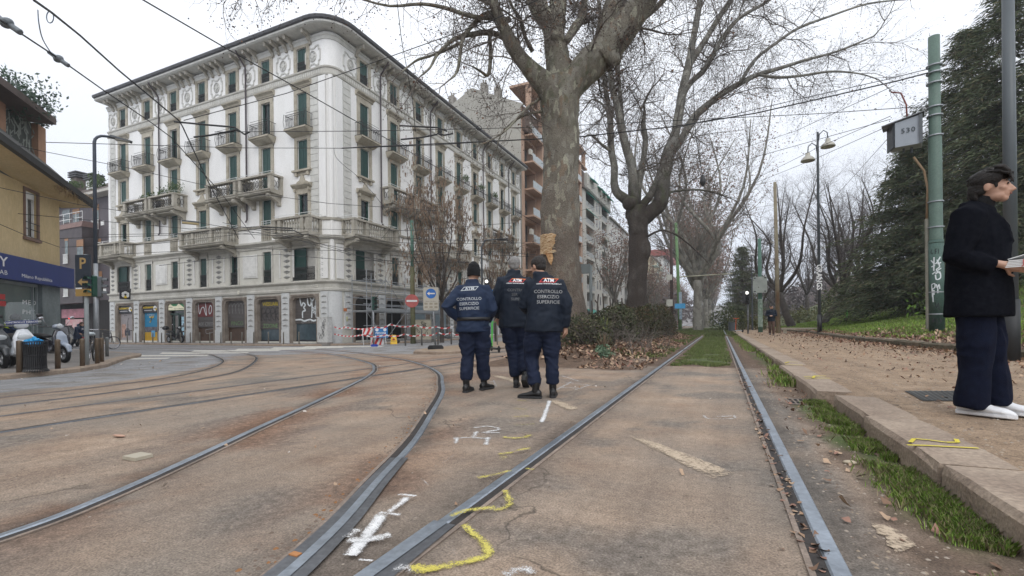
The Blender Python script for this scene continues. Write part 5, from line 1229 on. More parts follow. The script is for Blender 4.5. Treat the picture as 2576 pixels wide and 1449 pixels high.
  mu=t.nodes.new('ShaderNodeMath');mu.operation='MULTIPLY';mu.use_clamp=True;L(ma.outputs[0],mu.inputs[0]);L(mr2.outputs[0],mu.inputs[1])
  mm=t.nodes.new('ShaderNodeMix');mm.data_type='RGBA';L(mu.outputs[0],mm.inputs[0]);L(out,mm.inputs[6]);mm.inputs[7].default_value=(.075,.085,.04,1);out=mm.outputs[2]
 L(out,b.inputs['Base Color']);b.inputs['Roughness'].default_value=.9
 bp=t.nodes.new('ShaderNodeBump');bp.inputs['Strength'].default_value=1;bp.inputs['Distance'].default_value=.06;L(n2.outputs['Fac'],bp.inputs['Height']);L(bp.outputs[0],b.inputs['Normal'])
 return m
BK1=bark_mat('plane_bark',[(.18,.162,.13),(.25,.235,.195),(.215,.195,.155),(.35,.34,.265),(.23,.18,.13)],True,3.1,((5.8,2.6,(.23,.175,.14),.85),))
BK2=bark_mat('grey_plane_bark',[(.16,.15,.13),(.24,.23,.2),(.2,.19,.165),(.32,.31,.27),(.26,.24,.2)],False,1.4);BK3=bark_mat('dark_footed_plane_bark',[(.17,.165,.145),(.25,.245,.22),(.21,.2,.175),(.32,.31,.27),(.26,.24,.2)],True,1.8,((9.0,7.4,(.06,.046,.038),.97),))
TWG=M('twig_brown',(.10,.084,.072),.9,col2=(.19,.165,.145),scale=.5);TWL=M('pale_branch',(.17,.155,.13),.9,col2=(.26,.24,.21),scale=.6)
SEED=M('seed_ball_brown',(.05,.032,.025),.9,.3,2);DLF=M('dry_leaf',(.12,.065,.04),.8,col2=(.2,.11,.07),scale=3)
def limbpts(px,d0,rs,dd=0.0,sub=4,wob=0.0,seed=0):
 """photo pixels + distance -> smooth limb polyline with radii; rs given in photo pixels of half width"""
 n=len(px);P=[atd(u,v,d0+dd*i/max(1,n-1))for i,(u,v)in enumerate(px)];rr=[r*(d0+dd*i/max(1,n-1))/FPX*(.9 if r>20 else 1)for i,r in enumerate(rs)]if len(rs)==n else None
 if rr is None:rr=[(rs[0]+(rs[-1]-rs[0])*i/(n-1))*(d0+dd*i/(n-1))/FPX for i in range(n)]
 Q=smooth_path(P,sub);q=np.interp(np.linspace(0,n-1,len(Q)),range(n),rr)
 return Q,list(q)
def limbmesh(mb,Q,rr,n=14,lump=.08,seed=0,fine=0):
 """gnarled tube"""
 rs=[];ref=Vector((1,0,0))
 for i,p in enumerate(Q):
  d=(Q[min(i+1,len(Q)-1)]-Q[max(i-1,0)]).normalized();a=ref-d*ref.dot(d)
  if a.length<.05:a=d.orthogonal()
  a.normalize();ref=a;b=d.cross(a);ring=[]
  for k in range(n):
   t=2*math.pi*k/n;w=1+lump*noise.fractal((math.cos(t)*1.4+seed,math.sin(t)*1.4,p.z*1.1+seed),1,2,3)*1.6
   ring.append(p+(a*math.cos(t)+b*math.sin(t))*rr[i]*(w+(fine*noise.fractal((math.cos(t)*5+seed,math.sin(t)*5,p.z*3.2),1,2,3)if fine else 0)))
  rs.append(ring)
 mb.rings(rs)
def along(Q,rr,r,S,P,n,L,rad,lo=.15,lev=0,bias=None,spread=1.0):
 """side branches scattered along a limb"""
 for _ in range(n):
  i=int(lo*len(Q)+r.random()*(len(Q)*(1-lo)-1));i=min(i,len(Q)-2);d=(Q[i+1]-Q[i]).normalized()
  nd=(d*.6+Vector((r.gauss(0,1),r.gauss(0,1),r.gauss(0,.8)))*.75*spread)
  if bias is not None:nd+=Vector(bias)
  nd.normalize();grow(S,r,Q[i],nd,L*r.uniform(.6,1.3),min(rad,rr[i]*.5)*r.uniform(.7,1.1),lev,P)
def balls(name,tips,r,frac,size,mat,parent,seed=1,drop=.12,leaf=None):
 q=np.random.RandomState(seed);T=np.array(tips);T=T[q.rand(len(T))<frac];n=len(T);s=size*q.uniform(.7,1.3,(n,1));T=T+np.stack([q.randn(n)*.02,q.randn(n)*.02,-q.rand(n)*drop],1)
 o=np.array([[1,0,0],[0,1,0],[-1,0,0],[0,-1,0],[0,0,1],[0,0,-1]],float);V=(T[:,None,:]+o[None]*s[:,None,:]).reshape(-1,3)
 f=np.array([[0,1,4],[1,2,4],[2,3,4],[3,0,4],[1,0,5],[2,1,5],[3,2,5],[0,3,5]]);F=(np.arange(n)[:,None,None]*6+f[None]).reshape(-1,3)
 return npmesh(name,V,F,mat,parent)
def leaves(name,tips,frac,size,mat,parent,seed=1):
 q=np.random.RandomState(seed);T=np.array(tips);T=T[q.rand(len(T))<frac];n=len(T);a=q.randn(n,3);a/=np.linalg.norm(a,axis=1)[:,None];b=np.cross(a,q.randn(n,3));b/=np.linalg.norm(b,axis=1)[:,None];s=size*q.uniform(.6,1.3,(n,1))
 T=T+q.randn(n,3)*size;V=np.stack([T-a*s,T+b*s*.7,T+a*s,T-b*s*.7],1).reshape(-1,3)
 return npmesh(name,V,np.arange(4*n).reshape(n,4),mat,parent)
# ---- the big plane tree
T1=thing('plane_tree','huge mottled plane tree with a torn pale bark wound low on its trunk','tree')
D1=15.0;r=random.Random(21);S=Segs();mb=MB()
Q,rr=limbpts([(1418,900),(1416,815),(1412,740),(1410,660),(1408,560),(1409,450),(1412,350),(1410,290),(1408,240),(1407,200)],D1,[70,64,58,55,51,47,47,51,52,42],0,12);limbmesh(mb,Q,rr,52,.09,1,.035)
LIMBS1=[([(1400,262),(1372,215),(1340,180),(1311,148),(1286,112),(1264,62),(1246,18),(1234,-40),(1225,-110)],[36,31,26,22,18,13,12,10,8],-1.2),([(1405,240),(1403,170),(1398,120),(1390,70),(1362,30),(1340,-20),(1318,-90),(1300,-170)],[38,34,32,27,25,26,22,16],.8),([(1396,110),(1400,60),(1404,0),(1408,-70),(1402,-160)],[26,24,23,20,14],1.5),([(1424,105),(1446,70),(1464,45),(1470,5),(1474,-60)],[9,11,9,8,6],1.0),([(1412,250),(1442,205),(1475,172),(1508,140),(1528,90),(1540,30),(1556,-40),(1575,-120)],[44,42,44,42,28,26,24,16],.0),([(1508,150),(1545,105),(1585,50),(1622,0),(1655,-60),(1690,-130)],[46,40,36,32,26,18],-.6),([(1505,130),(1535,135),(1552,158)],[30,20,10],-.5)]
LQ=[]
for i,(px,rs,dd)in enumerate(LIMBS1):
 Q,rr=limbpts(px,D1,rs,dd);limbmesh(mb,Q,rr,16,.1,i*3);LQ.append((Q,rr))
# secondary boughs seen against the building and the sky
SEC1=[([(1290,118),(1262,92),(1228,82),(1190,86),(1150,95),(1125,112),(1098,140),(1082,170),(1060,190)],[8,7,7,6,5,4.5,4,3,2],-1.5,0),([(1250,30),(1216,40),(1190,62),(1165,95),(1158,135),(1150,180),(1132,200)],[8,7,6,5,4,3.5,2],-2.0,0),([(1232,90),(1234,130),(1232,170),(1226,190),(1210,180),(1190,168)],[5,5,5,4,3,2],-1.0,1),([(1158,108),(1130,122),(1090,138),(1052,150),(1030,165),(1000,190)],[4,4,3,3,2.5,1.6],-2.0,1),([(1282,50),(1225,45),(1180,40),(1120,20),(1060,10),(980,15),(900,-5)],[7,6,5.5,5,4,3,2],-3.0,0),([(1240,10),(1180,-20),(1090,-45),(980,-60),(860,-55),(740,-60),(640,-50)],[8,7,6,5,4,3,2],-4.0,0),([(1340,130),(1320,90),(1310,50),(1290,20),(1270,-30)],[6,5,5,4,3],-1.0,0),([(1430,150),(1452,168),(1480,182),(1500,195)],[5,4,4,3],1.0,0),([(1362,245),(1330,268),(1300,300),(1270,330),(1235,352),(1205,365)],[4,3.5,3,2.6,2,1.5],-1.5,0),([(1370,280),(1335,285),(1300,300),(1262,335),(1248,380)],[4,3.2,2.6,2,1.4],-.5,1),([(1462,205),(1488,160),(1498,100),(1510,40),(1500,-30)],[6,6,5,4,3],2.0,0),([(1600,60),(1650,20),(1700,-30),(1760,-60)],[8,7,6,4],1.0,0)]
P1=dict(PLANE_H)
for i,(px,rs,dd,lv)in enumerate(SEC1):
 Q,rr=limbpts(px,D1,rs,dd,3);limbmesh(mb,Q,rr,8,.06,i)
 along(Q,rr,r,S,P1,7 if lv==0 else 4,1.5 if lv==0 else 1.1,.02,.1,1,(0,0,-.25),1.1)
 grow(S,r,Q[-1],(Q[-1]-Q[-2]).normalized(),1.4,rr[-1],1,P1)
for(Q,rr),n,L in zip(LQ,(12,8,6,6,9,9,2),(2.4,2.2,2.2,1.6,2.2,2.4,1)):
 along(Q,rr,r,S,P1,n,L,.045,.3,0,None,1.0)
for Q,rr in LQ[:6]: # the limbs taper on upwards beyond the picture
 d_=(Q[-1]-Q[-2]).normalized();T_=[Q[-1]-d_*.05]
 for k in range(6):T_.append(T_[-1]+(d_+Vector((r.gauss(0,.18),r.gauss(0,.18),.12))).normalized()*.75)
 tr_=[rr[-1]*(1-k/6.6)for k in range(7)];limbmesh(mb,T_,tr_,10,.08,7);along(T_,tr_,r,S,P1,9,2.2,.04,.1,0);grow(S,r,T_[-1],d_,1.6,tr_[-1],1,P1)
for(u,v,d)in((620,-30,11.5),(700,-40,11.5),(760,-30,11),(1010,-20,12),(1130,-30,12),(900,-45,11.5),(580,-40,11)):
 for _ in range(3):grow(S,r,atd(u+r.uniform(-40,40),v,d),Vector((r.gauss(0,.4),r.gauss(0,.4),-.8)).normalized(),r.uniform(.8,1.5),.012,1,P1)
for _ in range(20): # drooping twig curtain in front of the cornice
 u,v=r.uniform(1010,1330),r.uniform(180,330);grow(S,r,atd(u,v,14),Vector((r.gauss(0,.7),r.gauss(0,.5),-.45)).normalized(),r.uniform(.7,1.4),.01,1,P1)
mb.build('trunk',BK1,T1,True)
V,F=S.mesh();npmesh('crown',V,F,TWG,T1);balls('seed_balls',S.tips,r,.28,.017,SEED,T1,3);leaves('dry_leaves',S.tips,.02,.04,DLF,T1,5)
# torn bark wound: splintered pale wood set into the trunk on the side of the road
mb=MB();rw2=random.Random(6);c=atd(1378,617,D1-.62)
rt_,up_=RT,Vector((0,0,1))
outl=[(-.22,-.32),(-.25,.05),(-.24,.24),(-.12,.28),(.02,.25),(.12,.27),(.26,.2),(.2,.1),(.22,-.05),(.14,-.15),(.12,-.3),(.16,-.5),(.1,-.72),(.02,-.6),(-.05,-.38),(-.14,-.34)]
def onT1(a,z,off): # wrap on the trunk
 ax=atd(1410,617,D1);R_=.70;x0=(c-ax).dot(RT)+a;x0=max(-.66,min(.66,x0));return ax+RT*x0-FW*(math.sqrt(max(.02,R_*R_-x0*x0))+off)+up_*z
ctr=mb.pt(onT1(-.02,-.05,.03));ring=[mb.pt(onT1(a,z,.03))for a,z in outl]
for i in range(len(ring)):mb.face((ctr,ring[i],ring[(i+1)%len(ring)]))
WD=M('splintered_wood',(.35,.17,.07),.85,col2=(.62,.42,.22),scale=7,bump=.8,fine=.3,stretch=(1,1,2.2));w_=mb.build('bark_wound',WD,T1)
mb=MB()
for i in range(150):
 a,z=rw2.uniform(-.22,.2),rw2.uniform(-.33,.25)
 l=rw2.uniform(.04,.13);t=rw2.uniform(-.4,.4);p0=onT1(a-l/2,z-t*l/2,.035);p1=onT1(a+l/2,z+t*l/2,.05+rw2.uniform(0,.03));mb.tube([p0,p1],[.013,.004],3)
mb.build('splinters',M('pale_splinter',(.6,.42,.24),.8,col2=(.75,.6,.4),scale=9),w_)
# ---- second plane tree
T2=thing('plane_tree','second dark trunked plane tree rising behind the hedge beside the tracks','tree')
D2=26.0;S=Segs();mb=MB()
Q,rr=limbpts([(1602,830),(1602,780),(1604,700),(1606,640),(1605,590),(1603,550),(1600,520)],D2,[34,30,26,26,25,28,26]);limbmesh(mb,Q,rr,20,.16,30)
mb.ball(atd(1618,628,D2-.1),(.42,.42,.75),12,9);mb.ball(atd(1586,512,D2-.2),(.45,.4,.4),12,9);mb.ball(atd(1672,488,D2),(.3,.3,.35),10,8)
LIMBS2=[([(1592,520),(1572,500),(1552,484),(1545,462),(1545,420),(1537,371),(1535,300),(1527,245),(1520,200),(1512,140),(1505,60)],[16,14,12,11,10,10,8,7,6,4,3],0,1.2),([(1596,520),(1593,470),(1589,421),(1570,352),(1554,273),(1539,211),(1534,150),(1540,80),(1548,0)],[17,14,12,12,10,9,7,6,4],-1,1.0),([(1600,520),(1606,470),(1617,410),(1624,350),(1618,312),(1622,280)],[13,10,9,8,7,4],0,.8),([(1570,350),(1560,240),(1556,160),(1580,90),(1600,10)],[6,6,5,4,3],2,.9),([(1605,560),(1635,535),(1658,516),(1666,480),(1678,400),(1700,330),(1716,234),(1734,156),(1744,98),(1758,20),(1765,-40)],[22,22,24,20,18,13,12,11,9,8,6],0,1.2),([(1600,530),(1630,500),(1655,455),(1678,400),(1708,360),(1742,301),(1773,270),(1820,234),(1860,211),(1905,188),(1960,172),(2030,150),(2110,128),(2200,90)],[12,11,12,12,11,11,10,9,8,6,5,4,3,2],1,1.2),([(1690,385),(1706,310),(1718,240),(1740,205),(1768,180),(1790,145),(1816,98),(1858,47),(1920,10),(1980,-30)],[10,9,9,8,8,7,6,5,4,3],-1,1.1),([(1734,164),(1758,125),(1782,88),(1806,48),(1838,0),(1870,-50)],[9,9,8,8,7,5],0,1),([(1860,211),(1900,150),(1950,110),(2010,70),(2090,40),(2180,10),(2260,0)],[5,5,4,4,3,2.4,1.5],2,1.2),([(1905,188),(1960,195),(2020,190),(2090,180),(2160,185),(2210,200)],[4,4,3.4,3,2,1.3],-2,1.1),([(1664,488),(1720,478),(1780,480),(1840,500)],[4,3.4,2.6,1.5],1,.8),([(1622,600),(1660,580),(1700,590),(1745,625),(1780,660)],[3.4,3,2.6,2,1.2],-1,.7),([(1545,385),(1515,365),(1488,340),(1470,345)],[5,4,3,2],-1,.8),([(1537,300),(1515,262),(1490,250),(1478,262)],[4,3,2.4,1.6],1,.8)]
P2=dict(PLANE_H);
for i,(px,rs,dd,k)in enumerate(LIMBS2):
 Q,rr=limbpts(px,D2,[q*.88 for q in rs],dd,3);limbmesh(mb,Q,rr,11,.09,i*2+50)
 along(Q,rr,r,S,P2,int((16 if len(px)>7 else 8)*k),3.3*k,.04,.22,0 if len(px)>5 else 1,(0,0,-.05),1.0)
 grow(S,r,Q[-1],(Q[-1]-Q[-2]).normalized(),2.6,rr[-1],1,P2)
mb.build('trunk',BK3,T2,True);V,F=S.mesh();npmesh('crown',V,F,TWG,T2);balls('seed_balls',S.tips,r,.12,.024,SEED,T2,4);leaves('dry_leaves',S.tips,.008,.06,DLF,T2,6)
print('twigs',len(S.a))
# ---- generic bare tree
def baretree(label,loc,H,trunk_h,tr,spread,nl,seed,mat=BK2,twm=TWL,leaf=None,frac=.0,lsz=.1,habit=None,group=None,lean=(0,0),fork=1,name='bare_tree',levels=3,L0=None,twr=1.0):
 t=thing(name,label,'tree',loc,0,group);r=random.Random(seed);S=Segs();mb=MB()
 base=Vector((0,0,-.2));top=Vector((lean[0],lean[1],trunk_h));mid=base.lerp(top,.5)+Vector((r.uniform(-.1,.1),r.uniform(-.1,.1),0))
 Q=smooth_path([base,base.lerp(mid,.3),mid,top],4);rr=list(np.linspace(tr*1.25,tr*.8,len(Q)));rr[0]*=1.3;limbmesh(mb,Q,rr,12,.12,seed)
 Pp=dict(habit or dict(seg=[7,5,4,3],wig=[.1,.16,.22,.3],grav=[.09,.05,.03,0],kids=[1,1,1,0],prob=[.85,.85,.8,0],ang=(18,48),len=(.45,.75),max=levels))
 for k in range(nl):
  a=2*math.pi*(k+r.random()*.5)/nl;s=r.uniform(.55,1.0)if k else .15
  tgt=Vector((math.cos(a)*spread*s,math.sin(a)*spread*s,H-trunk_h-r.random()*H*.16));ctrl=[top,top+Vector((tgt.x*.38,tgt.y*.38,tgt.z*.25)),top+Vector((tgt.x*.72,tgt.y*.72,tgt.z*.6)),top+tgt]
  ctrl=[c+Vector((r.gauss(0,.032*H),r.gauss(0,.032*H),0))if i else c for i,c in enumerate(ctrl)]
  Q=smooth_path(ctrl,4);rr=list(np.linspace(tr*.6,tr*.08,len(Q)));limbmesh(mb,Q,rr,8,.08,seed+k)
  for _ in range(int(9*fork)):
   i=int(len(Q)*r.uniform(.18,.95));i=min(i,len(Q)-2);d=(Q[i+1]-Q[i]).normalized();nd=(d+Vector((r.gauss(0,1),r.gauss(0,1),r.gauss(0,.5)))*.55).normalized()
   grow(S,r,Q[i],nd,(L0 or H*.28)*r.uniform(.6,1.1),max(rr[i]*.4,.02)*twr,0,Pp)
 mb.build('trunk',mat,t,True);V,F=S.mesh();npmesh('crown',V,F,twm,t)
 if leaf:leaves('leaves',S.tips,frac,lsz,leaf,t,seed)
 return t
HZL=M('rusty_remaining_leaves',(.2,.12,.09),.9,col2=(.3,.2,.16),scale=.7)
t3=baretree('broad vase shaped plane tree full of pale rising branches over the grass track',(-2.3,57.5,0),25,5.8,.5,9.0,12,3,leaf=HZL,frac=.22,lsz=.08,name='plane_tree',fork=1.35,L0=5.6,twr=.75)
row=[]
labs=['plane tree just behind the broad vase shaped one','third plane tree of the row closing over the tracks','fourth plane tree of the row along the tracks','fifth hazy plane tree of the row along the tracks','sixth hazy plane tree of the row, small in the distance','seventh hazy plane tree of the row, small in the distance','last visible plane tree of the row before the junction']
P3=dict(seg=[6,4,3,2],wig=[.1,.16,.22,.3],grav=[.09,.05,.03,0],kids=[1,1,1,0],prob=[.8,.8,.8,0],ang=(18,48),len=(.45,.75),max=2)
t4=baretree(labs[0],(-3.0,70,0),21,6,.45,5.6,8,5,leaf=HZL,frac=.8,lsz=.16,name='plane_tree',habit=P3,fork=1.4,L0=4.4)
for k,y in enumerate((84,98,114,134,158,190)):
 dup(t4,(-3.0+(.5 if k%2 else-.3),y,0),k*1.3,labs[k+1],.93)
ra=random.Random(12)
for k in range(6):dup(t4,(-12.6+ra.uniform(-1,1),62+22*k,0),ra.uniform(0,6),['brown leafed street tree on the far pavement, before the cream block','brown leafed street tree on the far pavement, by the green tram pole','street tree on the far pavement behind the graffitied pole','small hazy street tree on the far pavement beyond the dark post','smaller hazy street tree farther up the far pavement','smallest hazy street tree at the end of the far pavement'][k],.62)
# ---- park trees on the right
DKB=M('dark_park_bark',(.045,.038,.033),.95,col2=(.09,.075,.065),scale=3,bump=.5);DKT=M('dark_park_twig',(.075,.062,.058),.95,col2=(.13,.11,.105),scale=.6)
PKH=dict(seg=[8,6,4,3],wig=[.2,.24,.3,.34],grav=[.07,.05,.03,.02],kids=[2,1,1,0],prob=[.62,.9,.9,0],ang=(25,60),len=(.42,.72),max=3)
def onlawn(u,d):
 p=atd(u,800,d);return(p.x,p.y,zg(p.x,p.y)-.1)
baretree('dark bare park tree with a forked trunk left of the tall double lamp',onlawn(1995,42),13.5,3.2,.30,3.9,6,31,DKB,DKT,habit=PKH,lean=(-1.0,.3))
baretree('leaning bare park tree right of the tall double lamp',onlawn(2062,38),12.5,2.4,.27,4.0,6,34,DKB,DKT,habit=PKH,lean=(1.6,.3))
baretree('bare park tree between the leaning tree and the conifers',onlawn(2150,46),13.5,2.8,.28,4.2,6,37,DKB,DKT,habit=PKH,lean=(.5,0))
tb=baretree('far bare park tree behind the grey cabinet',onlawn(1915,66),13,3,.3,4.6,6,41,DKB,DKT,habit=P3,fork=1.4)
for k,(u,d,lab)in enumerate(((1955,78,'far bare park tree left of the forked one'),(2030,70,'far bare park tree seen through the forked tree'),(2100,82,'far bare park tree in front of the orange brick house'),(2185,74,'far bare park tree beside the dark conifer'),(1880,92,'small far bare tree above the lamp row'),(1935,105,'hazy bare tree at the back of the park'),(2055,110,'hazy bare tree behind the brick house'),(2135,60,'bare park tree above the brick path'),(1862,125,'hazy bare tree at the edge of the park path'))):
 dup(tb,onlawn(u,d),k*1.7,lab,ra.uniform(.85,1.1))
# distant wood that reads as one brown mass behind park and tracks
q=np.random.RandomState(4);n=26000
U=q.rand(n);px_=np.where(q.rand(n)<.8,5+75*U,-40+30*U);py_=q.uniform(120,230,n);pz_=q.rand(n)**.8*(9+3*np.sin(px_*.3)+2*np.sin(py_*.2))+1.5
P=np.stack([px_,py_,pz_],1);a=q.randn(n,3)*.5;b=q.randn(n,3)*.22;V=np.stack([P-a,P+b,P+a,P-b],1).reshape(-1,3)
npmesh('distant_wood',V,np.arange(4*n).reshape(n,4),M('distant_twigs',(.09,.075,.075),1,col2=(.17,.14,.135),scale=.2),None,kind='stuff')
# ---- conifers
CON=M('dark_yew_needles',(.06,.078,.045),.95,col2=(.15,.175,.105),scale=1.2,spec=.05);CON2=M('brownish_needles',(.12,.11,.065),.9,col2=(.18,.165,.1),scale=1.5,spec=.05)
def conifer(label,loc,H,Rd,seed,n=900,droop=.5,low=.04):
 t=thing('conifer_tree',label,'tree',loc);q=np.random.RandomState(seed);mb=MB();mb.tube([(0,0,-.3),(0,0,H*.5),(0,0,H)],[.35,.2,.03],8);mb.build('trunk',DKB,t)
 S=Segs();pts=[];dirs=[]
 for i in range(n):
  h=H*(low+(1-low)*q.rand()**1.15);k=(1-h/H);L=Rd*(k**.75)*q.uniform(.4,1.2)*(.8+.35*math.sin(h*2.1+seed)*math.sin(i))+.25;a=q.rand()*6.283;d=np.array([math.cos(a),math.sin(a),0]);p=np.array([0,0,h]);m=max(3,int(L/.28));lift=q.uniform(.0,.35)
  for j in range(m):
   f=(j+1)/m;p2=np.array([0,0,h])+d*L*f+np.array([0,0,L*(lift*f-droop*f*f)]);S.add(p,p2,.03*(1-f)+.006,.03*(1-f)+.004);p=p2
   if f>.3:
    for _ in range(15):pts.append(p2+q.randn(3)*np.array([.2,.2,.08]));dirs.append(d*.9+q.randn(3)*.45)
 V,F=S.mesh();npmesh('branches',V,F,DKB,t);P=np.array(pts);Dr=np.array(dirs);Dr[:,2]=.1-.95*q.rand(len(P));Dr/=np.linalg.norm(Dr,axis=1)[:,None]
 w=np.cross(Dr,q.randn(len(P),3));w/=np.linalg.norm(w,axis=1)[:,None];s=q.uniform(.12,.36,(len(P),1));V=np.stack([P-w*s*.05,P+Dr*s*.5-w*s*.085,P+Dr*s,P+Dr*s*.5+w*s*.085],1).reshape(-1,3)
 npmesh('foliage',V,np.arange(len(V)).reshape(-1,4),[CON,CON2],t,mi=(q.rand(len(P))<.22).astype(int));return t
conifer('tall dark conifer with hanging sprays behind the grey lamp pole',onlawn(2545,23),15.2,4.6,3,850,.5,.07)
conifer('broad dark conifer left of the green tram pole',onlawn(2300,28),10.3,4.7,5,900,.35,.05)
conifer('dark conifer at the picture edge behind the man in the black coat',onlawn(2720,20),12,4.2,8,450,.5)
conifer('tall spired conifer between the broad one and the grey lamp pole',onlawn(2440,27),15.0,5.4,9,950,.4,.06)
# cedar far in the park and evergreen shrubs
conifer('far flat topped cedar behind the traffic light',onlawn(1868,60),10.5,3.4,12,420,.12,.2)
SHB=M('dark_shrub_leaves',(.03,.045,.02),.9,col2=(.09,.11,.045),scale=2,spec=.1);SHB2=M('olive_shrub_leaves',(.08,.085,.03),.9,col2=(.15,.15,.065),scale=2,spec=.1)
for k,(u,d,rx,rz_,n,lab)in enumerate(((1830,52,2.2,1.9,2600,'olive green shrub left of the traffic light'),(1900,50,1.8,1.2,1500,'low evergreen shrub behind the grey cabinet post'),(2110,44,1.9,1.6,1800,'dark round shrub at the foot of the leaning tree'),(2010,52,2.2,1.2,1500,'bright low shrub on the lawn left of the double lamp'),(2405,21,1.4,1.0,1300,'bright green shrub under the conifers'))):
 x,y,z=onlawn(u,d);leafclump('shrub',(x,y,z+rz_*.6),(rx,rx,rz_),n,.12,SHB if k%2==0 else SHB2,lab,'shrub',seed=40+k,mat2=SHB2 if k!=4 else M('bright_leaf',(.1,.2,.02),.8))
# ---- small pod-bearing tree in front of the palazzo
p=onroad(1112,858,.11);t=baretree('small bare tree hung with dry brown pods in front of the white facade',(p.x,p.y,p.z),9.6,2.6,.13,3.1,8,61,DKB,DKT,habit=dict(PKH,grav=[.02,-.02,-.04,-.05]),name='pod_tree',L0=2.6,fork=.8,levels=3)
def pods(t,seed,n_,hh,rad):
 q=np.random.RandomState(seed);me=[c for c in t.children if c.name.startswith('crown')][0].data;co=np.empty(len(me.vertices)*3,np.float32);me.vertices.foreach_get('co',co);co=co.reshape(-1,3);T=co[q.randint(0,len(co),n_)]
 L=q.uniform(.1,.28,n_);w=.028;z=np.zeros(n_);a=q.rand(n_)*6.28;c_,s_=np.cos(a)*w,np.sin(a)*w
 V=np.stack([T+np.stack([-c_,-s_,z],1),T+np.stack([c_,s_,z],1),T+np.stack([c_*.6,s_*.6,-L],1),T+np.stack([-c_*.6,-s_*.6,-L],1)],1).reshape(-1,3)
 npmesh('seed_pods',V,np.arange(4*n_).reshape(n_,4),M('dry_pod',(.15,.1,.065),.9,col2=(.27,.19,.13),scale=4),t)
pods(t,3,4200,9,3)
p=onroad(1248,856,.11);t=baretree('second small pod tree between the grey haired man and the facade',(p.x,p.y,p.z),6.4,2.2,.09,1.9,6,63,DKB,DKT,habit=dict(P3,grav=[.02,-.02,-.04,-.05]),name='pod_tree',L0=1.8,fork=.8);pods(t,4,1100,6,2)
# ---- overgrown bank: hedge, stumps, palm
HB1=M('hedge_leaf_dark',(.02,.028,.012),.9,col2=(.07,.08,.03),scale=3);HB2=M('hedge_leaf_brown',(.07,.045,.025),.9,col2=(.13,.085,.045),scale=3)
def hedge(label,cx,cy,rx,ry,h,n,seed,mat2=HB2,size=.035):
 q=np.random.RandomState(seed);z0=zg(cx,cy);th=q.rand(n)*6.283;rr=q.rand(n)**.35;zz=q.rand(n)
 prof=(1-zz**3*.5);x=cx+np.cos(th)*rx*rr*prof;y=cy+np.sin(th)*ry*rr*prof;zz=zz*h*(1+.16*np.sin(x*3+seed)+.1*np.sin(y*5));P=np.stack([x,y,z0-.05+zz],1)
 a=q.randn(n,3);a/=np.linalg.norm(a,axis=1)[:,None];b=np.cross(a,q.randn(n,3));b/=np.linalg.norm(b,axis=1)[:,None];s=size*q.uniform(.6,1.5,(n,1))
 V=np.stack([P-a*s,P+b*s*.5,P+a*s,P-b*s*.5],1).reshape(-1,3);o=thing('hedge',label,'hedge',(0,0,0));npmesh('foliage',V,np.arange(4*n).reshape(n,4),[HB1,mat2],o,mi=(q.rand(n)<.35).astype(int))
 S=Segs();r=random.Random(seed)
 for _ in range(int(60*rx*ry)+20):
  t_,k_=r.uniform(0,6.28),r.random()**.5;p=Vector((cx+rx*.85*k_*math.cos(t_),cy+ry*.85*k_*math.sin(t_),z0-.05));grow(S,r,p,Vector((r.gauss(0,.35),r.gauss(0,.35),1)).normalized(),h*r.uniform(.8,1.15),.012,2,PLANE_H)
 V,F=S.mesh();npmesh('stems',V,F,DKB,o);return o
hedge('dense clipped hedge block at the far end of the bank beside the grass track',-3.35,20.2,1.15,2.2,1.35,15000,2)
hedge('dark green hedge block right under the second plane tree',-3.2,25.5,1.2,3.0,1.35,12000,3)
hedge('brown thorny thicket at the foot of the huge plane tree',-3.55,16.0,1.1,1.9,1.05,5200,4,M('thicket_leaf',(.06,.075,.045),.9,col2=(.14,.11,.07),scale=3),.045)
c_=atd(1476,830,12.9);hedge('low dead bramble tangle hiding the foot of the huge trunk',c_.x,c_.y,.75,.9,.75,1500,6,M('thicket_leaf',(.06,.075,.045)),.04);c_=atd(1440,840,13.4);hedge('grey twiggy bramble between the right officer and the trunk',c_.x,c_.y,.7,.7,.6,900,7,M('thicket_leaf',(.06,.075,.045)),.04)
S=Segs();r=random.Random(9)
for _ in range(330):
 x,y=-3.5+r.gauss(0,.8),r.uniform(12.3,18.5);grow(S,r,Vector((x,y,zg(x,y))),Vector((r.gauss(0,.5),r.gauss(0,.5),1)).normalized(),r.uniform(.5,1.25),.012,2,PLANE_H)
V,F=S.mesh();npmesh('undergrowth',V,F,TWG,None,kind='stuff')
o=thing('cut_saplings','clump of cut dark stems standing out of the thicket','shrub',(-3.7,17.0,zg(-3.7,17.0)))
for k in range(9):mb=MB();a=r.uniform(-.5,.5);mb.tube([(k*.14-.6,0,0),(k*.14-.6+a*.25,.1,.8+.5*r.random()),(k*.14-.6+a*.5,.15,1.4+.35*r.random())],[.035,.028,.025],6);mb.build('stem',DKB,o)
def fan(label,loc,n,L,mat,seed,wid=.03,name='palm_seedling'):
 r=random.Random(seed);mb=MB();z0=zg(*loc)
 for k in range(n):
  a=r.uniform(0,6.28);t=r.uniform(.15,.9);d=Vector((math.cos(a)*t,math.sin(a)*t,1)).normalized();s=d.cross(Vector((0,0,1))).normalized()*wid;P=[Vector((*loc,z0))+d*L*f*r.uniform(.9,1)+Vector((0,0,-L*.25*t*f*f))for f in(0,.35,.7,1)]
  w=[.5,1,.7,.1];rs=[[p-s*q_,p+s*q_]for p,q_ in zip(P,w)]
  for A,B in zip(rs,rs[1:]):mb.poly([A[0],A[1],B[1],B[0]])
 return tag(mb.build(name,mat),label,'plant')
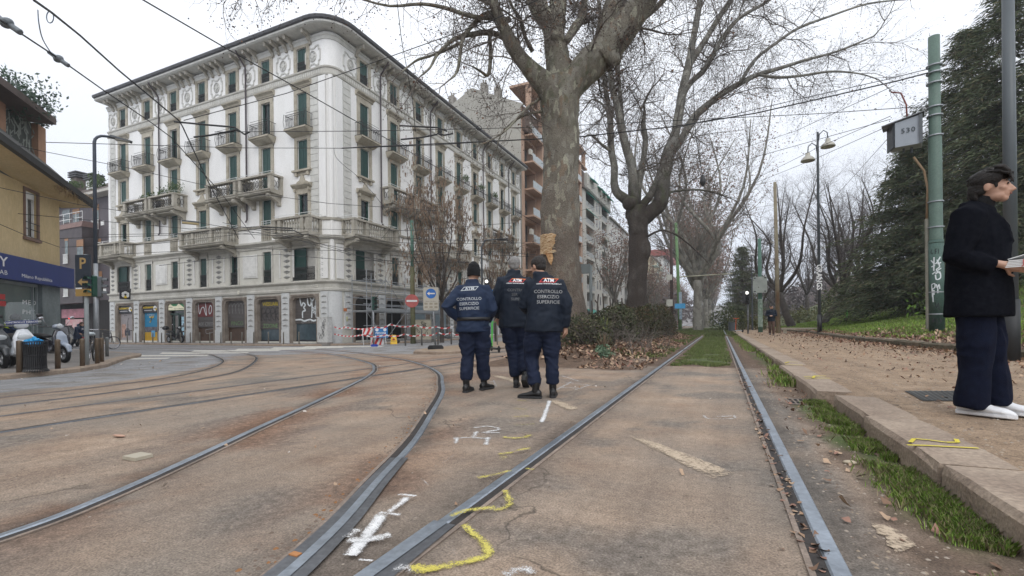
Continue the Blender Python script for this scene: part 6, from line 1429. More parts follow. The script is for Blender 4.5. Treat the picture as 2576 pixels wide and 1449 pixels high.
fan('pale green spiky palm seedling in front of the thicket',(-3.05,13.4),26,.85,M('palm_green',(.14,.2,.05),.7,col2=(.3,.33,.09),scale=4),3,.022)
fan('withered grey straw tuft on the leafy slope beside the right officer',(-2.75,12.0),40,.5,M('dead_straw',(.2,.15,.1),.9),4,.012,'dry_tuft')
for k,(x,y)in enumerate(((-3.0,12.6),(-2.65,11.4),(-3.3,14.2),(-2.5,10.9))):
 leafclump('weed',(x,y,zg(x,y)+.1),(.22,.22,.14),130,.05,M('blue_green_weed',(.06,.1,.06),.8,col2=(.16,.24,.15),scale=5),['blue green weed under the palm seedling','low bright weed nearest the path of bare earth','pale weed among the thorny stems','tiny green weed on the earth by the right officer'][k],'plant',seed=70+k)
# ------------------------------------------------------------------ people
def remesh(name,build,voxel,mat,parent,it=3,fold=None,mats=None):
 """grow one continuous surface from overlapping tubes and balls, then add folds"""
 mb=MB();build(mb);o=mb.build(name,mat)
 m=o.modifiers.new('r','REMESH');m.mode='VOXEL';m.voxel_size=voxel;m.use_smooth_shade=True
 s=o.modifiers.new('s','SMOOTH');s.iterations=it;s.factor=.5
 dg=bpy.context.evaluated_depsgraph_get();dg.update();me=bpy.data.meshes.new_from_object(o.evaluated_get(dg));old=o.data;o.modifiers.clear();o.data=me;bpy.data.meshes.remove(old)
 if not me.materials:me.materials.append(mat)
 if fold:
  amp,fz,sd=fold;n=len(me.vertices);nr=[v.normal.copy()for v in me.vertices]
  for v,q in zip(me.vertices,nr):
   c=v.co;w=noise.noise((c.x*5+sd,c.y*5,c.z*fz+2.5*noise.noise((c.x*4,c.y*4,c.z*3+sd))));w2=noise.noise((c.x*3.2+sd,c.y*3.2+7,c.z*4.5))
   w3=noise.noise((c.x*16,c.y*16+sd,c.z*fz*1.8));v.co=c+q*(amp*((1-abs(w)*3)*.6+w2*1.3+w3*.35))
 me.polygons.foreach_set('use_smooth',[True]*len(me.polygons));me.update();o.parent=parent;return o
XR=(1,1,(1,0,0))
def hand(mb,w,d,palm,s=1.0,curl=.5):
 """w wrist, d direction of the hand, palm normal; four fingers and a thumb"""
 w,d,n=Vector(w),Vector(d).normalized(),Vector(palm).normalized();n=(n-d*n.dot(d)).normalized();x=d.cross(n)
 mb.tube([w-d*.02*s,w+d*.03*s,w+d*.07*s,w+d*.09*s],[.024*s,.033*s,.038*s,.036*s],8)
 for i,(off,L)in enumerate(((-.028,.062),(-.009,.074),(.010,.070),(.028,.054))):
  p=w+d*.088*s+x*off*s;P=[p];dd=d.copy()
  for k,f in enumerate((.45,.3,.25)):dd=(dd+n*curl*(.5+.3*k)).normalized();P.append(P[-1]+dd*L*f*s)
  mb.tube(P,[.0095*s,.009*s,.0085*s,.007*s],6)
 p=w+d*.03*s-x*.03*s;mb.tube([p,p+(d*.7-x*.8+n*.3)*.035*s,p+(d*1.2-x*.8+n*.8)*.052*s],[.012*s,.011*s,.009*s],6)
def head(mb,c,s=1.0,yaw=0.0,face=True,pitch=0.0):
 """c centre of the skull; looks along +Y turned by yaw"""
 c=Vector(c);Rm=Matrix.Rotation(yaw,3,'Z')@Matrix.Rotation(pitch,3,'X')
 def P(x,y,z):return c+Rm@Vector((x*s,y*s,z*s))
 def B(x,y,z,r):mb.ball(P(x,y,z),[q*s for q in r],14,10,Rm)
 B(0,-.012,.02,(.077,.097,.098));B(0,.028,-.03,(.062,.066,.075));B(0,.058,-.085,(.034,.032,.026));B(.033,.03,-.07,(.028,.045,.032));B(-.033,.03,-.07,(.028,.045,.032))
 if face:
  B(0,.077,.012,(.05,.016,.014));mb.tube([P(0,.082,.01),P(0,.1,-.012),P(0,.115,-.033),P(0,.096,-.043)],[.008*s,.0105*s,.0135*s,.009*s],8)
  B(.012,.098,-.038,(.008,.012,.008));B(-.012,.098,-.038,(.008,.012,.008))
  B(0,.087,-.0585,(.021,.011,.0055));B(0,.086,-.068,(.018,.010,.006));B(.038,.06,-.02,(.026,.024,.022));B(-.038,.06,-.02,(.026,.024,.022))
 for q in(1,-1):mb.ball(P(.079*q,-.012,-.012),(.008*s,.02*s,.033*s),8,6,Rm)
 return P
SKN=M('skin',(.40,.23,.16),.55,col2=(.48,.29,.21),scale=9);HRD=M('dark_hair',(.018,.013,.011),.6,.4,30,stretch=(1,1,.3),bump=.8,bscale=120)
HRG=M('grey_hair',(.17,.165,.16),.7,col2=(.3,.29,.28),scale=30,bump=.6,bscale=120);NAVY=M('navy_jacket',(.012,.022,.05),.62,col2=(.02,.034,.072),scale=5,bump=.3,bscale=200,spec=.2);NAVD=M('dark_navy_jacket',(.008,.013,.023),.62,col2=(.014,.021,.036),scale=5,bump=.3,bscale=200,spec=.2)
NTR=M('navy_trousers',(.010,.015,.034),.75,col2=(.018,.025,.052),scale=6,bump=.4,bscale=250,spec=.15);BOOT=M('black_boot',(.008,.008,.009),.42,.3,6);SOLE=M('rubber_sole',(.03,.03,.032),.8)
def shoe(name,ank,d,L,mat,par,s=1.0,pitch=0.0,sole=SOLE,high=.1,w=.047,hk=1.0):
 """ank = ankle joint, d = toe direction"""
 a=Vector(ank);d=Vector(d).normalized();d=Vector((d.x,d.y,math.tan(pitch)*1.0)).normalized();u=Vector((0,0,1));u=(u-d*u.dot(d)).normalized();x=d.cross(u)
 def q(f,h,ww):return a+d*f+u*h+x*ww
 def bl(mb):
  rs=[]
  for f,h,ww,b in((-.075,.055,.026,.0),(-.06,.07,.038,0),(-.01,.075,.042,0),(.05,.06,.044,0),(.11,.042,w*1.02,0),(.165,.034,w,0),(.2,.024,.036,0),(.218,.012,.018,0)):
   f*=L/.29;rs.append([q(f,-.085+h*(1-math.cos(t))*.62*hk,ww*math.sin(t)*(1.0))for t in[i*math.pi*2/12 for i in range(12)]])
  mb.rings(rs);mb.tube([q(0,-.02,0),q(-.01,high*.4,0),q(-.012,high,0)],[.045,.046,.05],10)
 o=remesh(name,bl,.008*s,mat,par,2,(.0015,30,1));mb=MB();rs=[]
 for dz,g in((-.098,.96),(-.092,1.04),(-.072,1.03)):rs.append([q((f*L/.29),dz,ww*g*sg)for f,ww,sg in((-.08,.012,-1),(-.07,.032,-1),(-.02,.04,-1),(.06,.043,-1),(.12,w,-1),(.18,w*.9,-1),(.215,.024,-1),(.222,0,-1),(.215,.024,1),(.18,w*.9,1),(.12,w,1),(.06,.043,1),(-.02,.04,1),(-.07,.032,1),(-.08,.012,1))])
 mb.rings(rs);mb.build('sole',sole,o);return o
def ontotext(jk,s,size,x,z,mat,par,y=-.6,dirn=(0,1,0),off=.004,bold=0.0,tilt=0.0,name='lettering',V=None,F=None,**kw):
 """lay lettering on the back of a jacket (local coordinates)"""
 me=jk.data;bvh=BVHTree.FromPolygons([v.co[:]for v in me.vertices],[tuple(p.vertices)for p in me.polygons])
 if V is None:V,F=textmesh(s,size,bold=bold,**kw)
 mb=MB();last=Vector((x,-.15,z));c,sn=math.cos(tilt),math.sin(tilt)
 for v in V:
  px_,pz_=x+v.x*c-v.y*sn,z+v.x*sn+v.y*c;h,nrm,_,_=bvh.ray_cast(Vector((px_,y,pz_)),Vector(dirn))
  if h is None:h=Vector((px_,last.y,pz_))
  last=h;mb.v.append((h+Vector((0,-off,0)))[:])
 mb.f=F;mb.mi=[0]*len(F);return mb.build(name,mat,par)
def bars(polys):
 V=[];F=[]
 for poly in polys: # quads subdivided along their length
  a,b,c,d=[Vector((*p,0))for p in poly]
  for i in range(10):
   p0,p1,q0,q1=a.lerp(b,i/10),a.lerp(b,(i+1)/10),d.lerp(c,i/10),d.lerp(c,(i+1)/10);k=len(V);V+=[p0,p1,q1,q0];F.append((k,k+1,k+2,k+3))
 return V,F
def officer(label,feet_px,head_px_top,J,jmat,seed,beanie=False,hair=HRD,hyaw=0.0,logo='colour',txtm=None,lines=(),textx=0.0,textz=1.2,tilt=0.0,hemz=.8,belt=False,face=False,dface=0.0,hpitch=0.0,depthadd=0.0,tz=1.0):
 """J: joints in local metres, x right, y forward (away from the viewer), z up"""
 f=onroad(*feet_px);f+=(Vector((f.x,f.y,0)).normalized()*depthadd);dv=Vector((f.x,f.y,0)).normalized();rz=math.atan2(dv.y,dv.x)-math.pi/2+dface
 t=thing('person',label,'person',f,rz,'transit officers walking away along the tracks')
 V3={k:Vector(v)for k,v in J.items()if hasattr(v,'__len__')};sh=V3['chest'];nk=V3['neck'];hd=V3['head']
 def body(mb):
  mb.tube([V3['pelvis'],V3['waist'],sh,nk+Vector((0,0,-.05))],[(.14,.1),(.13,.09),(.16,.1),(.06,.06)],12,flat=XR);mb.tube([nk-Vector((0,0,.08)),nk+Vector((0,.0,.02)),hd+Vector((0,-.01,-.05))],[.062,.056,.055],10)
  for s in 'LR':
   mb.tube([V3['sh'+s],V3['el'+s],V3['wr'+s]],[.045,.038,.026],8);mb.tube([V3['hip'+s],V3['kn'+s],V3['an'+s]],[.075,.05,.035],8)
   e,w=V3['el'+s],V3['wr'+s];hand(mb,w,J.get('hd'+s,(w-e)),J.get('pm'+s,(0,1,0)))
  head(mb,hd,1.0,hyaw,True,hpitch)
 remesh('body',body,.011,SKN,t,2)
 def jk(mb):
  pl,wa=V3['pelvis'],V3['waist'];hem=Vector((pl.x,pl.y,hemz))
  mb.tube([hem,hem.lerp(wa,.45),wa,wa.lerp(sh,.5),sh,sh.lerp(nk,.55),nk],[(.228,.16),(.218,.158),(.205,.15),(.222,.158),(.218,.15),(.15,.112),(.082,.078)],16,flat=XR)
  for s in 'LR':
   a,e,w=V3['sh'+s],V3['el'+s],V3['wr'+s];a=a-Vector((a.x*.08,0,.03));mb.tube([sh.lerp(a,.4)+Vector((0,0,.03)),a,a.lerp(e,.5),e,e.lerp(w,.5),w],[.075,.083,.083,.074,.066,.052],10)
  mb.tube([nk+Vector((0,0,-.06)),nk+Vector((0,0,.035))],[(.105,.095),(.086,.086)],14,flat=XR)
 j=remesh('jacket',jk,.013,jmat,t,3,(.011,11,seed))
 def tr(mb):
  pl=V3['pelvis'];mb.ball(pl+Vector((0,0,-.05)),(.185,.135,.15),14,10)
  for s in 'LR':
   h,k,a=V3['hip'+s],V3['kn'+s],V3['an'+s];c=a+Vector((0,0,.055));mb.tube([h,h.lerp(k,.5),k,k.lerp(c,.45),c.lerp(k,.12),c],[.118,.108,.086,.086,.082,.068],12)
   mb.ball(h.lerp(k,.55)+Vector((.07 if s=='R' else-.07,-.01,0)),(.05,.06,.1),8,6)
 remesh('trousers',tr,.013,NTR,t,3,(.013,15,seed+5))
 for s in 'LR':shoe('boot',V3['an'+s],J['toe'+s],.29,BOOT,t,1.0,J.get('pt'+s,0.0))
 if beanie:
  def bn(mb):mb.ball(hd+Vector((0,-.012,.04)),(.088,.108,.075),14,10);mb.tube([hd+Vector((0,-.015,-.03)),hd+Vector((0,-.015,.05)),hd+Vector((0,-.02,.12)),hd+Vector((.005,-.02,.165))],[(.088,.106),(.09,.108),(.072,.085),(.025,.03)],16,flat=XR)
  remesh('beanie',bn,.009,M('black_knit',(.006,.006,.008),.95,.4,40,bump=.8,bscale=160),t,2,(.003,40,2))
 else:
  Rm=Matrix.Rotation(hyaw,3,'Z')@Matrix.Rotation(hpitch,3,'X')
  def hr(mb):mb.ball(hd+Rm@Vector((0,-.022,.035)),(.084,.1,.092),16,12,Rm);mb.ball(hd+Rm@Vector((0,-.05,-.015)),(.071,.06,.07),14,10,Rm)
  remesh('hair',hr,.008,hair,t,1,(.003,60,seed))
 if logo:
  w,h=.155,.034
  top=bars([[(-w*.58,h),(w,h),(w*.93,h-.012),(-w*.62,h-.012)]]);bot=bars([[(-w,-h),(w*.58,-h),(w*.65,-h+.012),(-w*.93,-h+.012)]])
  si=bars([[(-w,-h),(-w*.6,h),(-w*.52,h),(-w*.9,-h)],[(w*.52,-h),(w*.9,h),(w*.98,h),(w*.6,-h)]])
  mt,mbm=(M('orange_print',(.75,.22,.06),.6),M('red_print',(.6,.04,.04),.6))if logo=='colour' else(M('silver_print',(.42,.45,.48),.5),)*2
  lx,lz=textx+.01,textz+.2
  kk=.78
  for(V,F),m_ in((top,mt),(bot,mbm),(si,mbm if logo=='colour' else mt)):ontotext(j,'',0,lx,lz,m_,j,V=[v*kk for v in V],F=F,name='logo_bar',tilt=tilt)
  ontotext(j,'ATM',.058,lx,lz-.002,M('white_print',(.72,.74,.76),.6)if logo=='colour' else mt,j,bold=.035,name='logo_letters',tilt=tilt,off=.006)
  if logo=='colour':ontotext(j,'AZIENDA TRASPORTI MILANESI S.p.A.',.018,lx,lz-.044,M('white_print',(.72,.74,.76),.6),j,bold=.03,name='lettering',tilt=tilt)
 for i,(s,k)in enumerate(lines):ontotext(j,s,.053*k,textx,textz+.062-.062*i,txtm,j,bold=.008,spacing=1.0,name='lettering',tilt=tilt)
 if belt:
  mb=MB();wz=V3['waist'].z-.06;mb.tube([(V3['waist'].x,0,wz-.022),(V3['waist'].x,0,wz+.022)],[(.222,.165),(.222,.165)],24,flat=XR);mb.build('belt',BOOT,t,True)
 return t
offA=dict(pelvis=(.0,0,.9),waist=(.0,0,1.02),chest=(-.005,.0,1.29),neck=(-.01,.01,1.45),head=(.012,.045,1.56),shL=(-.175,0,1.375),shR=(.17,0,1.375),elL=(-.355,-.07,1.12),elR=(.25,-.03,1.08),wrL=(-.215,.06,.97),wrR=(.2,.16,.94),hdL=(.06,.06,-.05),hdR=(-.05,.08,-.06),hipL=(-.095,0,.85),hipR=(.1,0,.85),knL=(-.085,.02,.47),knR=(.115,.03,.48),anL=(-.1,-.06,.1),anR=(.135,.12,.105),toeL=(.35,1,0),toeR=(.75,1,0))
officer('stocky officer in a black beanie and navy jacket with a hand on his hip',(1193,988),665,offA,NAVY,3,beanie=True,logo='silver',txtm=MATS.get('silver_print')or M('silver_print',(.42,.45,.48),.5),lines=(('CONTROLLO',1),('ESERCIZIO',1),('SUPERFICIE',1)),textx=-.055,textz=1.155,tilt=.03,hemz=.79,belt=True,depthadd=.12)
offB=dict(pelvis=(0,0,.93),waist=(0,0,1.08),chest=(0,0,1.38),neck=(.0,.02,1.555),head=(.0,.055,1.665),shL=(-.19,0,1.465),shR=(.19,0,1.465),elL=(-.27,.01,1.18),elR=(.27,.02,1.18),wrL=(-.235,.13,.95),wrR=(.23,.15,.97),hipL=(-.09,0,.88),hipR=(.09,0,.88),knL=(-.04,.05,.49),knR=(.11,.05,.5),anL=(.01,-.02,.1),anR=(.125,-.12,.165),toeL=(.1,1,0),toeR=(.2,1,0),ptR=-.55)
officer('grey haired officer in the middle with faded lettering and a raised heel',(1297,978),655,{k:(tuple(q*1.035 for q in v)if hasattr(v,'__len__')and k[:2]not in('to','hd','pm')or k=='head' else v)for k,v in offB.items()},NAVD,7,hair=HRG,txtm=M('worn_print',(.12,.125,.13),.7),lines=(('CONTRO  ',1),('SER    ',1),('SUPERI',1)),textx=.03,textz=1.29,hemz=.84,tilt=-.03,depthadd=.15)
offC=dict(pelvis=(.01,0,.9),waist=(.02,0,1.03),chest=(.03,.01,1.31),neck=(-.02,.035,1.475),head=(-.055,.085,1.585),shL=(-.165,.02,1.38),shR=(.215,0,1.38),elL=(-.24,.06,1.11),elR=(.285,-.02,1.1),wrL=(-.15,.24,1.03),wrR=(.265,.03,.84),hdL=(.1,.1,0),hdR=(0,.05,-.1),pmR=(-1,0,0),hipL=(-.09,0,.85),hipR=(.1,0,.85),knL=(-.15,.1,.47),knR=(.1,.02,.48),anL=(-.1,-.09,.1),anR=(.11,.0,.1),toeL=(-1,.25,0),toeR=(.1,1,0))
officer('dark haired officer on the right looking down to his left, dark sleeves',(1368,1002),638,offC,NAVD,12,txtm=M('grey_print',(.33,.34,.35),.6),lines=(('CONTROLLO',1.04),('ESERCIZIO',1.04),('SUPERFICIE',1.04)),textx=.065,textz=1.2,hemz=.79,tilt=-.02,hyaw=.75,hpitch=-.3,depthadd=.08)
# ---- the man in the black coat at the right edge
f=onz(2463,1040,.14);f.z=.135;dv=Vector((f.x,f.y,0)).normalized();fang=math.atan2(dv.y,dv.x)-math.pi/2 # away from the camera
t=thing('person','young man in a black wool coat and wide jeans, holding a newspaper','person',f,fang-R(97))
K=1.062
def kk(x,y,z):return Vector((x*K,y*K,z*K))
hc=kk(0,.075,1.66)
def body(mb):
 mb.tube([kk(0,0,.95),kk(0,0,1.1),kk(0,0,1.38),kk(0,.02,1.5)],[(.14,.1),(.13,.09),(.16,.1),(.06,.06)],12,flat=XR);mb.tube([kk(0,.015,1.46),kk(0,.03,1.53),kk(0,.06,1.61)],[.062,.058,.056],10)
 for s,e,w in((1,kk(.25,-.06,1.15),kk(.18,.15,1.075)),(-1,kk(-.25,-.02,1.14),kk(-.14,.2,1.07))):
  a=kk(.19*s,-.01,1.45);mb.tube([a,e,w],[.045,.04,.028],8);hand(mb,w,(w-e)+Vector((-.05*s,.05,.0)),(-1*s,.2,.1),1.05,.75)
 for s in(1,-1):mb.tube([kk(.09*s,0,.9),kk(.09*s,.03,.5),kk(.1*s,0,.1)],[.075,.05,.035],8)
 head(mb,hc,1.1,0,True,-.04)
skn=remesh('body',body,.0075,SKN,t,1)
mb=MB()
for s in(1,-1):
 mb.ball(hc+Vector((.033*s,.086,.004))*1.1,(.013,.008,.008),8,6)
mb.build('eye',M('dark_eye',(.02,.015,.012),.2),t,True)
mb=MB()
for s in(1,-1):mb.tube([hc+Vector((.012*s,.103,.026))*1.08,hc+Vector((.035*s,.1,.032))*1.08,hc+Vector((.06*s,.08,.024))*1.08],[.004,.006,.003],5)
mb.build('eyebrow',HRD,t)
mb=MB();mb.ball(hc+Vector((0,.095,-.062))*1.1,(.021,.008,.006),10,6);mb.build('lips',M('lip',(.33,.13,.11),.5),t,True)
def hair(mb):
 r_=random.Random(5)
 mb.ball(hc+Vector((0,-.022,.052)),(.094,.114,.088),18,13);mb.ball(hc+Vector((0,-.07,-.015)),(.078,.06,.08),12,10);mb.ball(hc+Vector((0,.03,.08)),(.08,.066,.062),12,8)
 for s_ in(1,-1):mb.ball(hc+Vector((.06*s_,-.035,.055)),(.042,.085,.065),12,9);mb.ball(hc+Vector((.05*s_,-.085,-.03)),(.04,.045,.07),12,9);mb.ball(hc+Vector((.072*s_,.02,.05)),(.024,.052,.05),10,8);mb.ball(hc+Vector((.07*s_,-.055,-.01)),(.022,.045,.06),10,8);mb.ball(hc+Vector((.078*s_,.035,.005)),(.01,.014,.03),8,6)
 for i in range(70):
  x=r_.uniform(-.075,.075);y=r_.uniform(-.09,.07);z=.13-x*x*6-(y+.02)**2*5;p=hc+Vector((x,y,z));mb.tube([p-Vector((x*.1,.04,.012)),p+Vector((x*.1,.01,.012)),p+Vector((x*.25+r_.gauss(0,.006),.055,-.006))],[.009,.011,.005],5)
 for i in range(26):
  x=-.078+.156*i/25;mb.tube([hc+Vector((x,.03,.13)),hc+Vector((x*1.03,.075,.118+r_.uniform(-.008,.012))),hc+Vector((x*1.05+r_.gauss(0,.006),.102,.085)),hc+Vector((x*1.1+r_.gauss(0,.008),.112,.04+r_.uniform(-.015,.015)))],[.018,.016,.013,.005],5)
 for i in range(26):
  a=r_.uniform(-1.5,1.5);p=hc+Vector((math.sin(a)*.078,-.07-.045*math.cos(a),-.01));mb.tube([p,p+Vector((0,-.008,-.05)),p+Vector((r_.gauss(0,.006),.012,-.1+r_.uniform(-.012,.015)))],[.014,.013,.006],5)
remesh('hair',hair,.005,M('near_black_hair',(.006,.0045,.004),.55,col2=(.016,.012,.01),scale=60,stretch=(1,.3,1),bump=.5,bscale=200,spec=.3),t,1,(.004,22,4))
WOOL=M('black_wool',(.0035,.004,.007),1.0,col2=(.009,.01,.014),scale=30,bump=.25,bscale=260,spec=.05)
def coat(mb):
 mb.tube([kk(0,-.0,.72),kk(0,-.0,.9),kk(0,.0,1.1),kk(0,0,1.3),kk(0,-.01,1.42),kk(0,.0,1.5),kk(0,.03,1.55)],[(.27,.2),(.255,.195),(.235,.185),(.24,.185),(.225,.16),(.15,.115),(.088,.085)],20,flat=XR)
 for s,e,w in((1,kk(.26,-.075,1.15),kk(.19,.1,1.06)),(-1,kk(-.26,-.04,1.14),kk(-.15,.14,1.06))):
  a=kk(.2*s,-.02,1.43);mb.tube([kk(.1*s,0,1.46),a,a.lerp(e,.5),e,e.lerp(w,.5),w],[.1,.108,.1,.088,.078,.066],12)
 for s in(1,-1):mb.tube([kk(.04*s,-.08,1.545),kk(.09*s,-.02,1.53),kk(.11*s,.07,1.47),kk(.08*s,.135,1.38),kk(.05*s,.17,1.25)],[.03,.03,.03,.028,.015],8)
remesh('coat',coat,.012,WOOL,t,5,(.0045,6,3))
def roll(mb):mb.tube([kk(0,.015,1.5),kk(0,.03,1.555),kk(0,.045,1.6)],[.08,.074,.071],14)
remesh('turtleneck',roll,.009,M('black_knit',(.006,.006,.008),.95,.4,40,bump=.8,bscale=160),t,2,(.003,40,5))
def jeans(mb):
 mb.ball(kk(0,0,.88),(.19,.14,.16),12,9)
 for s,kn,an in((1,kk(.09,.0,.5),kk(.09,-.03,.12)),(-1,kk(-.09,.05,.5),kk(-.09,.08,.12))):
  h=kk(.1*s,0,.88);mb.tube([h,h.lerp(kn,.5),kn,kn.lerp(an,.5),an,an-Vector((0,0,.06))],[.12,.112,.1,.094,.096,.094],14)
remesh('jeans',jeans,.012,M('dark_denim',(.005,.0065,.017),.95,col2=(.009,.013,.03),scale=14,bump=.5,bscale=220,spec=.12),t,3,(.013,4,8))
WSH=M('white_leather',(.72,.73,.75),.5,.04)
for an,d in((kk(.09,-.03,.1),(.1,1,0)),(kk(-.09,.07,.1),(-.05,1,0))):shoe('sneaker',an,d,.33,WSH,t,1.0,0,WSH,.07,.056,1.3)
nw=thing('newspaper','white folded free newspaper held by the man in the black coat','newspaper',f,fang-R(97));mb=MB()
c=kk(.06,.255,1.08);NP=M('newsprint',(.75,.76,.76),.8,.05)
for k in range(5):mb.box((c.x-.13+k*.002,c.y-.1+.004*k,c.z-.03+.011*k),(c.x+.15,c.y+.21-.006*k,c.z-.022+.011*k))
o=mb.build('paper',NP,nw);mb=MB();mb.rings([[(c.x-.13,c.y-.09,c.z+.03),(c.x+.13,c.y-.09,c.z+.03),(c.x+.13,c.y-.09,c.z+.034),(c.x-.13,c.y-.09,c.z+.034)],[(c.x-.12,c.y+.05,c.z+.075),(c.x+.12,c.y+.05,c.z+.075),(c.x+.12,c.y+.05,c.z+.079),(c.x-.12,c.y+.05,c.z+.079)],[(c.x-.12,c.y+.21,c.z+.05),(c.x+.12,c.y+.21,c.z+.05),(c.x+.12,c.y+.21,c.z+.054),(c.x-.12,c.y+.21,c.z+.054)]]);mb.build('fold',NP,nw)
for s_,col,y_,sz in(('JOT',M('red_letters',(.5,.08,.06)),.03,.055),):text(s_,sz,(c.x+.152,c.y+y_,c.z-.0),(0,1,0),(0,0,1),col,'lettering',nw)
# ---- simple walkers farther away
def walker(label,loc,face,J,cloth,trs,hairm,hyaw=0,seed=1,hat=None,jhem=.82,hood=None,fold=(.008,14)):
 t=thing('person',label,'person',loc,face);V3={k:Vector(v)for k,v in J.items()if hasattr(v,'__len__')};nk,hd,sh=V3['neck'],V3['head'],V3['chest']
 def body(mb):
  mb.tube([V3['pelvis'],V3['waist'],sh,nk],[(.14,.1),(.13,.09),(.15,.1),(.06,.06)],10,flat=XR);mb.tube([nk,hd],[.055,.05],8)
  for s in 'LR':mb.tube([V3['sh'+s],V3['el'+s],V3['wr'+s]],[.045,.038,.026],8);mb.tube([V3['hip'+s],V3['kn'+s],V3['an'+s]],[.075,.05,.035],8);hand(mb,V3['wr'+s],V3['wr'+s]-V3['el'+s],(0,0,-1),1.05)
  head(mb,hd,1.0,hyaw)
 remesh('body',body,.016,SKN,t,1)
 def jk(mb):
  pl,wa=V3['pelvis'],V3['waist'];hem=pl+Vector((0,0,jhem-pl.z));mb.tube([hem,wa,sh,sh.lerp(nk,.6),nk],[(.2,.15),(.19,.145),(.21,.145),(.15,.11),(.08,.08)],14,flat=XR)
  for s in 'LR':a,e,w=V3['sh'+s],V3['el'+s],V3['wr'+s];mb.tube([sh.lerp(a,.5),a,e,w],[.085,.085,.07,.052],9)
  if hood:mb.ball(nk+Vector(hood),(.11,.09,.08),10,8)
 remesh('jacket',jk,.018,cloth,t,2,(*fold,seed))
 def tr(mb):
  mb.ball(V3['pelvis'],(.17,.13,.15),10,8)
  for s in 'LR':h,k,a=V3['hip'+s],V3['kn'+s],V3['an'+s];mb.tube([h,k,a],[.105,.08,.062],9)
 remesh('trousers',tr,.018,trs,t,2,(.008,16,seed));
 for s in 'LR':shoe('shoe',V3['an'+s],J['toe'+s],.28,BOOT,t)
 def hr(mb):mb.ball(hd+Vector((0,-.02,.035)),(.086,.105,.095),12,9);mb.ball(hd+Vector((0,-.06,-.03)),(.075,.05,.08),10,8)
 remesh('hair',hr,.012,hairm,t,1,(.003,40,1));return t
loc=atd(1941,844,27.5);loc.z=.13;cdir=math.atan2(-loc.y,-loc.x)-math.pi/2
walker('bearded man in a navy jacket and brown trousers walking on the footpath with a phone',loc,cdir,dict(pelvis=(0,0,.92),waist=(0,0,1.05),chest=(0,0,1.36),neck=(0,.02,1.53),head=(0,.05,1.65),shL=(-.19,0,1.45),shR=(.19,0,1.45),elL=(-.25,.0,1.16),elR=(.25,0,1.16),wrL=(-.04,.27,1.14),wrR=(.06,.27,1.14),hipL=(-.09,0,.87),hipR=(.09,0,.87),knL=(-.1,.12,.5),knR=(.09,-.02,.48),anL=(-.1,.05,.1),anR=(.08,-.2,.14),toeL=(0,1,0),toeR=(0,1,0)),NAVD,M('brown_trousers',(.09,.05,.035),.85),HRD,hyaw=.9)
loc=onroad(195,880);rdir=RT;
walker('person in a shiny blue hooded puffer coat hurrying across the side street',loc,math.atan2(rdir.y,rdir.x)-math.pi/2,dict(pelvis=(0,-.02,.88),waist=(0,.0,1.0),chest=(0,.08,1.25),neck=(0,.16,1.4),head=(0,.26,1.48),shL=(-.18,.1,1.32),shR=(.18,.1,1.32),elL=(-.22,.05,1.05),elR=(.22,.12,1.05),wrL=(-.18,.25,.95),wrR=(.18,.3,.95),hipL=(-.08,0,.82),hipR=(.08,0,.82),knL=(-.08,.22,.48),knR=(.08,-.1,.45),anL=(-.08,.12,.1),anR=(.08,-.42,.16),toeL=(0,1,0),toeR=(0,1,-.3)),M('blue_puffer',(.012,.03,.075),.35,.25,4,coat=.2),M('dark_trousers',(.01,.012,.02),.8),M('brown_hair',(.06,.03,.018),.7),seed=4,jhem=.62,hood=(0,-.08,.02),fold=(.022,26))
loc=onroad(22,905,.12);loc=loc*1.0;loc=loc+Vector((loc.x,loc.y,0)).normalized()*1.3
g_=walker('rider in a black helmet and yellow banded vest behind the white scooter',loc,math.atan2(rdir.y,rdir.x)-math.pi/2+.5,dict(pelvis=(0,0,.9),waist=(0,.0,1.02),chest=(0,.08,1.22),neck=(0,.14,1.36),head=(0,.2,1.46),shL=(-.19,.08,1.3),shR=(.19,.08,1.3),elL=(-.26,.2,1.08),elR=(.26,.2,1.08),wrL=(-.2,.42,1.0),wrR=(.2,.42,1.0),hipL=(-.1,0,.85),hipR=(.1,0,.85),knL=(-.12,.1,.48),knR=(.12,.1,.48),anL=(-.12,0,.1),anR=(.12,0,.1),toeL=(0,1,0),toeR=(0,1,0)),NAVY,NTR,HRD,seed=6)
mb=MB();mb.ball((0,.19,1.5),(.135,.16,.14),14,10);mb.build('helmet',BLK,g_,True)
def vs(mb):mb.tube([(0,.045,1.12),(0,.075,1.22),(0,.1,1.3),(0,.13,1.37)],[(.235,.17),(.24,.172),(.205,.15),(.11,.11)],16,flat=XR)
HV=M('hi_vis_yellow',(.55,.72,.02),.5);remesh('vest_band',vs,.012,HV,g_,1)
# ------------------------------------------------------------------ street furniture
def post(name,label,cat,base,top_px=None,h=None,r0=.07,r1=.055,mat=STEEL,lean=0.0,group=None):
 t=thing(name,label,cat,base,0,group);h=h or 4;mb=MB();mb.tube([(0,0,-.1),(lean*.5,0,h*.5),(lean,0,h)],[r0,(r0+r1)/2,r1],14);mb.build('pole',mat,t,True);return t
def hgt(base,v): # height reached at photo row v above a base point
 d=FW.dot(Vector(base)-EYEV);u=U0+FPX*RT.dot(Vector(base)-EYEV)/d
 return(ray(u,v).z*d+EYE)-base[2]
def billboard(c): # unit vectors facing the camera from point c
 n=Vector((-c[0],-c[1],0)).normalized();return Vector((-n.y,n.x,0)),n
def local(o,p):return Vector(p)-o.location
def disc(mb,c,r,n,right,th=.012,seg=24):
 c=Vector(c);up=Vector((0,0,1));mb.rings([[c+n*o+right*r*math.cos(a)+up*r*math.sin(a)for a in[2*math.pi*k/seg for k in range(seg)]]for o in(-th,th)])
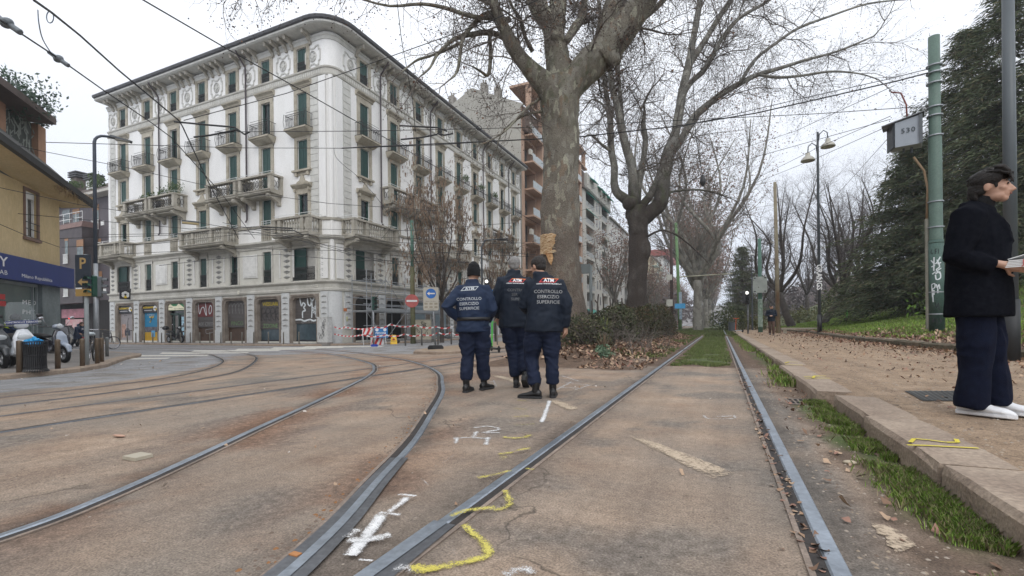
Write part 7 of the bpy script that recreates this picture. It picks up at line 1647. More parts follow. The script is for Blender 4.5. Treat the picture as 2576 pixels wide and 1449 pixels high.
def card(mb,c,w,h,n,right,th=.012,rc=.0):
 c=Vector(c);up=Vector((0,0,1));q=[(-w/2,-h/2),(w/2,-h/2),(w/2,h/2),(-w/2,h/2)]if not rc else[(sx*(w/2-rc+rc*math.cos(a)),sy*(h/2-rc+rc*math.sin(a)))for sx,sy,a0 in((1,1,0),(-1,1,1),(-1,-1,0),(1,-1,1))for a in([0,.785,1.57]if not a0 else[1.57,.785,0])]
 mb.rings([[c+n*o+right*x+up*z for x,z in q]for o in(-th,th)])
# left: lamp, parking sign, lights
b=onroad(243,903,.12);H=hgt(b,332)
t=thing('street_lamp','tall dark street lamp with a curved arm in front of the brown block','street lamp',b);rt,nn=billboard(b)
mb=MB();P=[(0,0,0),(0,0,H*.4)];mb.tube([(0,0,-.1),(0,0,H*.42)],[.08,.07],14);mb.build('pole_base',STEEL,t,True)
mb=MB();mb.tube([(0,0,H*.42),(0,0,H*.955)]+[tuple(rt*(.28*(1-math.cos(a)))+Vector((0,0,H*.955+.28*math.sin(a))))for a in(.4,.8,1.2,1.57)]+[tuple(rt*.45+Vector((0,0,H*.955+.29)))],[.058,.05,.045,.045,.045,.045,.04],10);mb.build('arm',M('blue_grey_paint',(.06,.075,.1),.5),t,True)
mb=MB();z=H*.955+.27;mb.rings([[rt*x+nn*y+Vector((0,0,z+zz))for y,zz in((-.12,0),(.12,0),(.1,.07),(-.1,.07))]for x in(.4,.5)]+[[rt*1.02+nn*y+Vector((0,0,z-.03+zz))for y,zz in((-.13,0),(.13,0),(.1,.03),(-.1,.03))]]);lh=mb.build('lamp_head',DKG,t);mb=MB();mb.rings([[rt*x+nn*y+Vector((0,0,z-.02))for y in(-.1,.1)]+[rt*x+nn*y+Vector((0,0,z-.035))for y in(.1,-.1)]for x in(.55,.95)]);mb.build('lens',M('lamp_lens',(.5,.5,.46),.3),lh)
b=onroad(219,918,.12);t=post('parking_sign','brown parking sign with a golden P and a left arrow on a grey pole','sign',b,h=hgt(b,640),r0=.055,r1=.05,mat=M('light_grey_pole',(.3,.33,.34),.5));rt,nn=billboard(b);rt=(Matrix.Rotation(R(-48),3,'Z')@rt);nn=(Matrix.Rotation(R(-48),3,'Z')@nn)
z0,z1=hgt(b,742),hgt(b,642);c=nn*.08+Vector((0,0,(z0+z1)/2));mb=MB();card(mb,c+Vector((0,0,.1)),.46,(z1-z0)-.2,nn,rt);pn=mb.build('panel',M('dark_sign_panel',(.035,.045,.06),.5),t)
mb=MB();card(mb,c+Vector((0,0,-(z1-z0)/2+.06)),.46,.2,nn,rt);mb.build('lower_panel',M('gold_panel',(.35,.22,.07),.6),t)
GLD=M('gold_letters',(.38,.26,.11),.6);text('P',.42,c+nn*.014+Vector((0,0,.3)),rt,(0,0,1),GLD,'lettering',pn,bold=.02)
mb=MB();ar=[(-.15,0),(-.02,.1),(-.02,.03),(.16,.03),(.16,-.03),(-.02,-.03),(-.02,-.1)];mb.poly([c+nn*.02+rt*x+Vector((0,0,y-.2))for x,y in ar]);mb.build('arrow',GLD,pn)
def trafficlight(label,c,face,mat,s=1.0,lit=None,polebase=None,polemat=STEEL,name='traffic_light'):
 t=thing(name,label,'traffic light',polebase if polebase is not None else c);cc=Vector(c)-t.location;n=Vector(face).normalized();r=Vector((-n.y,n.x,0))
 mb=MB();card(mb,cc,.3*s,.95*s,n,r,.1*s,.06*s);h=mb.build('housing',mat,t)
 for i in range(3):
  z=(.3-.3*i)*s;mb=MB();k=cc+n*.1*s+Vector((0,0,z));mb.rings([[k+n*o+r*(.11*s*math.cos(a))+Vector((0,0,.11*s*math.sin(a)))for a in[math.pi*2*q/12 for q in range(12)]]for o in(0,.02*s)]);on=lit==i;mb.build('lens',M('lit_lens',(.9,.9,.85),.4,emit=(1,.97,.9,1.2))if on else M('dark_lens',(.03,.03,.03),.3),h)
  mb=MB();A=[[k+n*o*(1 if math.sin(a)>-.3 else .3)+r*(.12*s*math.cos(a))+Vector((0,0,.12*s*math.sin(a)))for a in[math.pi*q/8-.0 for q in range(9)]]for o in(0,.2*s)];mb.rings(A,cap=False,close=False);mb.build('visor',mat,h)
 if polebase is not None:mb=MB();off=-n*.16*s;mb.tube([Vector((off.x+cc.x,off.y+cc.y,-.1)),Vector((off.x+cc.x,off.y+cc.y,cc.z+.5*s))],.055,12);mb.build('pole',polemat,t,True)
 return t
b=onroad(219,918,.12);c=atd(232,720,FW.dot(b-EYEV));trafficlight('green traffic light fixed between the parking sign and the tall lamp',c,(.3,-1,0),M('green_light_housing',(.012,.06,.04),.5),.62)
b=onroad(243,903,.12);c=atd(250,722,FW.dot(b-EYEV));trafficlight('grey traffic light seen from behind on the tall lamp',c,(.6,.8,0),M('grey_housing',(.1,.11,.12),.5),.75)
# bollards
def bollard(label,base,h,r,mat,group,first=[None]):
 key=(mat.name,round(r,3))
 if key not in BOLL:
  t=thing('bollard',label,'bollard',base,0,group);mb=MB();mb.lathe((0,0,0),[(r,-.1),(r,h*.9),(r*1.0,h*.965),(r*.9,h*.98),(0.001,h)],16);mb.build('post',mat,t,True);BOLL[key]=t;return t
 return dup(BOLL[key],base,None,label)
BOLL={}
for i,(x,y,lab)in enumerate(((283,1050,'bronze bollard nearest the litter bin, left of it'),(838,995,'bronze bollard in front of the dark scooter wheel'),(1195,955,'bronze bollard left of the parking sign pole'),(1410,920,'bronze bollard hiding the bicycle wheel'),(1475,895,'bronze bollard just right of the bicycle'),(1552,820,'steel grey bollard farthest out at the pavement tip'))):
 b=onroad(x/3.623/1.59,(1200+y/3.623)/1.59,.12);bollard(lab,b,.74,.054,BRZ if i<5 else M('steel_bollard',(.2,.21,.21),.45,.15,5,metal=.6),'bollards on the left pavement')
xs=(22,93,158,227,297,367,438,510,588,667,748,828,910,1001,1086,1177,1273,1395,1520,1648)
STB=M('thin_steel_bollard',(.26,.25,.22),.4,.15,5,metal=.6);shopn=['before the left corner of the palazzo','before the first shop shutter','before the blue shutter','before the estate agency','before the red painted shutter','before the grey graffiti shutter','before the yellow lettered shutter','before the big white graffiti']
cnt={}
for x in xs:
 u=(x/2.07+400)/1.59;v=(1397/2.07+700)/1.59;p=ony(u,v,21.25);p.z=zroad(p.x,p.y)+.12;k=min(range(8),key=lambda q:abs((WX-p.x)-([25.6]+[2.43+3.37*(6-j)for j in range(7)])[q]));cnt[k]=cnt.get(k,0)+1
 bollard(('thin steel bollard '+shopn[k]+', '+['first from the left there','second from the left there','third from the left there','fourth from the left there','fifth there'][cnt[k]-1]),p,.78,.036,STB,'steel bollards along the palazzo pavement')
for i,(x,y)in enumerate(((1125,1140),(1395,1135),(1665,1125),(1885,1118))):
 p=onroad((1350+x/4.14)/1.59,(1100+y/4.14)/1.59,.12);bollard(['steel bollard right of the caution sign','steel bollard in front of the graffiti cabinet','steel bollard right of the arrow sign pole','steel bollard nearest the officer in the beanie'][i],p,.8,.045,M('dull_bollard',(.16,.15,.14),.5,.15,5,metal=.4),'bollards by the scaffold')
# litter bin
b=onroad(505/3.623/1.59,(1200+1035/3.623)/1.59,.12);t=thing('litter_bin','black slatted litter bin with a bright blue bag inside','litter bin',b);t.scale=(.8,.8,.92);mb=MB()
for k in range(34):
 a=2*math.pi*k/34;c,s=math.cos(a),math.sin(a);mb.tube([(c*.31,s*.31,.0),(c*.25,s*.25,.07),(c*.24,s*.24,.35),(c*.265,s*.265,.62),(c*.29,s*.29,.76)],.016,4)
mb.build('slat',BLK,t);mb=MB()
for r_,z in((.25,.1),(.245,.4),(.27,.66),(.285,.74)):mb.rings([[(q*math.cos(a),q*math.sin(a),z+zz)for q,zz in((r_-.012,0),(r_+.012,0),(r_+.012,.03),(r_-.012,.03))]for a in[2*math.pi*k/24 for k in range(25)]],cap=False)
mb.build('hoop',BLK,t);mb=MB();mb.cyl(0,0,.05,.64,.21,.235,20);mb.build('liner',M('dark_liner',(.02,.022,.022),.8),t)
def bag(mb):
 r_=random.Random(3)
 for k in range(26):a,q=r_.uniform(0,6.28),r_.uniform(0,.2);mb.ball((q*math.cos(a),q*math.sin(a),.72+r_.uniform(-.05,.07)),(r_.uniform(.04,.1),r_.uniform(.04,.1),r_.uniform(.03,.06)),8,6)
 mb.ball((-.02,0,.84),(.05,.05,.05),8,6);mb.ball((.07,0,.8),(.09,.08,.05),8,6)
bg_=remesh('bin_bag',bag,.012,M('bright_blue_bag',(.01,.28,.6),.3,.2,8),None,1,(.012,25,2));bg_.location=b;bg_.scale=(.8,.8,.92);tag(bg_,'bright blue plastic bag bulging out of the black bin','plastic bag')
# ------------------------------------------------------------------ scooters and bicycles
TYR=M('tyre_rubber',(.012,.012,.013),.8);ALU=M('alloy_wheel',(.4,.41,.43),.35,.08,metal=.7);CHR=M('chrome',(.5,.5,.52),.12,.05,metal=1.0);HLG=M('headlight_glass',(.5,.53,.55),.1,.1,coat=.5);WSC=M('white_scooter_paint',(.68,.71,.75),.25,.05,coat=.6);DSC=M('dark_blue_scooter_paint',(.01,.011,.022),.2,.1,coat=.6);GSC=M('dark_grey_scooter_paint',(.05,.055,.06),.3,coat=.3)
CLR=M('clear_screen',(.6,.65,.68),.05,.02,alpha=.15);SEAT=M('black_seat',(.012,.012,.013),.55,bump=.3,bscale=90)
def wheel(c,r,w,par,spokes=5,rim=ALU,thin=False):
 c=Vector(c);mb=MB();n=28;rs=[]
 for k in range(n+1):
  a=2*math.pi*k/n;d=Vector((0,math.cos(a),math.sin(a)));rs.append([c+d*(r-w*.5+w*.5*math.cos(t))+Vector((w*.5*math.sin(t),0,0))for t in[2*math.pi*q/8 for q in range(8)]])
 mb.rings(rs,cap=False);wl=mb.build('wheel',TYR,par,True);mb=MB();ri=r-w*.95;rs=[]
 for k in range(n+1):a=2*math.pi*k/n;d=Vector((0,math.cos(a),math.sin(a)));rs.append([c+d*(ri+q)+Vector((x,0,0))for q,x in((-.012,-w*.3),(.012,-w*.35),(.012,w*.35),(-.012,w*.3))])
 mb.rings(rs,cap=False);mb.tube([c-Vector((w*.4,0,0)),c+Vector((w*.4,0,0))],.045 if not thin else .02,10)
 for k in range(spokes):
  a=2*math.pi*k/spokes;d=Vector((0,math.cos(a),math.sin(a)));s=Vector((0,-d.z,d.y))
  if thin:mb.tube([c,c+d*ri],.0025,3)
  else:
   for sg in(-.25,.25):mb.tube([c+d*.03,c+(d+s*sg*.5)*ri],[.018,.012],5)
 mb.build('rim',rim,wl,True);return wl
def scooter(label,loc,rz,body,front,screen=False,roundlight=True,topbox=False,lean=.06,group='parked scooters',seatm=SEAT):
 t=thing('scooter',label,'scooter',loc,0,group,tilt=(0,lean,rz));wheel((0,.68,.24),.24,.11,t);wheel((0,-.62,.24),.24,.12,t)
 def bd(mb):
  mb.tube([(0,.5,.5),(0,.42,.36),(0,.2,.3),(0,-.1,.31),(0,-.2,.42)],[(.17,.06),(.17,.06),(.15,.05),(.15,.06),(.14,.1)],12,flat=XR)
  mb.tube([(0,-.12,.5),(0,-.35,.55),(0,-.62,.58),(0,-.88,.6)],[(.13,.14),(.17,.16),(.16,.14),(.08,.07)],12,flat=XR)
 remesh('body',bd,.02,body,t,2)
 def sh(mb):mb.tube([(0,.53,.34),(0,.56,.5),(0,.52,.72),(0,.45,.9)],[(.15,.05),(.2,.055),(.19,.06),(.1,.06)],14,flat=XR)
 remesh('front_shield',sh,.018,body,t,2)
 def pn_(mb):mb.tube([(0,.575,.4),(0,.605,.55),(0,.57,.74),(0,.5,.86)],[(.1,.03),(.135,.035),(.12,.035),(.06,.03)],12,flat=XR)
 remesh('nose_panel',pn_,.014,front,t,2)
 def fd(mb):mb.tube([(0,.95,.3),(0,.88,.45),(0,.7,.52),(0,.52,.46)],[(.05,.03),(.075,.05),(.085,.05),(.07,.04)],12,flat=XR)
 remesh('mudguard',fd,.016,front,t,2)
 mb=MB();mb.tube([(0,.68,.24),(.07,.66,.3),(.07,.6,.5)],.02,8);mb.tube([(0,.52,.5),(0,.42,.95)],.03,8);mb.tube([(.36,.3,1.0),(.15,.4,.99),(0,.42,.98),(-.15,.4,.99),(-.36,.3,1.0)],.016,8);mb.build('handlebar',BLK,t)
 def hb(mb):mb.ball((0,.43,.99),(.13,.1,.075),12,9)
 remesh('handlebar_cover',hb,.016,front,t,2)
 mb=MB();c=Vector((0,.52,1.0))if roundlight else Vector((0,.6,.72));mb.ball(c,(.07,.03,.07)if roundlight else(.12,.03,.07),12,8);mb.build('headlight',HLG,t,True)
 def st(mb):mb.tube([(0,-.08,.72),(0,-.3,.75),(0,-.55,.77),(0,-.8,.76)],[(.11,.04),(.14,.05),(.14,.05),(.09,.04)],12,flat=XR)
 remesh('seat',st,.018,seatm,t,2,(.002,20,1))
 for s in(1,-1):
  mb=MB();mb.tube([(.2*s,.36,1.0),(.3*s,.4,1.2)],.007,5);mb.ball((.33*s,.4,1.22),(.06,.015,.045),10,7);mb.build('mirror',CHR if roundlight else BLK,t,True)
 if screen:
  mb=MB();rs=[]
  for i in range(7):
   f=i/6;w=.3*(1-.25*f**2)if f<.95 else .17;rs.append([(w*math.sin(a),.56-.1*f+.08*(math.cos(a)-1)*1.6-.2*f*f*.4,.98+.56*f)for a in[(-1.1+2.2*k/8)for k in range(9)]])
  mb.rings(rs,cap=False,close=False);sc=mb.build('windscreen',CLR,t,True)
  mb=MB();mb.rings([[(.3*math.sin(a),.57+.08*(math.cos(a)-1)*1.6,z)for a in[(-1.1+2.2*k/8)for k in range(9)]]for z in(1.03,1.11)],cap=False,close=False);mb.build('screen_band',BLUE,sc);text('CONTROLLO ESERCIZIO',.055,(0,.585,1.07),(-1,0,0),(0,0,1),WT,'lettering',sc,bold=.02)
 if topbox:
  def tb_(mb):mb.ball((0,-.95,.98),(.2,.2,.15),12,8)
  remesh('top_box',tb_,.02,BLK,t,1)
 mb=MB();mb.tube([(.1,-.1,.3),(.16,-.02,.02)],.012,5);mb.build('side_stand',BLK,t);t.scale=(1.12,)*3;return t
toE=lambda p:math.atan2(-p[1],-p[0])-math.pi/2
b=onroad(50,924,.12);scooter('white scooter with a tall windscreen facing the camera behind the litter bin',b,toE(b)+R(12),WSC,WSC,True,False)
b=onroad(128,912,.12);scooter('dark blue and silver scooter with a chrome mirror right of the litter bin',b,math.atan2(RT.y,RT.x)-math.pi/2-R(22),DSC,M('silver_blue_paint',(.33,.38,.46),.22,.05,coat=.6),lean=.03)
b=onroad(-16,925,.12);scooter('half hidden dark scooter with white spoked wheel at the left edge',b,math.atan2(RT.y,RT.x)-math.pi/2-R(28),GSC,GSC,False,False)
b=ony(441,861,21.6);b.z=zroad(b.x,b.y)+.12;scooter('small black moped with a top box parked at the estate agency',b,R(-90),BLK,BLK,False,True,True,lean=.04)
def bicycle(label,loc,rz,lean=.05,cover=False,fm=BLK):
 t=thing('bicycle',label,'bicycle',loc,0,'parked bicycles',tilt=(0,lean,rz));wheel((0,.52,.34),.34,.04,t,18,CHR,True);wheel((0,-.52,.34),.34,.04,t,18,CHR,True)
 mb=MB();F_={'bb':(0,-.1,.3),'s':(0,-.22,.78),'h':(0,.38,.85),'h2':(0,.42,.7),'r':(0,-.52,.34),'f':(0,.52,.34)}
 for a,c in(('bb','s'),('s','h'),('bb','h2'),('bb','r'),('s','r'),('h','f')):mb.tube([F_[a],F_[c]],.016,6)
 mb.build('frame',fm,t);mb=MB();mb.tube([(.29,.25,1.0),(.1,.36,.99),(0,.37,.98),(-.1,.36,.99),(-.29,.25,1.0)],.012,6);mb.tube([(0,.38,.85),(0,.37,.98)],.013,6);mb.build('handlebar',CHR,t)
 def st(mb):mb.ball((0,-.25,.86),(.12 if cover else .07,.15,.06 if cover else .04),10,8)
 remesh('saddle',st,.015,M('plastic_wrap',(.4,.45,.47),.3)if cover else SEAT,t,1,(.008,20,1)if cover else None)
 mb=MB();mb.box((-.06,-.84,.62),(.06,-.8,.68));mb.build('tail_light',M('red_reflector',(.4,.02,.02),.3),t);mb=MB();mb.box((-.06,-.8,.68),(.06,-.3,.7));mb.build('rack',BLK,t)
 rs=[[(x,-.52-.37*math.cos(a),.34+.37*math.sin(a))for x in(-.025,.025)]for a in[.2+.22*k for k in range(10)]];mb=MB();mb.rings(rs,cap=False,close=False);mb.build('mudguard',BLK,t);return t
b=onroad(229,911,.12);bicycle('bicycle with a plastic wrapped saddle locked beside the parking sign',b,math.atan2(b.y,b.x)-math.pi/2-R(8),.04,True)
b=onroad(256,880,.12);bicycle('dark bicycle parked behind the bollards in front of the graffiti wall',b,math.atan2(b.y,b.x)-math.pi/2-R(60),.06)
# parked dark car half hidden behind the dark scooter, far cars at the junction
def car(label,loc,rz,mat,s=1.0,lights=None):
 t=thing('parked_car',label,'car',loc,rz);
 def bd(mb):
  mb.rings([[(x*.86,y,z)for x,z in((-1,.3),(-1,.62),(-.92,.86),(.92,.86),(1,.62),(1,.3))]for y in(-2.0,-1.9,1.9,2.0)])
  mb.rings([[(-.8,-1.7,.8),(.8,-1.7,.8),(.8,1.1,.8),(-.8,1.1,.8)],[(-.66,-1.2,1.4),(.66,-1.2,1.4),(.66,.35,1.4),(-.66,.35,1.4)]])
 remesh('body',bd,.05,mat,t,3)
 mb=MB();mb.rings([[(-.83,-1.5,.92),(.83,-1.5,.92),(.83,.92,.92),(-.83,.92,.92)],[(-.7,-1.15,1.34),(.7,-1.15,1.34),(.7,.3,1.34),(-.7,.3,1.34)]]);mb.build('window',GLS,t)
 for x in(-.8,.8):
  for y in(-1.25,1.3):wheel((x,y,.31),.31,.18,t)
 for x in(-.6,.6):
  mb=MB();mb.ball((x,-1.98,.68),(.14,.05,.07),8,6);mb.build('tail_light',M('car_tail_light',(.5,.02,.02),.4,emit=(1,.05,.03,3.0))if lights=='r' else M('red_reflector',(.4,.02,.02),.3),t)
  mb=MB();mb.ball((x,1.98,.68),(.14,.05,.07),8,6);mb.build('headlight',HLG,t)
 return t
p=onroad(146,874);car('black parked car showing behind the dark scooter',(p.x,p.y,p.z),R(60),DSC)
for k,(x,y,m_,lab,l)in enumerate(((-2.6,262,M('car_silver',(.4,.41,.43),.3,coat=.4),'tiny silver car at the far junction of the avenue',None),(.5,268,M('car_blue',(.08,.1,.15),.3,coat=.4),'tiny dark blue car right of the silver one at the far junction',None),(-6.2,258,M('car_red',(.3,.02,.02),.3,coat=.4),'tiny red lit car at the far end of the tracks','r'))):car(lab,(x,y,.02),R(90 if k<2 else 10),m_,lights=l)
# ------------------------------------------------------------------ corner works: cabinets, scaffold, barriers
def cabinet(label,base,w,d,h,rz,mat,scr=DG,seed=1,name='utility_cabinet'):
 t=thing(name,label,'cabinet',base,rz);mb=MB();mb.box((-w/2,-d/2,.1),(w/2,d/2,h));mb.build('housing',mat,t);mb=MB();mb.box((-w/2-.02,-d/2-.02,h),(w/2+.02,d/2+.02,h+.05));mb.build('lid',mat,t);mb=MB();mb.box((-w/2-.03,-d/2-.03,-.1),(w/2+.03,d/2+.03,.1));mb.build('plinth',PAV,t)
 mb=MB();r=random.Random(seed)
 for k in range(6):
  c=(r.uniform(-.25,.25)*w,r.uniform(.25,.85)*h);q=[(c[0]+.2*w*math.cos(t_+k)*(.5+.6*math.sin(k+t_)),c[1]+.13*h*math.sin(t_*1.4))for t_ in[i*.7 for i in range(8)]];stroke(mb,[(p.x,p.y)for p in smooth_path([(a,b_,0)for a,b_ in q],3)],.025,(0,-d/2,0),(1,0,0),(0,0,1),.006)
 mb.build('graffiti',scr,t);return t
b=ony(817,858,21.9);b.z=zroad(b.x,b.y)+.12;cabinet('tall white cabinet covered in black scribbles at the palazzo corner',b,.82,.4,1.62,R(0),M('sticker_white',(.5,.5,.49),.6,.15,8),seed=2)
S5=lambda x,y:((1350+x/4.14)/1.59,(1100+y/4.14)/1.59)
b=onroad(*S5(1400,1090),.12);cabinet('cream utility cabinet with large black graffiti behind the arrow sign',b,1.25,.45,1.4,R(25),M('cream_cabinet',(.42,.39,.3),.6,.12,6),seed=5)
b=onroad(*S5(1550,1080),.12);cabinet('lower grey cabinet right of the cream one',b,.5,.4,1.05,R(25),M('grey_cabinet',(.3,.31,.31),.6,.12,6),M('blue_scribble',(.05,.2,.35)),seed=7)
t=thing('scaffold','galvanised scaffold with one long deck along the damaged corner shopfronts','scaffold',(0,0,0));fx=facR;zb=-.15
us=[1.35,3.2,5.4,7.9,10.6,13.2];om=1.55;on=.35
for i,u in enumerate(us):
 for o in(on,om):
  mb=MB(fx);mb.tube([(u,o,zb),(u,o,4.3+.3*((i+(o>1))%2))],.028,6);mb.build('upright',STEEL,t)
 mb=MB(fx);
 for z in(1.86,3.9):mb.tube([(u,on,z),(u,om,z)],.024,5)
 mb.build('transom',STEEL,t)
for z in(.95,1.86,2.35,2.8,3.3,3.95):
 for o in((on,om)if z>1.5 else(om,)):
  mb=MB(fx);mb.tube([(us[0]-.3,o,z),(us[-1]+.4,o,z)],.024,5);mb.build('ledger',STEEL,t)
for i in range(len(us)-1):
 mb=MB(fx);a,c=us[i],us[i+1]
 mb.tube([(a,om,zb+.1),(c,om,1.85)]if i%2 else[(c,om,zb+.1),(a,om,1.85)],.022,5);mb.tube([(a,om+.03,2.0),(c,om+.03,4.1)]if i%2==0 else[(c,om+.03,2.0),(a,om+.03,4.1)],.022,5);mb.build('brace',STEEL,t)
 mb=MB(fx);mb.box((a,on,1.9),(c-.02,om,1.96));mb.box((a,om,1.9),(c-.02,om+.03,2.12));mb.build('deck',M('deck_metal',(.36,.38,.4),.45,.12,5,metal=.5),t)
lad=thing('ladder','aluminium ladder leaning inside the scaffold near the green pole','ladder',(0,0,0));mb=MB(fx)
for s in(-.2,.2):mb.tube([(9.9+s,1.9,0),(9.9+s,1.6,2.6)],.025,5)
for k in range(8):mb.tube([(9.7,1.88-.03*k,.3*k+.2),(10.1,1.88-.03*k,.3*k+.2)],.015,4)
mb.build('rails_and_rungs',STEEL,lad)
p=onroad(*S5(655,1130),.12);c=atd(*S5(608,470),FW.dot(p-EYEV));trafficlight('dark green traffic light in front of the scaffold',c,(.9,-.4,0),M('dark_green_housing',(.01,.05,.035),.5),.85,None,p)
# striped barriers
RDS=M('barrier_red',(.5,.03,.03),.5);WHS=M('barrier_white',(.7,.7,.7),.5)
def striped(c0,c1,h,n,par,name='board',slope=.5):
 c0,c1=Vector(c0),Vector(c1);up=Vector((0,0,1));L=(c1-c0).length;d=(c1-c0)/L;k=d.cross(up)
 mb=MB();q=[c0-up*h/2,c1-up*h/2,c1+up*h/2,c0+up*h/2];mb.rings([[p-k*.012 for p in q],[p+k*.012 for p in q]]);o=mb.build(name,WHS,par);mb=MB();w=L/n
 for side in(-1,1):
  for i in range(n):
   if i%2:continue
   xs_=[i*w-slope*h/2,(i+1)*w-slope*h/2,(i+1)*w+slope*h/2,i*w+slope*h/2];xs_=[min(L,max(0,x))for x in xs_];zs_=(-h/2,-h/2,h/2,h/2)
   mb.poly([c0+d*x+up*z+k*.015*side for x,z in zip(xs_,zs_)])
 mb.build('stripe',RDS,o);return o
b=onroad(*S5(610,1160),0);rt,nn=billboard(b);d_=FW.dot(b-EYEV);px5=lambda x,y,dd=0:atd(*S5(x,y),d_+dd)
t=thing('road_barrier','red and white striped barrier trestle with a blue pedestrian sign','barrier',b);L0=lambda p:p-b
striped(L0(px5(412,942)),L0(px5(782,925)),.42*.9,9,t);mb=MB()
for x0,x1 in((415,435),(785,805)):mb.tube([L0(px5(x0,930)),L0(px5(x1,1165))],.022,6);mb.tube([L0(px5(x0,930)),L0(px5(x1-30,1150,.7))],.022,6)
mb.build('leg',WHS,t);striped(L0(px5(548,1075,.2)),L0(px5(770,1070,.2)),.85,5,t,'lower_board')
mb=MB();c=L0(px5(714,955,-.08));card(mb,c,.85,.62,nn,rt);bs=mb.build('blue_sign',M('sign_blue',(.02,.17,.45),.5),t)
text('PEDONI',.17,c+nn*.014+Vector((0,0,-.03)),rt,(0,0,1),WT,'lettering',bs,bold=.02);text('A DESTRA',.15,c+nn*.014+Vector((0,0,-.2)),rt,(0,0,1),WT,'lettering',bs,bold=.02)
mb=MB();disc(mb,c+nn*.014+Vector((0,0,.18))-rt*.22,.1,nn,rt,.004,12);disc(mb,c+nn*.014+Vector((0,0,.18))+rt*.25,.1,nn,rt,.004,12);each(mb,'pictogram',WT,bs,.02)
b=onroad(*S5(868,1075),.1);rt,nn=billboard(b);c=atd(*S5(868,945),FW.dot(b-EYEV))-b;t=thing('no_access_sign','cream board with a red ring sign standing behind the yellow caution sign','sign',b);mb=MB();card(mb,c,.88,1.42,nn,rt,.012,.05);pn=mb.build('panel',M('cream_board',(.48,.42,.28),.6,.06),t)
mb=MB();r_=.28;mb.rings([[c+nn*.016+Vector((0,0,.34))+rt*q*math.cos(a)+Vector((0,0,q*math.sin(a)))for q in(r_,r_-.065)]for a in[2*math.pi*k/24 for k in range(25)]],cap=False,close=False);mb.build('red_ring',RDS,pn);mb=MB()
for k in range(3):card(mb,c+nn*.016+Vector((0,0,-.18-.14*k)),.6-.1*k,.03,nn,rt,.002)
mb.build('fine_print',DG,pn);mb=MB()
for s in(-.3,.3):mb.tube([c+rt*s+Vector((0,0,-.7)),c+rt*s+Vector((0,0,-c.z))-nn*.1],.02,5)
mb.build('leg',STEEL,t)
b=onroad(*S5(932,1145),0);rt,nn=billboard(b);h=hgt(b,S5(0,992)[1]);t=thing('caution_sign','small yellow folding caution sign on the road edge','caution sign',b);YC=M('caution_yellow',(.75,.45,.01),.45);
for s in(1,-1):mb=MB();mb.rings([[rt*x+nn*(s*(.18*(1-z/h))+o)+Vector((0,0,z))for x,z in((-.22,0),(.22,0),(.15,h),(-.15,h))]for o in(0,.015)]);pn=mb.build('leaf',YC,t)
mb=MB();o_=nn*.11;mb.poly([o_+nn*.03+rt*x+Vector((0,0,z*h))for x,z in((-.1,.45),(.1,.45),(0,.68))]);mb.build('warning_triangle',RDS,t);text('CAUTION',.06,nn*.06+Vector((0,0,h*.8)),rt,(0,0,1),DG,'lettering',t);text('PAVIMENTO',.05,nn*.15+Vector((0,0,h*.33)),rt,(0,0,1),DG,'lettering',t)
# tapes
def tape(label,pts):
 t=None;P=[Vector(p)for p in pts];Q=[]
 for a,c in zip(P,P[1:]):
  m=max(2,int((c-a).length/.18))
  for i in range(m):f=i/m;q=a.lerp(c,f);q.z-=.12*math.sin(math.pi*f);Q.append(q)
 Q.append(P[-1]);mb=MB();sg=random.Random(len(Q))
 for i,(a,c)in enumerate(zip(Q,Q[1:])):
  mb.cur=i%2;up=Vector((0,0,.075));s=(c-a)*.35;mb.poly([a,c,c+up+s,a+up+s])
 return tag(mb.build('barrier_tape',[RDS,WHS]),label,'barrier tape','red and white tapes round the works')
def tp(x,y,d):return atd(*S5(x,y),d)
tape('upper red and white tape from the scribbled cabinet to the cream cabinet',[tp(-60,862,29),tp(120,872,28.5),tp(640,872,27),tp(870,828,27),tp(1300,842,28.5),tp(1640,866,29),tp(1910,860,29.5)])
tape('lower red and white tape drooping from the scribbled cabinet to the bollards',[tp(-60,985,29),tp(420,1000,27.3),tp(790,1000,27.3),tp(1120,985,27.5),tp(1400,995,27.5),tp(1665,960,27.8),tp(1885,960,28),tp(2050,985,28)])
for k,(x,y,s,m_,lab)in enumerate(((490,1100,.5,GRY:=M('grey_bag',(.1,.11,.12),.8),'dark grey rubble bag left of the barrier'),(1740,1065,.45,M('pale_rubble',(.3,.28,.26),.9,.3,6),'pale rubbish heap behind the bollards'),(960,1130,.35,BLK,'black coil behind the caution sign'),(1220,1080,.3,M('cardboard',(.3,.18,.1),.9),'brown cardboard leaning by the green pole'),(1830,1070,.4,GRY,'dark rubbish bag next to the pale heap'),(300,920,.62,BLK,'black generator hanging at the scaffold foot'))):
 b=onroad(*S5(x,y),.05)if k!=5 else onroad(*S5(300,1100),.1)
 def hp(mb):
  r_=random.Random(k)
  for q in range(9):mb.ball((r_.gauss(0,.25*s),r_.gauss(0,.2*s),.25*s+r_.random()*.3*s),(s*.35,s*.3,s*.3),8,6)
 o=remesh('rubbish_bag',hp,.04,m_,None,1,(.03,6,k));o.location=b;tag(o,lab,'rubbish')
mb=MB();b=onroad(*S5(612,1186));mb.box((b.x-.15,b.y-.12,b.z),(b.x+.15,b.y+.12,b.z+.1));mb.box((b.x-.18,b.y-.05,b.z+.1),(b.x+.1,b.y+.14,b.z+.13));tag(mb.build('crushed_box',M('blue_box',(.02,.06,.4),.5)),'tiny blue crushed box lying on the road before the barrier','litter')
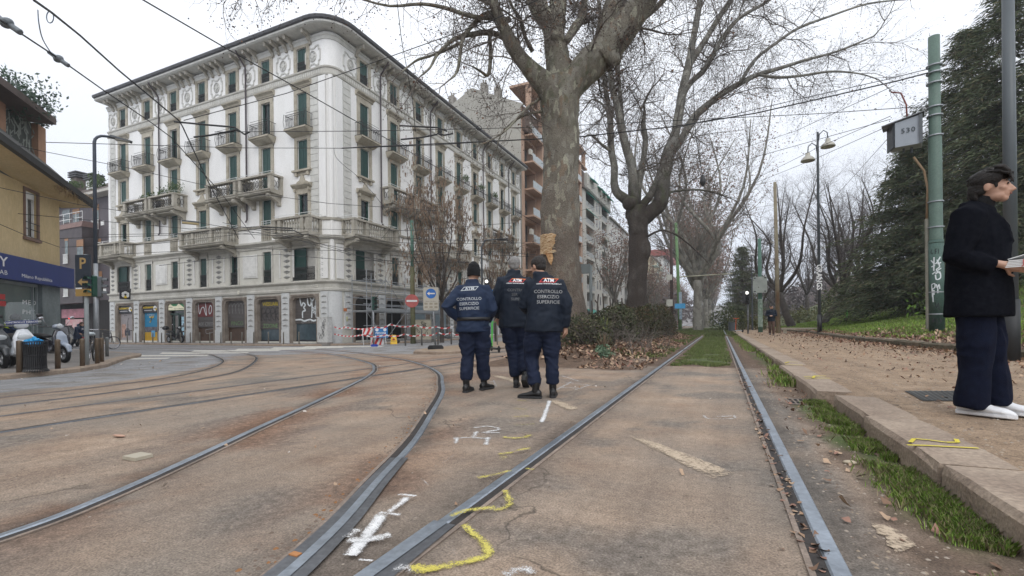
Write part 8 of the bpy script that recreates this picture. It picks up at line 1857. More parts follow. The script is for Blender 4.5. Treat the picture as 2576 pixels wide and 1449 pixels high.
# green-brown tram pole with no entry sign
b=onroad(*S5(1252,1110),.11);t=thing('tram_pole','old green and rust tram pole in front of the scaffold with a no entry sign','pole',b);H=hgt(b,555);mb=MB();mb.tube([(0,0,-.1),(0,0,H*.62)],[.17,.14],14);mb.build('lower_pole',M('rusty_green_pole',(.1,.085,.04),.8,col2=(.14,.15,.08),scale=2,fine=.2),t,True);mb=MB();mb.tube([(0,0,H*.6),(0,0,H)],[.115,.1],14);mb.build('upper_pole',GRN,t,True)
rt,nn=billboard(b);c=Vector((0,0,hgt(b,S5(0,432)[1])))+nn*.2-rt*.05;mb=MB();disc(mb,c,.42,nn,rt);s_=mb.build('no_entry_disc',M('faded_red',(.42,.1,.09),.6),t);mb=MB();card(mb,c+nn*.016,.66,.12,nn,rt,.003);mb.build('white_bar',WHS,s_)
# arrow sign on a portable base
b=onroad(1096,879,.1);t=thing('arrow_sign','grey board with a blue left arrow disc on a weighted black base','sign',b);rt,nn=billboard(b);rt2=Matrix.Rotation(R(6),3,'Z')@rt;zt_=hgt(b,723);zb_=hgt(b,781);mb=MB();mb.tube([(0,0,.02),Vector((0,0,zt_))-rt*.12],.03,8);mb.build('pole',STEEL,t,True)
mb=MB()
for s in(-1,1):mb.rings([[rt*x+nn*y+Vector((0,0,z))for x,z in((-.32,0),(.32,0),(.32,.1),(.26,.17),(-.26,.17),(-.32,.1))]for y in(s*.08,s*.2)])
mb.rings([[rt*x+nn*y+Vector((0,0,z))for x,z in((-.27,.01),(.27,.01),(.27,.12),(-.27,.12))]for y in(-.2,.2)]);mb.build('base',BLK,t)
c=Vector((0,0,(zt_+zb_)/2))-rt*.17+nn*.05;W_=.62;Hh=zt_-zb_;mb=MB();card(mb,c,W_+.03,Hh+.03,nn,rt,.01,.06);mb.build('rim',DKG,t);mb=MB();card(mb,c+nn*.008,W_,Hh,nn,rt,.008,.05);pn=mb.build('panel',M('pale_sign_board',(.42,.4,.34),.6,.06),t)
mb=MB();disc(mb,c+nn*.018+Vector((0,0,Hh*.23)),W_*.33,nn,rt,.003,28);dc=mb.build('blue_disc',M('disc_blue',(.01,.12,.42),.45),pn)
mb=MB();q=[(-.16,0),(-.06,.075),(-.06,.025),(.16,.025),(.16,-.025),(-.06,-.025),(-.06,-.075)];mb.poly([c+nn*.024+rt*x+Vector((0,0,Hh*.23+z))for x,z in q]);mb.build('arrow',M('cream_white',(.65,.62,.55),.5),dc)
text('divieto, consentito a:',.05,c+nn*.018+Vector((0,0,-.1)),rt,(0,0,1),DG,'lettering',pn);text('ed autorizz.ti',.045,c+nn*.018+Vector((0,0,-Hh*.44)),rt,(0,0,1),DG,'lettering',pn);mb=MB()
for x in(-.2,0,.2):
 for z in(-.2,-.34):card(mb,c+nn*.018+rt*x+Vector((0,0,z)),.13,.08,nn,rt,.002)
each(mb,'pictogram',M('brown_pictogram',(.28,.25,.2)),pn,.01)
# traffic light, lamps and signs behind the officers
b=onroad(1228,866,.11);c=atd(1225,720,FW.dot(b-EYEV));trafficlight('black traffic light with a white lit top lens behind the officers',c,(.3,-1,0),BLK,.8,0,b)
b=onroad(1251,868,.11);t=post('direction_sign','small blue arrow sign on a thin post beside the lit traffic light','sign',b,h=hgt(b,725),r0=.03,r1=.03);rt,nn=billboard(b);c=Vector((0,0,hgt(b,738)))+nn*.04-rt*.1;mb=MB();card(mb,c,.5,.34,nn,rt);pn=mb.build('panel',M('sign_blue',(.02,.17,.45),.5),t);mb=MB();card(mb,c+nn*.014,.42,.07,nn,rt,.002);mb.build('white_bar',WT,pn)
b=onroad(1214,858,.11);H=hgt(b,604);t=thing('street_lamp','dark street lamp with a flat head in front of the palazzo end bays','street lamp',b);rt,nn=billboard(b);mb=MB();mb.tube([(0,0,0),(0,0,H-.4),rt*.25+Vector((0,0,H)),rt*1.0+Vector((0,0,H+.05))],[.08,.06,.05,.04],8);mb.build('pole',DKG,t,True);mb=MB();mb.ball(rt*1.3+Vector((0,0,H+.03)),(.4,.4,.05),10,5);mb.build('lamp_head',DKG,t)
# green kick scooter by the bank
b=onroad(1245,885,.02);t=thing('kick_scooter','bright green rental kick scooter standing behind the two officers','scooter',b,R(40));mb=MB();GK=M('bright_green',(.08,.55,.06),.45);mb.tube([(0,.45,.12),(0,.38,1.05)],.028,8);mb.tube([(-.25,.36,1.08),(.25,.36,1.08)],.018,6);mb.build('stem',GK,t);mb=MB();mb.box((-.09,-.5,.1),(.09,.4,.15));mb.build('deck',BLK,t)
for y in(-.58,.5):wheel((0,y,.12),.12,.05,t,5,BLK)
# posts right of the big tree
def at_ground(u,v,d,dz=0):p=atd(u,v,d);p.z=zg(p.x,p.y)+dz;return p
b=at_ground(1487,800,21);t=post('grey_sign_post','grey square post with a flat box top just right of the huge trunk','post',b,h=hgt(b,668),r0=.07,r1=.07,mat=M('grey_green_paint',(.13,.15,.15),.6));rt,nn=billboard(b);mb=MB();c=Vector((0,0,hgt(b,676)))-rt*.28;card(mb,c,.55,.42,nn,rt,.06);mb.build('box',MATS['grey_green_paint'],t)
b=at_ground(1691,845,44);t=post('wooden_pole','dark brown pole with pale boxes left of the green graffiti pole','pole',b,h=hgt(b,560),r0=.16,r1=.12,mat=M('dark_rust_pole',(.055,.035,.03),.8,.3));rt,nn=billboard(b)
for v,w,h_ in((698,.5,.5),(762,.55,.62)):mb=MB();c=Vector((0,0,hgt(b,v)))-rt*.2+nn*.15;card(mb,c,w,h_,nn,rt,.15);mb.build('box',M('pale_box',(.45,.45,.4),.6),t)
b=at_ground(1711,805,38);t=post('tram_pole','green tram pole wrapped in blue graffiti with a small blue sign','pole',b,h=hgt(b,560),r0=.15,r1=.1,mat=M('grass_green_pole',(.13,.24,.1),.6,.2,1.5),lean=-.25);rt,nn=billboard(b)
mb=MB();c=Vector((0,0,hgt(b,770)))+nn*.17;card(mb,c,.8,.4,nn,rt);mb.build('blue_sign',M('sky_blue_sign',(.06,.32,.6),.5),t);mb=MB();z0_=hgt(b,735);mb.tube([(0,0,z0_-2.2),(0,0,z0_)],[.153,.148],12);mb.build('sticker_wrap',M('blue_white_stickers',(.16,.25,.36),.6,col2=(.42,.47,.5),scale=7),t)
mb=MB();z1_=hgt(b,697);mb.tube([-rt*.3+Vector((0,0,z1_)),rt*3.9+Vector((0,0,z1_+.1))],.05,6);mb.build('bracket_arm',M('cream_arm',(.33,.32,.24),.6),t)
def doublelamp(label,base,v0,s=1.0,mat=DKG,group=None):
 H=hgt(base,v0);t=thing('street_lamp',label,'street lamp',base,0,group);rt,nn=billboard(base);mb=MB();mb.tube([(0,0,.9),(0,0,H*.9),(0,0,H)],[.085,.06,.055],12);mb.build('pole',mat,t,True);mb=MB();mb.tube([(0,0,-.1),(0,0,1.0)],.12,12);mb.build('sleeve',BLK,t,True)
 for sg,dz in((1,-.15),(-1,-.75)):
  dd=rt*sg;mb=MB();mb.tube([Vector((0,0,H-1.2+dz+.45)),dd*.08+Vector((0,0,H+dz+.0)),dd*.28+Vector((0,0,H+dz+.18)),dd*.45+Vector((0,0,H+dz+.02)),dd*.48+Vector((0,0,H+dz-.35))],.028,7);mb.build('arm',mat,t,True)
  mb=MB();c=dd*.48+Vector((0,0,H+dz-.62));mb.lathe(c,[(.05,.3),(.12,.28),(.13,.12),(.16,.1),(.30,-.02),(.36,-.14),(.36,-.18),(.3,-.16)],16);mb.build('lamp_shade',M('cream_lamp_shade',(.5,.48,.42),.5,.05),t,True)
 return t
b=at_ground(2062,842,26.5);t=doublelamp('tall double bell lamp on a dark pole at the lawn edge',b,332)
text('GRANGS',.36,Vector((0,0,3.1))+billboard(b)[1]*.1,(0,0,-1),billboard(b)[0],WT,'graffiti',t,bold=.03)
b=at_ground(1958,833,33);t=post('concrete_pole','weathered cream and rust pole left of the double bell lamp','pole',b,h=hgt(b,458),r0=.15,r1=.1,mat=M('cream_rust_pole',(.17,.1,.055),.85,col2=(.34,.32,.23),scale=1.1,stretch=(2,2,.5),fine=.15),lean=-.12)
doublelamp('small park lamp with pale bells seen past the cream pole',onlawn(1952,50)and Vector(onlawn(1952,50)),575,.6)
b=at_ground(1913,832,37);t=post('tram_pole','green pole carrying a large blank grey cabinet beside the footpath','pole',b,h=hgt(b,600),r0=.17,r1=.12,mat=GRN);rt,nn=billboard(b);mb=MB();c=Vector((0,0,hgt(b,717)))+nn*.3;card(mb,c,.98,1.25,nn,rt,.14,.08);mb.build('cabinet',M('grey_cabinet_paint',(.34,.37,.34),.5),t);mb=MB()
for x in(-.36,.36):
 for z in(-.52,.52):card(mb,c+rt*x+Vector((0,0,z))+nn*.145,.14,.08,nn,rt,.01)
each(mb,'hinge',BLK,t)
mb=MB();mb.tube([(0,0,.4),(0,0,2.6)],[.174,.165],12);mb.build('sticker_wrap',M('green_stickers',(.1,.2,.12),.6,col2=(.4,.45,.42),scale=6),t)
b=at_ground(1882,838,31.5);c=atd(1880,748,31.5);trafficlight('cluster of dark traffic lights on the footpath with a white lit lens',c,(-.2,-1,0),BLK,1.0,0,b,M('grey_sticker_pole',(.14,.15,.16),.7,.4,6));c2=atd(1871,748,31.5);trafficlight('side facing traffic light in the cluster on the footpath',c2,(-1,-.1,0),BLK,.9)
lamp0=None
for k,(u,v0,d)in enumerate(((1893,640,48),(1866,662,62),(1853,690,78),(1844,712,96),(1838,728,118),(1833,742,142))):
 b=at_ground(u,830,d);H=hgt(b,v0);rt,nn=billboard(b);t=thing('street_lamp',['first','second','third','fourth','fifth','sixth'][k]+' slim lamp of the row receding along the footpath','street lamp',b,0,'lamps receding along the footpath');mb=MB();mb.tube([(0,0,0),(0,0,H)],[.08,.05],8);mb.build('pole',DKG,t);mb=MB();mb.ball((0,0,H),(.3,.3,.09),10,5);mb.build('lamp_shade',M('lit_lamp_white',(.8,.82,.85),.4,emit=(.9,.95,1,.15)),t)
# stone bench, path hatch, gully, park path bits
b=at_ground(2010,830,31);t=thing('stone_bench','low stone bench slab on the lawn edge left of the double lamp','bench',b,R(-8));mb=MB();mb.box((-1.0,-.22,.28),(1.0,.22,.38));mb.build('seat',STN,t)
for x in(-.8,.8):mb=MB();mb.box((x-.1,-.18,-.1),(x+.1,.18,.28));mb.build('leg',STN,t)
a_,b_,c_,d_=[onz(u,v,.137)for u,v in((2275,983),(2436,983),(2475,1008),(2322,1008))]
IRC=M('cast_iron',(.05,.05,.048),.6,.2,8,metal=.3);mb=MB();mb.poly([a_,b_,c_,d_]);o=tag(mb.build('manhole_cover',IRC),'rectangular iron hatch in the footpath left of the white shoes','hatch');mb=MB()
for i in range(1,12):
 for(p,q,r_,s)in((a_,b_,d_,c_),(a_,d_,b_,c_)):f=i/12;x0,x1=p.lerp(q,f),r_.lerp(s,f);w=(q-p)*.012;mb.poly([x0-w+Vector((0,0,.004)),x0+w+Vector((0,0,.004)),x1+w+Vector((0,0,.004)),x1-w+Vector((0,0,.004))])
mb.build('grid_ribs',M('worn_iron',(.12,.12,.115),.5,.2,8,metal=.4),o)
P_=[onz(u,v,.006)for u,v in((1972,1002),(2052,1004),(2062,1019),(1990,1017))];mb=MB();mb.poly(P_);o=tag(mb.build('drain_grate',M('grate_frame',(.2,.16,.13),.8,.2,5)),'iron street drain grate beside the rail and the displaced kerb stone','drain');mb=MB()
for i in range(5):
 for j in range(2):
  f0,f1,g0,g1=.1+.17*i,.2+.17*i,.12+.42*j,.42+.42*j;B=lambda f,g:P_[0].lerp(P_[1],f).lerp(P_[3].lerp(P_[2],f),g)+Vector((0,0,.003));mb.poly([B(f0,g0),B(f1,g0),B(f1,g1),B(f0,g1)])
mb.build('slot',M('black_hole',(.004,.004,.004),.9),o)
b=at_ground(1841,834,44);t=thing('litter_bin','dark round litter bin far along the footpath','litter bin',b);mb=MB();mb.cyl(0,0,0,.9,.28,.3,12);mb.build('drum',DKG,t);mb=MB();mb.cyl(0,0,.9,.96,.32,.28,12);mb.build('rim',BLK,t)
b=at_ground(1858,836,38);t=thing('kick_scooter','orange red rental scooter parked by the footpath traffic light','scooter',b,R(30));mb=MB();OR_=M('orange_red',(.6,.1,.03),.5);mb.tube([(0,.4,.12),(0,.34,1.1)],.03,6);mb.tube([(-.25,.33,1.12),(.25,.33,1.12)],.025,6);mb.build('stem',OR_,t);mb=MB();mb.box((-.09,-.5,.1),(.09,.4,.16));mb.build('deck',WSC,t)
for y in(-.55,.48):wheel((0,y,.12),.12,.05,t,5,BLK)
b=Vector(onlawn(2146,36));t=thing('kick_scooter','small green rental scooter on the park path up the slope','scooter',b,R(70));mb=MB();mb.tube([(0,.4,.12),(0,.34,1.1)],.03,6);mb.tube([(-.25,.33,1.12),(.25,.33,1.12)],.025,6);mb.build('stem',GK,t);mb=MB();mb.box((-.09,-.5,.1),(.09,.4,.16));mb.build('deck',BLK,t)
for y in(-.55,.48):wheel((0,y,.12),.12,.05,t,5,BLK)
# fence and small sign posts beside the grass track
t=thing('low_fence','low rusty post fence left of the grass track by the graffiti pole','fence',(-6.6,38,zg(-6.6,38)))
for k in range(8):mb=MB();mb.tube([(0,k*1.6,0),(0,k*1.6,1.0)],.03,5);mb.build('post',M('dark_rust_pole',(.055,.035,.03)),t)
for z in(.45,.9):mb=MB();mb.tube([(0,0,z),(0,11.2,z)],.02,4);mb.build('rail',MATS['dark_rust_pole'],t)
# the green tram pole with feeder box 530
b=at_ground(2357,832,14.8);H=hgt(b,92);rt,nn=billboard(b);t=thing('tram_pole','thick green tram pole scrawled with white graffiti, box 530 at its top','pole',b);rp_=17.5*14.8/FPX/1.34
mb=MB();mb.tube([(0,0,.0),(0,0,H*.31)],[rp_*1.18,rp_*1.16],22);mb.build('lower_pole',M('dark_green_low',(.05,.095,.078),.6,.25,2,fine=.2),t,True);mb=MB();mb.tube([(0,0,H*.3),(0,0,H*.315),(0,0,H*.66),(0,0,H*.67),(0,0,H)],[rp_*1.18,rp_*1.05,rp_*1.02,rp_*.92,rp_*.88],22);mb.build('upper_pole',M('grey_green_top',(.095,.15,.122),.55,.15,1.5,fine=.12),t,True)
mb=MB()
for v in(166,184,210,270,292,342,508,572,735,790):z=hgt(b,v);mb.rings([[(q*math.cos(a),q*math.sin(a),z+zz)for q,zz in((rp_*1.0,-.018),(rp_*1.24,-.018),(rp_*1.24,.018),(rp_*1.0,.018))]for a in[2*math.pi*k/20 for k in range(21)]],cap=False)
each(mb,'band',STEEL,t,.01)
L_=-(rp_*1.3);mb=MB();z0_,z1_=hgt(b,828),hgt(b,548);mb.tube([rt*L_+Vector((0,0,z0_)),rt*L_+Vector((0,0,z1_))],.055,8);mb.build('cable_duct',M('dull_cream_duct',(.22,.21,.17),.7,.15,3,fine=.15),t)
mb=MB();mb.tube([rt*L_+Vector((0,0,hgt(b,548))),rt*(L_+.03)+Vector((0,0,hgt(b,470))),rt*(L_-.05)+Vector((0,0,hgt(b,425))),rt*(L_-.3)+Vector((0,0,hgt(b,385)))],.035,7);mb.build('cable',M('tan_cable',(.25,.17,.1),.8),t,True)
bx=MB();u0_,u1_=2262,2334;cl=atd(2270,310,14.3)-b;cc_=atd(2298,308,14.3)-b;w_=.78;h_=.78
ZB=hgt(b,356);ZT=hgt(b,283)
def bxp(x,y,z):return rt*(-rp_-.1-x)+nn*(y)+Vector((0,0,z))
mb=MB();mb.rings([[bxp(x,y,ZB),bxp(x,y,ZT if x<.4 else ZT-.12)][::1]for x,y in((.05,.15),(.7,.22),(.85,-.3),(.05,-.4))]+[[bxp(.05,.15,ZB),bxp(.05,.15,ZT)]],cap=False,close=False);mb.poly([bxp(.05,.15,ZB),bxp(.7,.22,ZB),bxp(.85,-.3,ZB),bxp(.05,-.4,ZB)]);bo=mb.build('feeder_box',M('feeder_grey',(.3,.33,.37),.5,.08),t)
mb=MB();mb.rings([[bxp(.72,.24,ZB),bxp(.72,.24,ZT-.1),bxp(.76,.2,ZT-.1),bxp(.76,.2,ZB)],[bxp(.9,-.32,ZB),bxp(.9,-.32,ZT-.1),bxp(.94,-.3,ZT-.1),bxp(.94,-.3,ZB)]]);mb.rings([[bxp(.02,.19,z)for z in(ZB,ZT)]+[bxp(.1,.21,z)for z in(ZT,ZB)],[bxp(.02,.17,z)for z in(ZB,ZT)]+[bxp(.1,.18,z)for z in(ZT,ZB)]]);each(mb,'box_edge',DKG,bo,.02)
mb=MB();mb.rings([[bxp(-.02,.22,ZT+.06),bxp(-.02,.22,ZT+.085),bxp(-.02,-.42,ZT+.085),bxp(-.02,-.42,ZT+.06)],[bxp(1.04,.3,ZT-.17),bxp(1.04,.3,ZT-.145),bxp(1.04,-.35,ZT-.145),bxp(1.04,-.35,ZT-.17)]]);mb.build('box_roof',M('rusty_roof_plate',(.2,.21,.23),.7,.3),bo)
pa,pb=bxp(.7,.222,0),bxp(.05,.152,0);dr=(pb-pa).normalized();nb_=dr.cross(Vector((0,0,1)));text('530',.22,b*0+(pa+pb)/2+Vector((0,0,(ZB+ZT)/2+.02))+nb_*.01,dr,(0,0,1),M('grey_digits',(.06,.07,.08)),'lettering',bo,bold=.012,spacing=1.15)
mb=MB();mb.tube([bxp(.4,0,ZT),bxp(.42,0,hgt(b,245)),bxp(.55,0,hgt(b,212)),bxp(.8,0,hgt(b,203))],.025,6);mb.build('red_cable',M('red_brown_cable',(.2,.06,.045),.6),t,True)
mb=MB();mb.tube([bxp(.3,-.1,ZB),bxp(.3,-.1,ZB-.18)],.035,6);mb.tube([bxp(.5,-.1,ZB),bxp(.5,-.1,ZB-.12)],.03,6);mb.build('gland',DKG,bo)
def onpole(base,rad,strokes,w,mat,par):
 """graffiti wrapped round a pole: x = metres round the pole from its side facing the viewer"""
 rt,nn=billboard(base);mb=MB()
 for s in strokes:
  P=smooth_path([(a,c,0)for a,c in s],3);A=[];B=[]
  for i,p in enumerate(P):
   d=(P[min(i+1,len(P)-1)]-P[max(i-1,0)]);d=d.normalized()if d.length>0 else Vector((1,0,0));n=Vector((-d.y,d.x,0))*w/2
   for S_,q in((A,p+n),(B,p-n)):a=q.x/rad;S_.append(mb.pt(rt*rad*math.sin(a)+nn*rad*math.cos(a)+Vector((0,0,q.y))))
  for i in range(len(P)-1):mb.face((A[i],A[i+1],B[i+1],B[i]))
 return mb.build('graffiti',mat,par)
z=lambda v:hgt(b,v);rr_=rp_*1.19
onpole(b,rr_,[[(-.13,z(655)),(-.02,z(665)),(.1,z(648))],[(-.05,z(648)),(-.06,z(682))],[(.02,z(655)),(.08,z(672)),(0,z(680)),(.1,z(690))],[(-.02,z(690)),(.08,z(685)),(.1,z(700)),(0,z(704)),(-.02,z(692))],[(-.12,z(672)),(.12,z(662))],[(-.1,z(690)),(.12,z(676))]],.035,WG,t)
onpole(b,rr_,[[(-.12,z(716)),(-.1,z(748))],[(-.12,z(716)),(-.04,z(714)),(-.04,z(724)),(-.11,z(727))],[(0,z(716)),(.02,z(726)),(.06,z(716)),(.08,z(728))],[(-.06,z(730)),(-.06,z(742))],[(.03,z(726)),(.03,z(738))],[(-.09,z(728)),(-.085,z(760))]],.028,WG,t)
onpole(b,rr_,[[(-.1,z(628)),(-.13,z(634)),(-.1,z(640)),(-.07,z(636))],[(-.02,z(628)),(-.02,z(640))],[(-.02,z(628)),(.03,z(628))],[(-.02,z(634)),(.02,z(634))],[(.06,z(628)),(.06,z(640))],[(-.04,z(760)),(0,z(775)),(.04,z(762)),(.06,z(780))],[(-.1,z(800)),(-.1,z(812)),(-.06,z(800)),(-.06,z(812))],[(0,z(800)),(0,z(812)),(.04,z(812))],[(.07,z(800)),(.1,z(812)),(.12,z(800))]],.016,DG,t)
# grey lamp pole at the right edge
b=at_ground(2545,888,8.6);H=hgt(b,-140);rt,nn=billboard(b);t=thing('street_lamp','smooth grey lamp pole numbered 8271 behind the man in the black coat','street lamp',b);mb=MB();mb.tube([(0,0,1.1),(0,0,H)],[.098,.082],20);mb.build('pole',M('smooth_grey_pole',(.085,.1,.11),.45,.06,1),t,True);mb=MB();mb.tube([(0,0,-.1),(0,0,1.12)],.118,20);mb.build('sleeve',M('dark_sleeve',(.022,.024,.026),.6),t,True)
for i,ch in enumerate('8271'):text(ch,.15,Vector((0,0,hgt(b,604+19*i)))+nn*.1-rt*.02,rt,(0,0,1),WT,'lettering',t)
# hanging road lamp over the street
c=atd(479,564,24);t=thing('hanging_lamp','old yellowed road lamp hung on the wires before the palazzo','lamp',c);mb=MB();rt,nn=billboard(c);mb.rings([[rt*x+nn*y+Vector((0,0,z))for y,z in((-.12,0),(.12,0),(.13,.08),(-.13,.08))]for x in(-.35,.35)]);mb.build('lens',M('yellowed_plastic',(.42,.33,.17),.5),t);mb=MB();mb.rings([[rt*x+nn*y+Vector((0,0,z))for y,z in((-.12,.08),(.12,.08),(.06,.17),(-.06,.17))]for x in(-.36,.36)]);mb.build('housing',DKG,t)
# ------------------------------------------------------------------ overhead wires
WIR=M('wire_black',(.02,.021,.023),.6)
def wire(label,pts,r=.011,z=6.4,sag=0.0,cat='overhead wire',name='overhead_wire',mat=WIR,group='tram and span wires'):
 """pts: (u, v) at height z, or (u, v, 'd', distance) or a Vector"""
 P=[]
 for p in pts:
  if isinstance(p,Vector):P.append(p)
  elif len(p)==4:P.append(atd(p[0],p[1],p[3]))
  else:P.append(onz(p[0],p[1],p[2]if len(p)>2 else z))
 Q=[]
 for a,c in zip(P,P[1:]):
  for i in range(6):f=i/6;q=a.lerp(c,f);q.z-=sag*4*f*(1-f);Q.append(q)
 Q.append(P[-1]);mb=MB();rr=[max(r,.00042*FW.dot(q-EYEV))if True else r for q in Q];mb.tube(Q,[r*1.0]*len(Q),5,True);return tag(mb.build(name,mat),label,cat,group)
D='d'
wire('thick slack wire from the top left corner down to the crossing above the palazzo',[(85,0,D,7),(128,30,D,8),(200,88,D,9.5),(300,178,D,11.5),(450,303,D,14.5),(460,320,D,15),(520,450,D,19),(600,600,D,24)],.02)
wire('wire with two grey insulators from the left edge to the crossing',[(-20,38,D,6.5),(25,66,D,7.2),(145,145,D,8.5),(262,228,D,10.5),(380,308,D,13),(430,345,D,14),(560,490,D,19),(640,600,D,24)],.014)
wire('long wire crossing the palazzo corner down to the right',[(350,-6,D,9),(580,128,D,11.5),(760,228,D,14),(1010,370,D,18.5),(1150,450,D,23),(1420,600,D,36)],.015)
wire('span wire rising right from the crossing over the cornice',[(462,303,D,15),(720,235,D,16),(960,150,D,15),(1240,50,D,13.5),(1420,-30,D,12.5)],.013)
wire('level span wire across the facade to the big tree, upper one',[(540,332,D,16),(880,330,D,16.5),(1205,324,D,17.2),(1400,318,D,17),(1700,303,D,16),(2060,286,D,15.3),(2290,270,D,15),(2340,268,D,14.8)],.012)
wire('level span wire across the facade to the big tree, lower one',[(115,358,D,14),(400,366,D,15.5),(600,372,D,16.5),(860,373,D,17),(1100,365,D,17.5),(1200,358,D,17.5)],.011)
wire('heavy feeder cable rising from the facade to the green tram pole',[(860,373,D,17),(1205,357,D,17.2),(1450,345,D,17),(1700,318,D,16.5),(1900,285,D,16),(2100,240,D,15.5),(2260,203,D,15),(2340,182,D,14.8)],.022)
wire('second guy wire just above the heavy feeder cable',[(1700,322,D,16.5),(2050,240,D,15.6),(2230,200,D,15),(2340,172,D,14.8)],.012)
wire('wire from the ochre house across to the palazzo, upper',[(-10,354,D,18),(115,382,D,18.5),(310,420,D,19),(560,476,D,20),(830,512,D,21),(1100,530,D,22)],.012)
wire('wire fixed to the ochre wall running right across the facade',[(30,536,D,19),(250,556,D,19.5),(480,576,D,21),(640,572,D,22)],.012)
wire('low wire from the ochre facade to the brown block',[(-10,560,D,17),(60,590,D,18.5),(150,622,D,21)],.012)
wire('long thin wire sloping from the ochre roof to the mezzanine',[(-10,470,D,17),(200,515,D,19),(500,560,D,21),(760,606,D,23),(960,640,D,25),(1180,660,D,28)],.012)
trol=[((150,600),(420,592),(640,570),(700,575),(1040,580),(1300,560)),((155,622),(400,612),(640,585),(1040,600),(1400,615)),((270,590),(560,586),(830,600),(1040,612),(1300,612)),((280,640),(600,625),(830,630),(1040,632),(1420,650)),((400,668),(560,650),(700,640),(880,655),(1180,660)),((560,560),(700,590),(880,640),(1000,660)),((640,572),(760,600),(960,660),(1040,670)),((1040,640),(1200,630),(1340,640),(1460,660)),((1460,620),(1520,610),(1560,600),(1700,590)),((1460,530),(1700,470),(1900,395),(2240,300)),((1460,552),(1800,500),(2060,370),(2240,292)),((1470,610),(1850,480),(2050,400),(2250,310)),((1470,480),(1800,395),(2000,330),(2250,215)),((1470,640),(1600,600),(1700,640),(1730,700))]
nm=['contact wire skimming the balustrade, topmost','contact wire just below the topmost one over the balustrade','contact wire level with the lower balcony slab','contact wire crossing the mezzanine shutters','pull off wire below the hanging lamp','short guy wire falling right from the hanging lamp','short guy wire falling right over the corner balcony','contact wire behind the pod tree','wire between the two plane trunks','upper guy wire rising to box 530','middle guy wire rising to box 530','lower guy wire rising to box 530','steepest guy wire rising to the green tram pole','thin wire hanging from the second plane tree to the far arm']
for i,pts in enumerate(trol):
 n=len(pts);dep=[(24+5*j/n)if i<8 else(40-24*j/(n-1))if i in(9,10,11,12)else 34 for j in range(n)];wire(nm[i],[(u,v,D,dd)for(u,v),dd in zip(pts,dep)],.013 if i<8 else .011)
wire('long guy wire descending left from the green pole across the park sky',[(2340,245,D,14.8),(2250,330,D,17),(2160,430,D,22),(2060,540,D,30)],.010)
wire('wire dropping vertically in front of the second plane tree',[(1724,-10,D,14),(1742,180,D,15),(1750,340,D,16),(1765,430,D,16.5),(1768,448,D,16.6)],.011)
wire('second vertical wire hanging over the middle of the palazzo side',[(1535/1.0*.0+1534*.0+1538*.0+1534,-10,D,13)]if False else[(1534*.65+0,-12,D,12),(1010,100,D,13),(1036,240,D,14),(1045,330,D,15)],.010)
wire('thin cable across the dark conifers behind the man',[(2230,480,D,18),(2357,455,D,16),(2490,420,D,13),(2600,390,D,11)],.008)
# frog assemblies and insulators
INS=M('grey_insulator',(.14,.16,.18),.5,.2,8)
for k,(u,v,d,s,lab)in enumerate(((17,58,7.1,.16,'blurred grey insulator on the wire at the top left corner'),(147,148,8.5,.14,'grey insulator on the left wire above the street lamp'),(1768,455,16.6,.2,'dark weight hanging on the vertical wire before the far plane tree'))):
 def ib(mb):c=atd(u,v,d);mb.ball(c,(s*.5,s*.5,s*.9)if k==2 else(s*.8,s*.5,s*.45),10,7);dd=Vector((0,0,s))if k==2 else RT*s*1.3-Vector((0,0,s*.9));mb.tube([c-dd,c+dd],[s*.25,s*.3],8)
 tag(remesh('insulator',ib,.015,INS if k<2 else BLK,None,1),lab,'insulator')
mb=MB();c0,c1=atd(70,20,8),atd(130,28,8)
P=[atd(95,25,8),atd(98,60,8),atd(108,100,8.2),atd(133,140,8.4)];mb.tube(smooth_path(P,5),.009,5);mb.tube([atd(126+9*math.cos(a*.5),43+15*math.sin(a*.5),8.2)for a in range(26)],.008,5);tag(mb.build('cable_loop',M('blue_grey_cable',(.12,.15,.2),.5)),'coiled blue grey cable loop hanging on the top left wire','cable')
def frog(label,pts,d,r=.03):
 t=thing('wire_frog',label,'wire fitting',(0,0,0),0,'wire fittings')
 for k,q in enumerate(pts):mb=MB();mb.tube([atd(u,v,d)for u,v in q],r,6);mb.build('bar',WIR,t)
frog('forked wire frog in front of the third column of windows',[[(438,306),(520,314),(590,320)],[(488,345),(530,340),(600,326)],[(590,320),(615,338),(628,332)]],16)
frog('forked wire frog in front of the right facade windows',[[(1005,316),(1100,321),(1125,330)],[(1008,351),(1060,346),(1100,338)],[(1100,336),(1118,340),(1140,336)]],18)
frog('wire frog below the corner balcony',[[(655,570),(735,574)],[(665,577),(740,580),(760,590)]],24)
mb=MB();mb.tube([atd(1205+6*math.cos(a*.6),322+6*math.sin(a*.6),17.2)for a in range(12)],.015,5);tag(mb.build('wire_ring',WIR),'ring coupling on the level wire left of the huge trunk','wire fitting','wire fittings')
mb=MB();mb.tube(smooth_path([atd(u,v,17)for u,v in((840,372),(845,395),(870,420),(895,440),(950,500),(985,560),(960,600))],4),.009,4);tag(mb.build('slack_cable',WIR),'slack black cable looping down before the first right facade windows','cable')
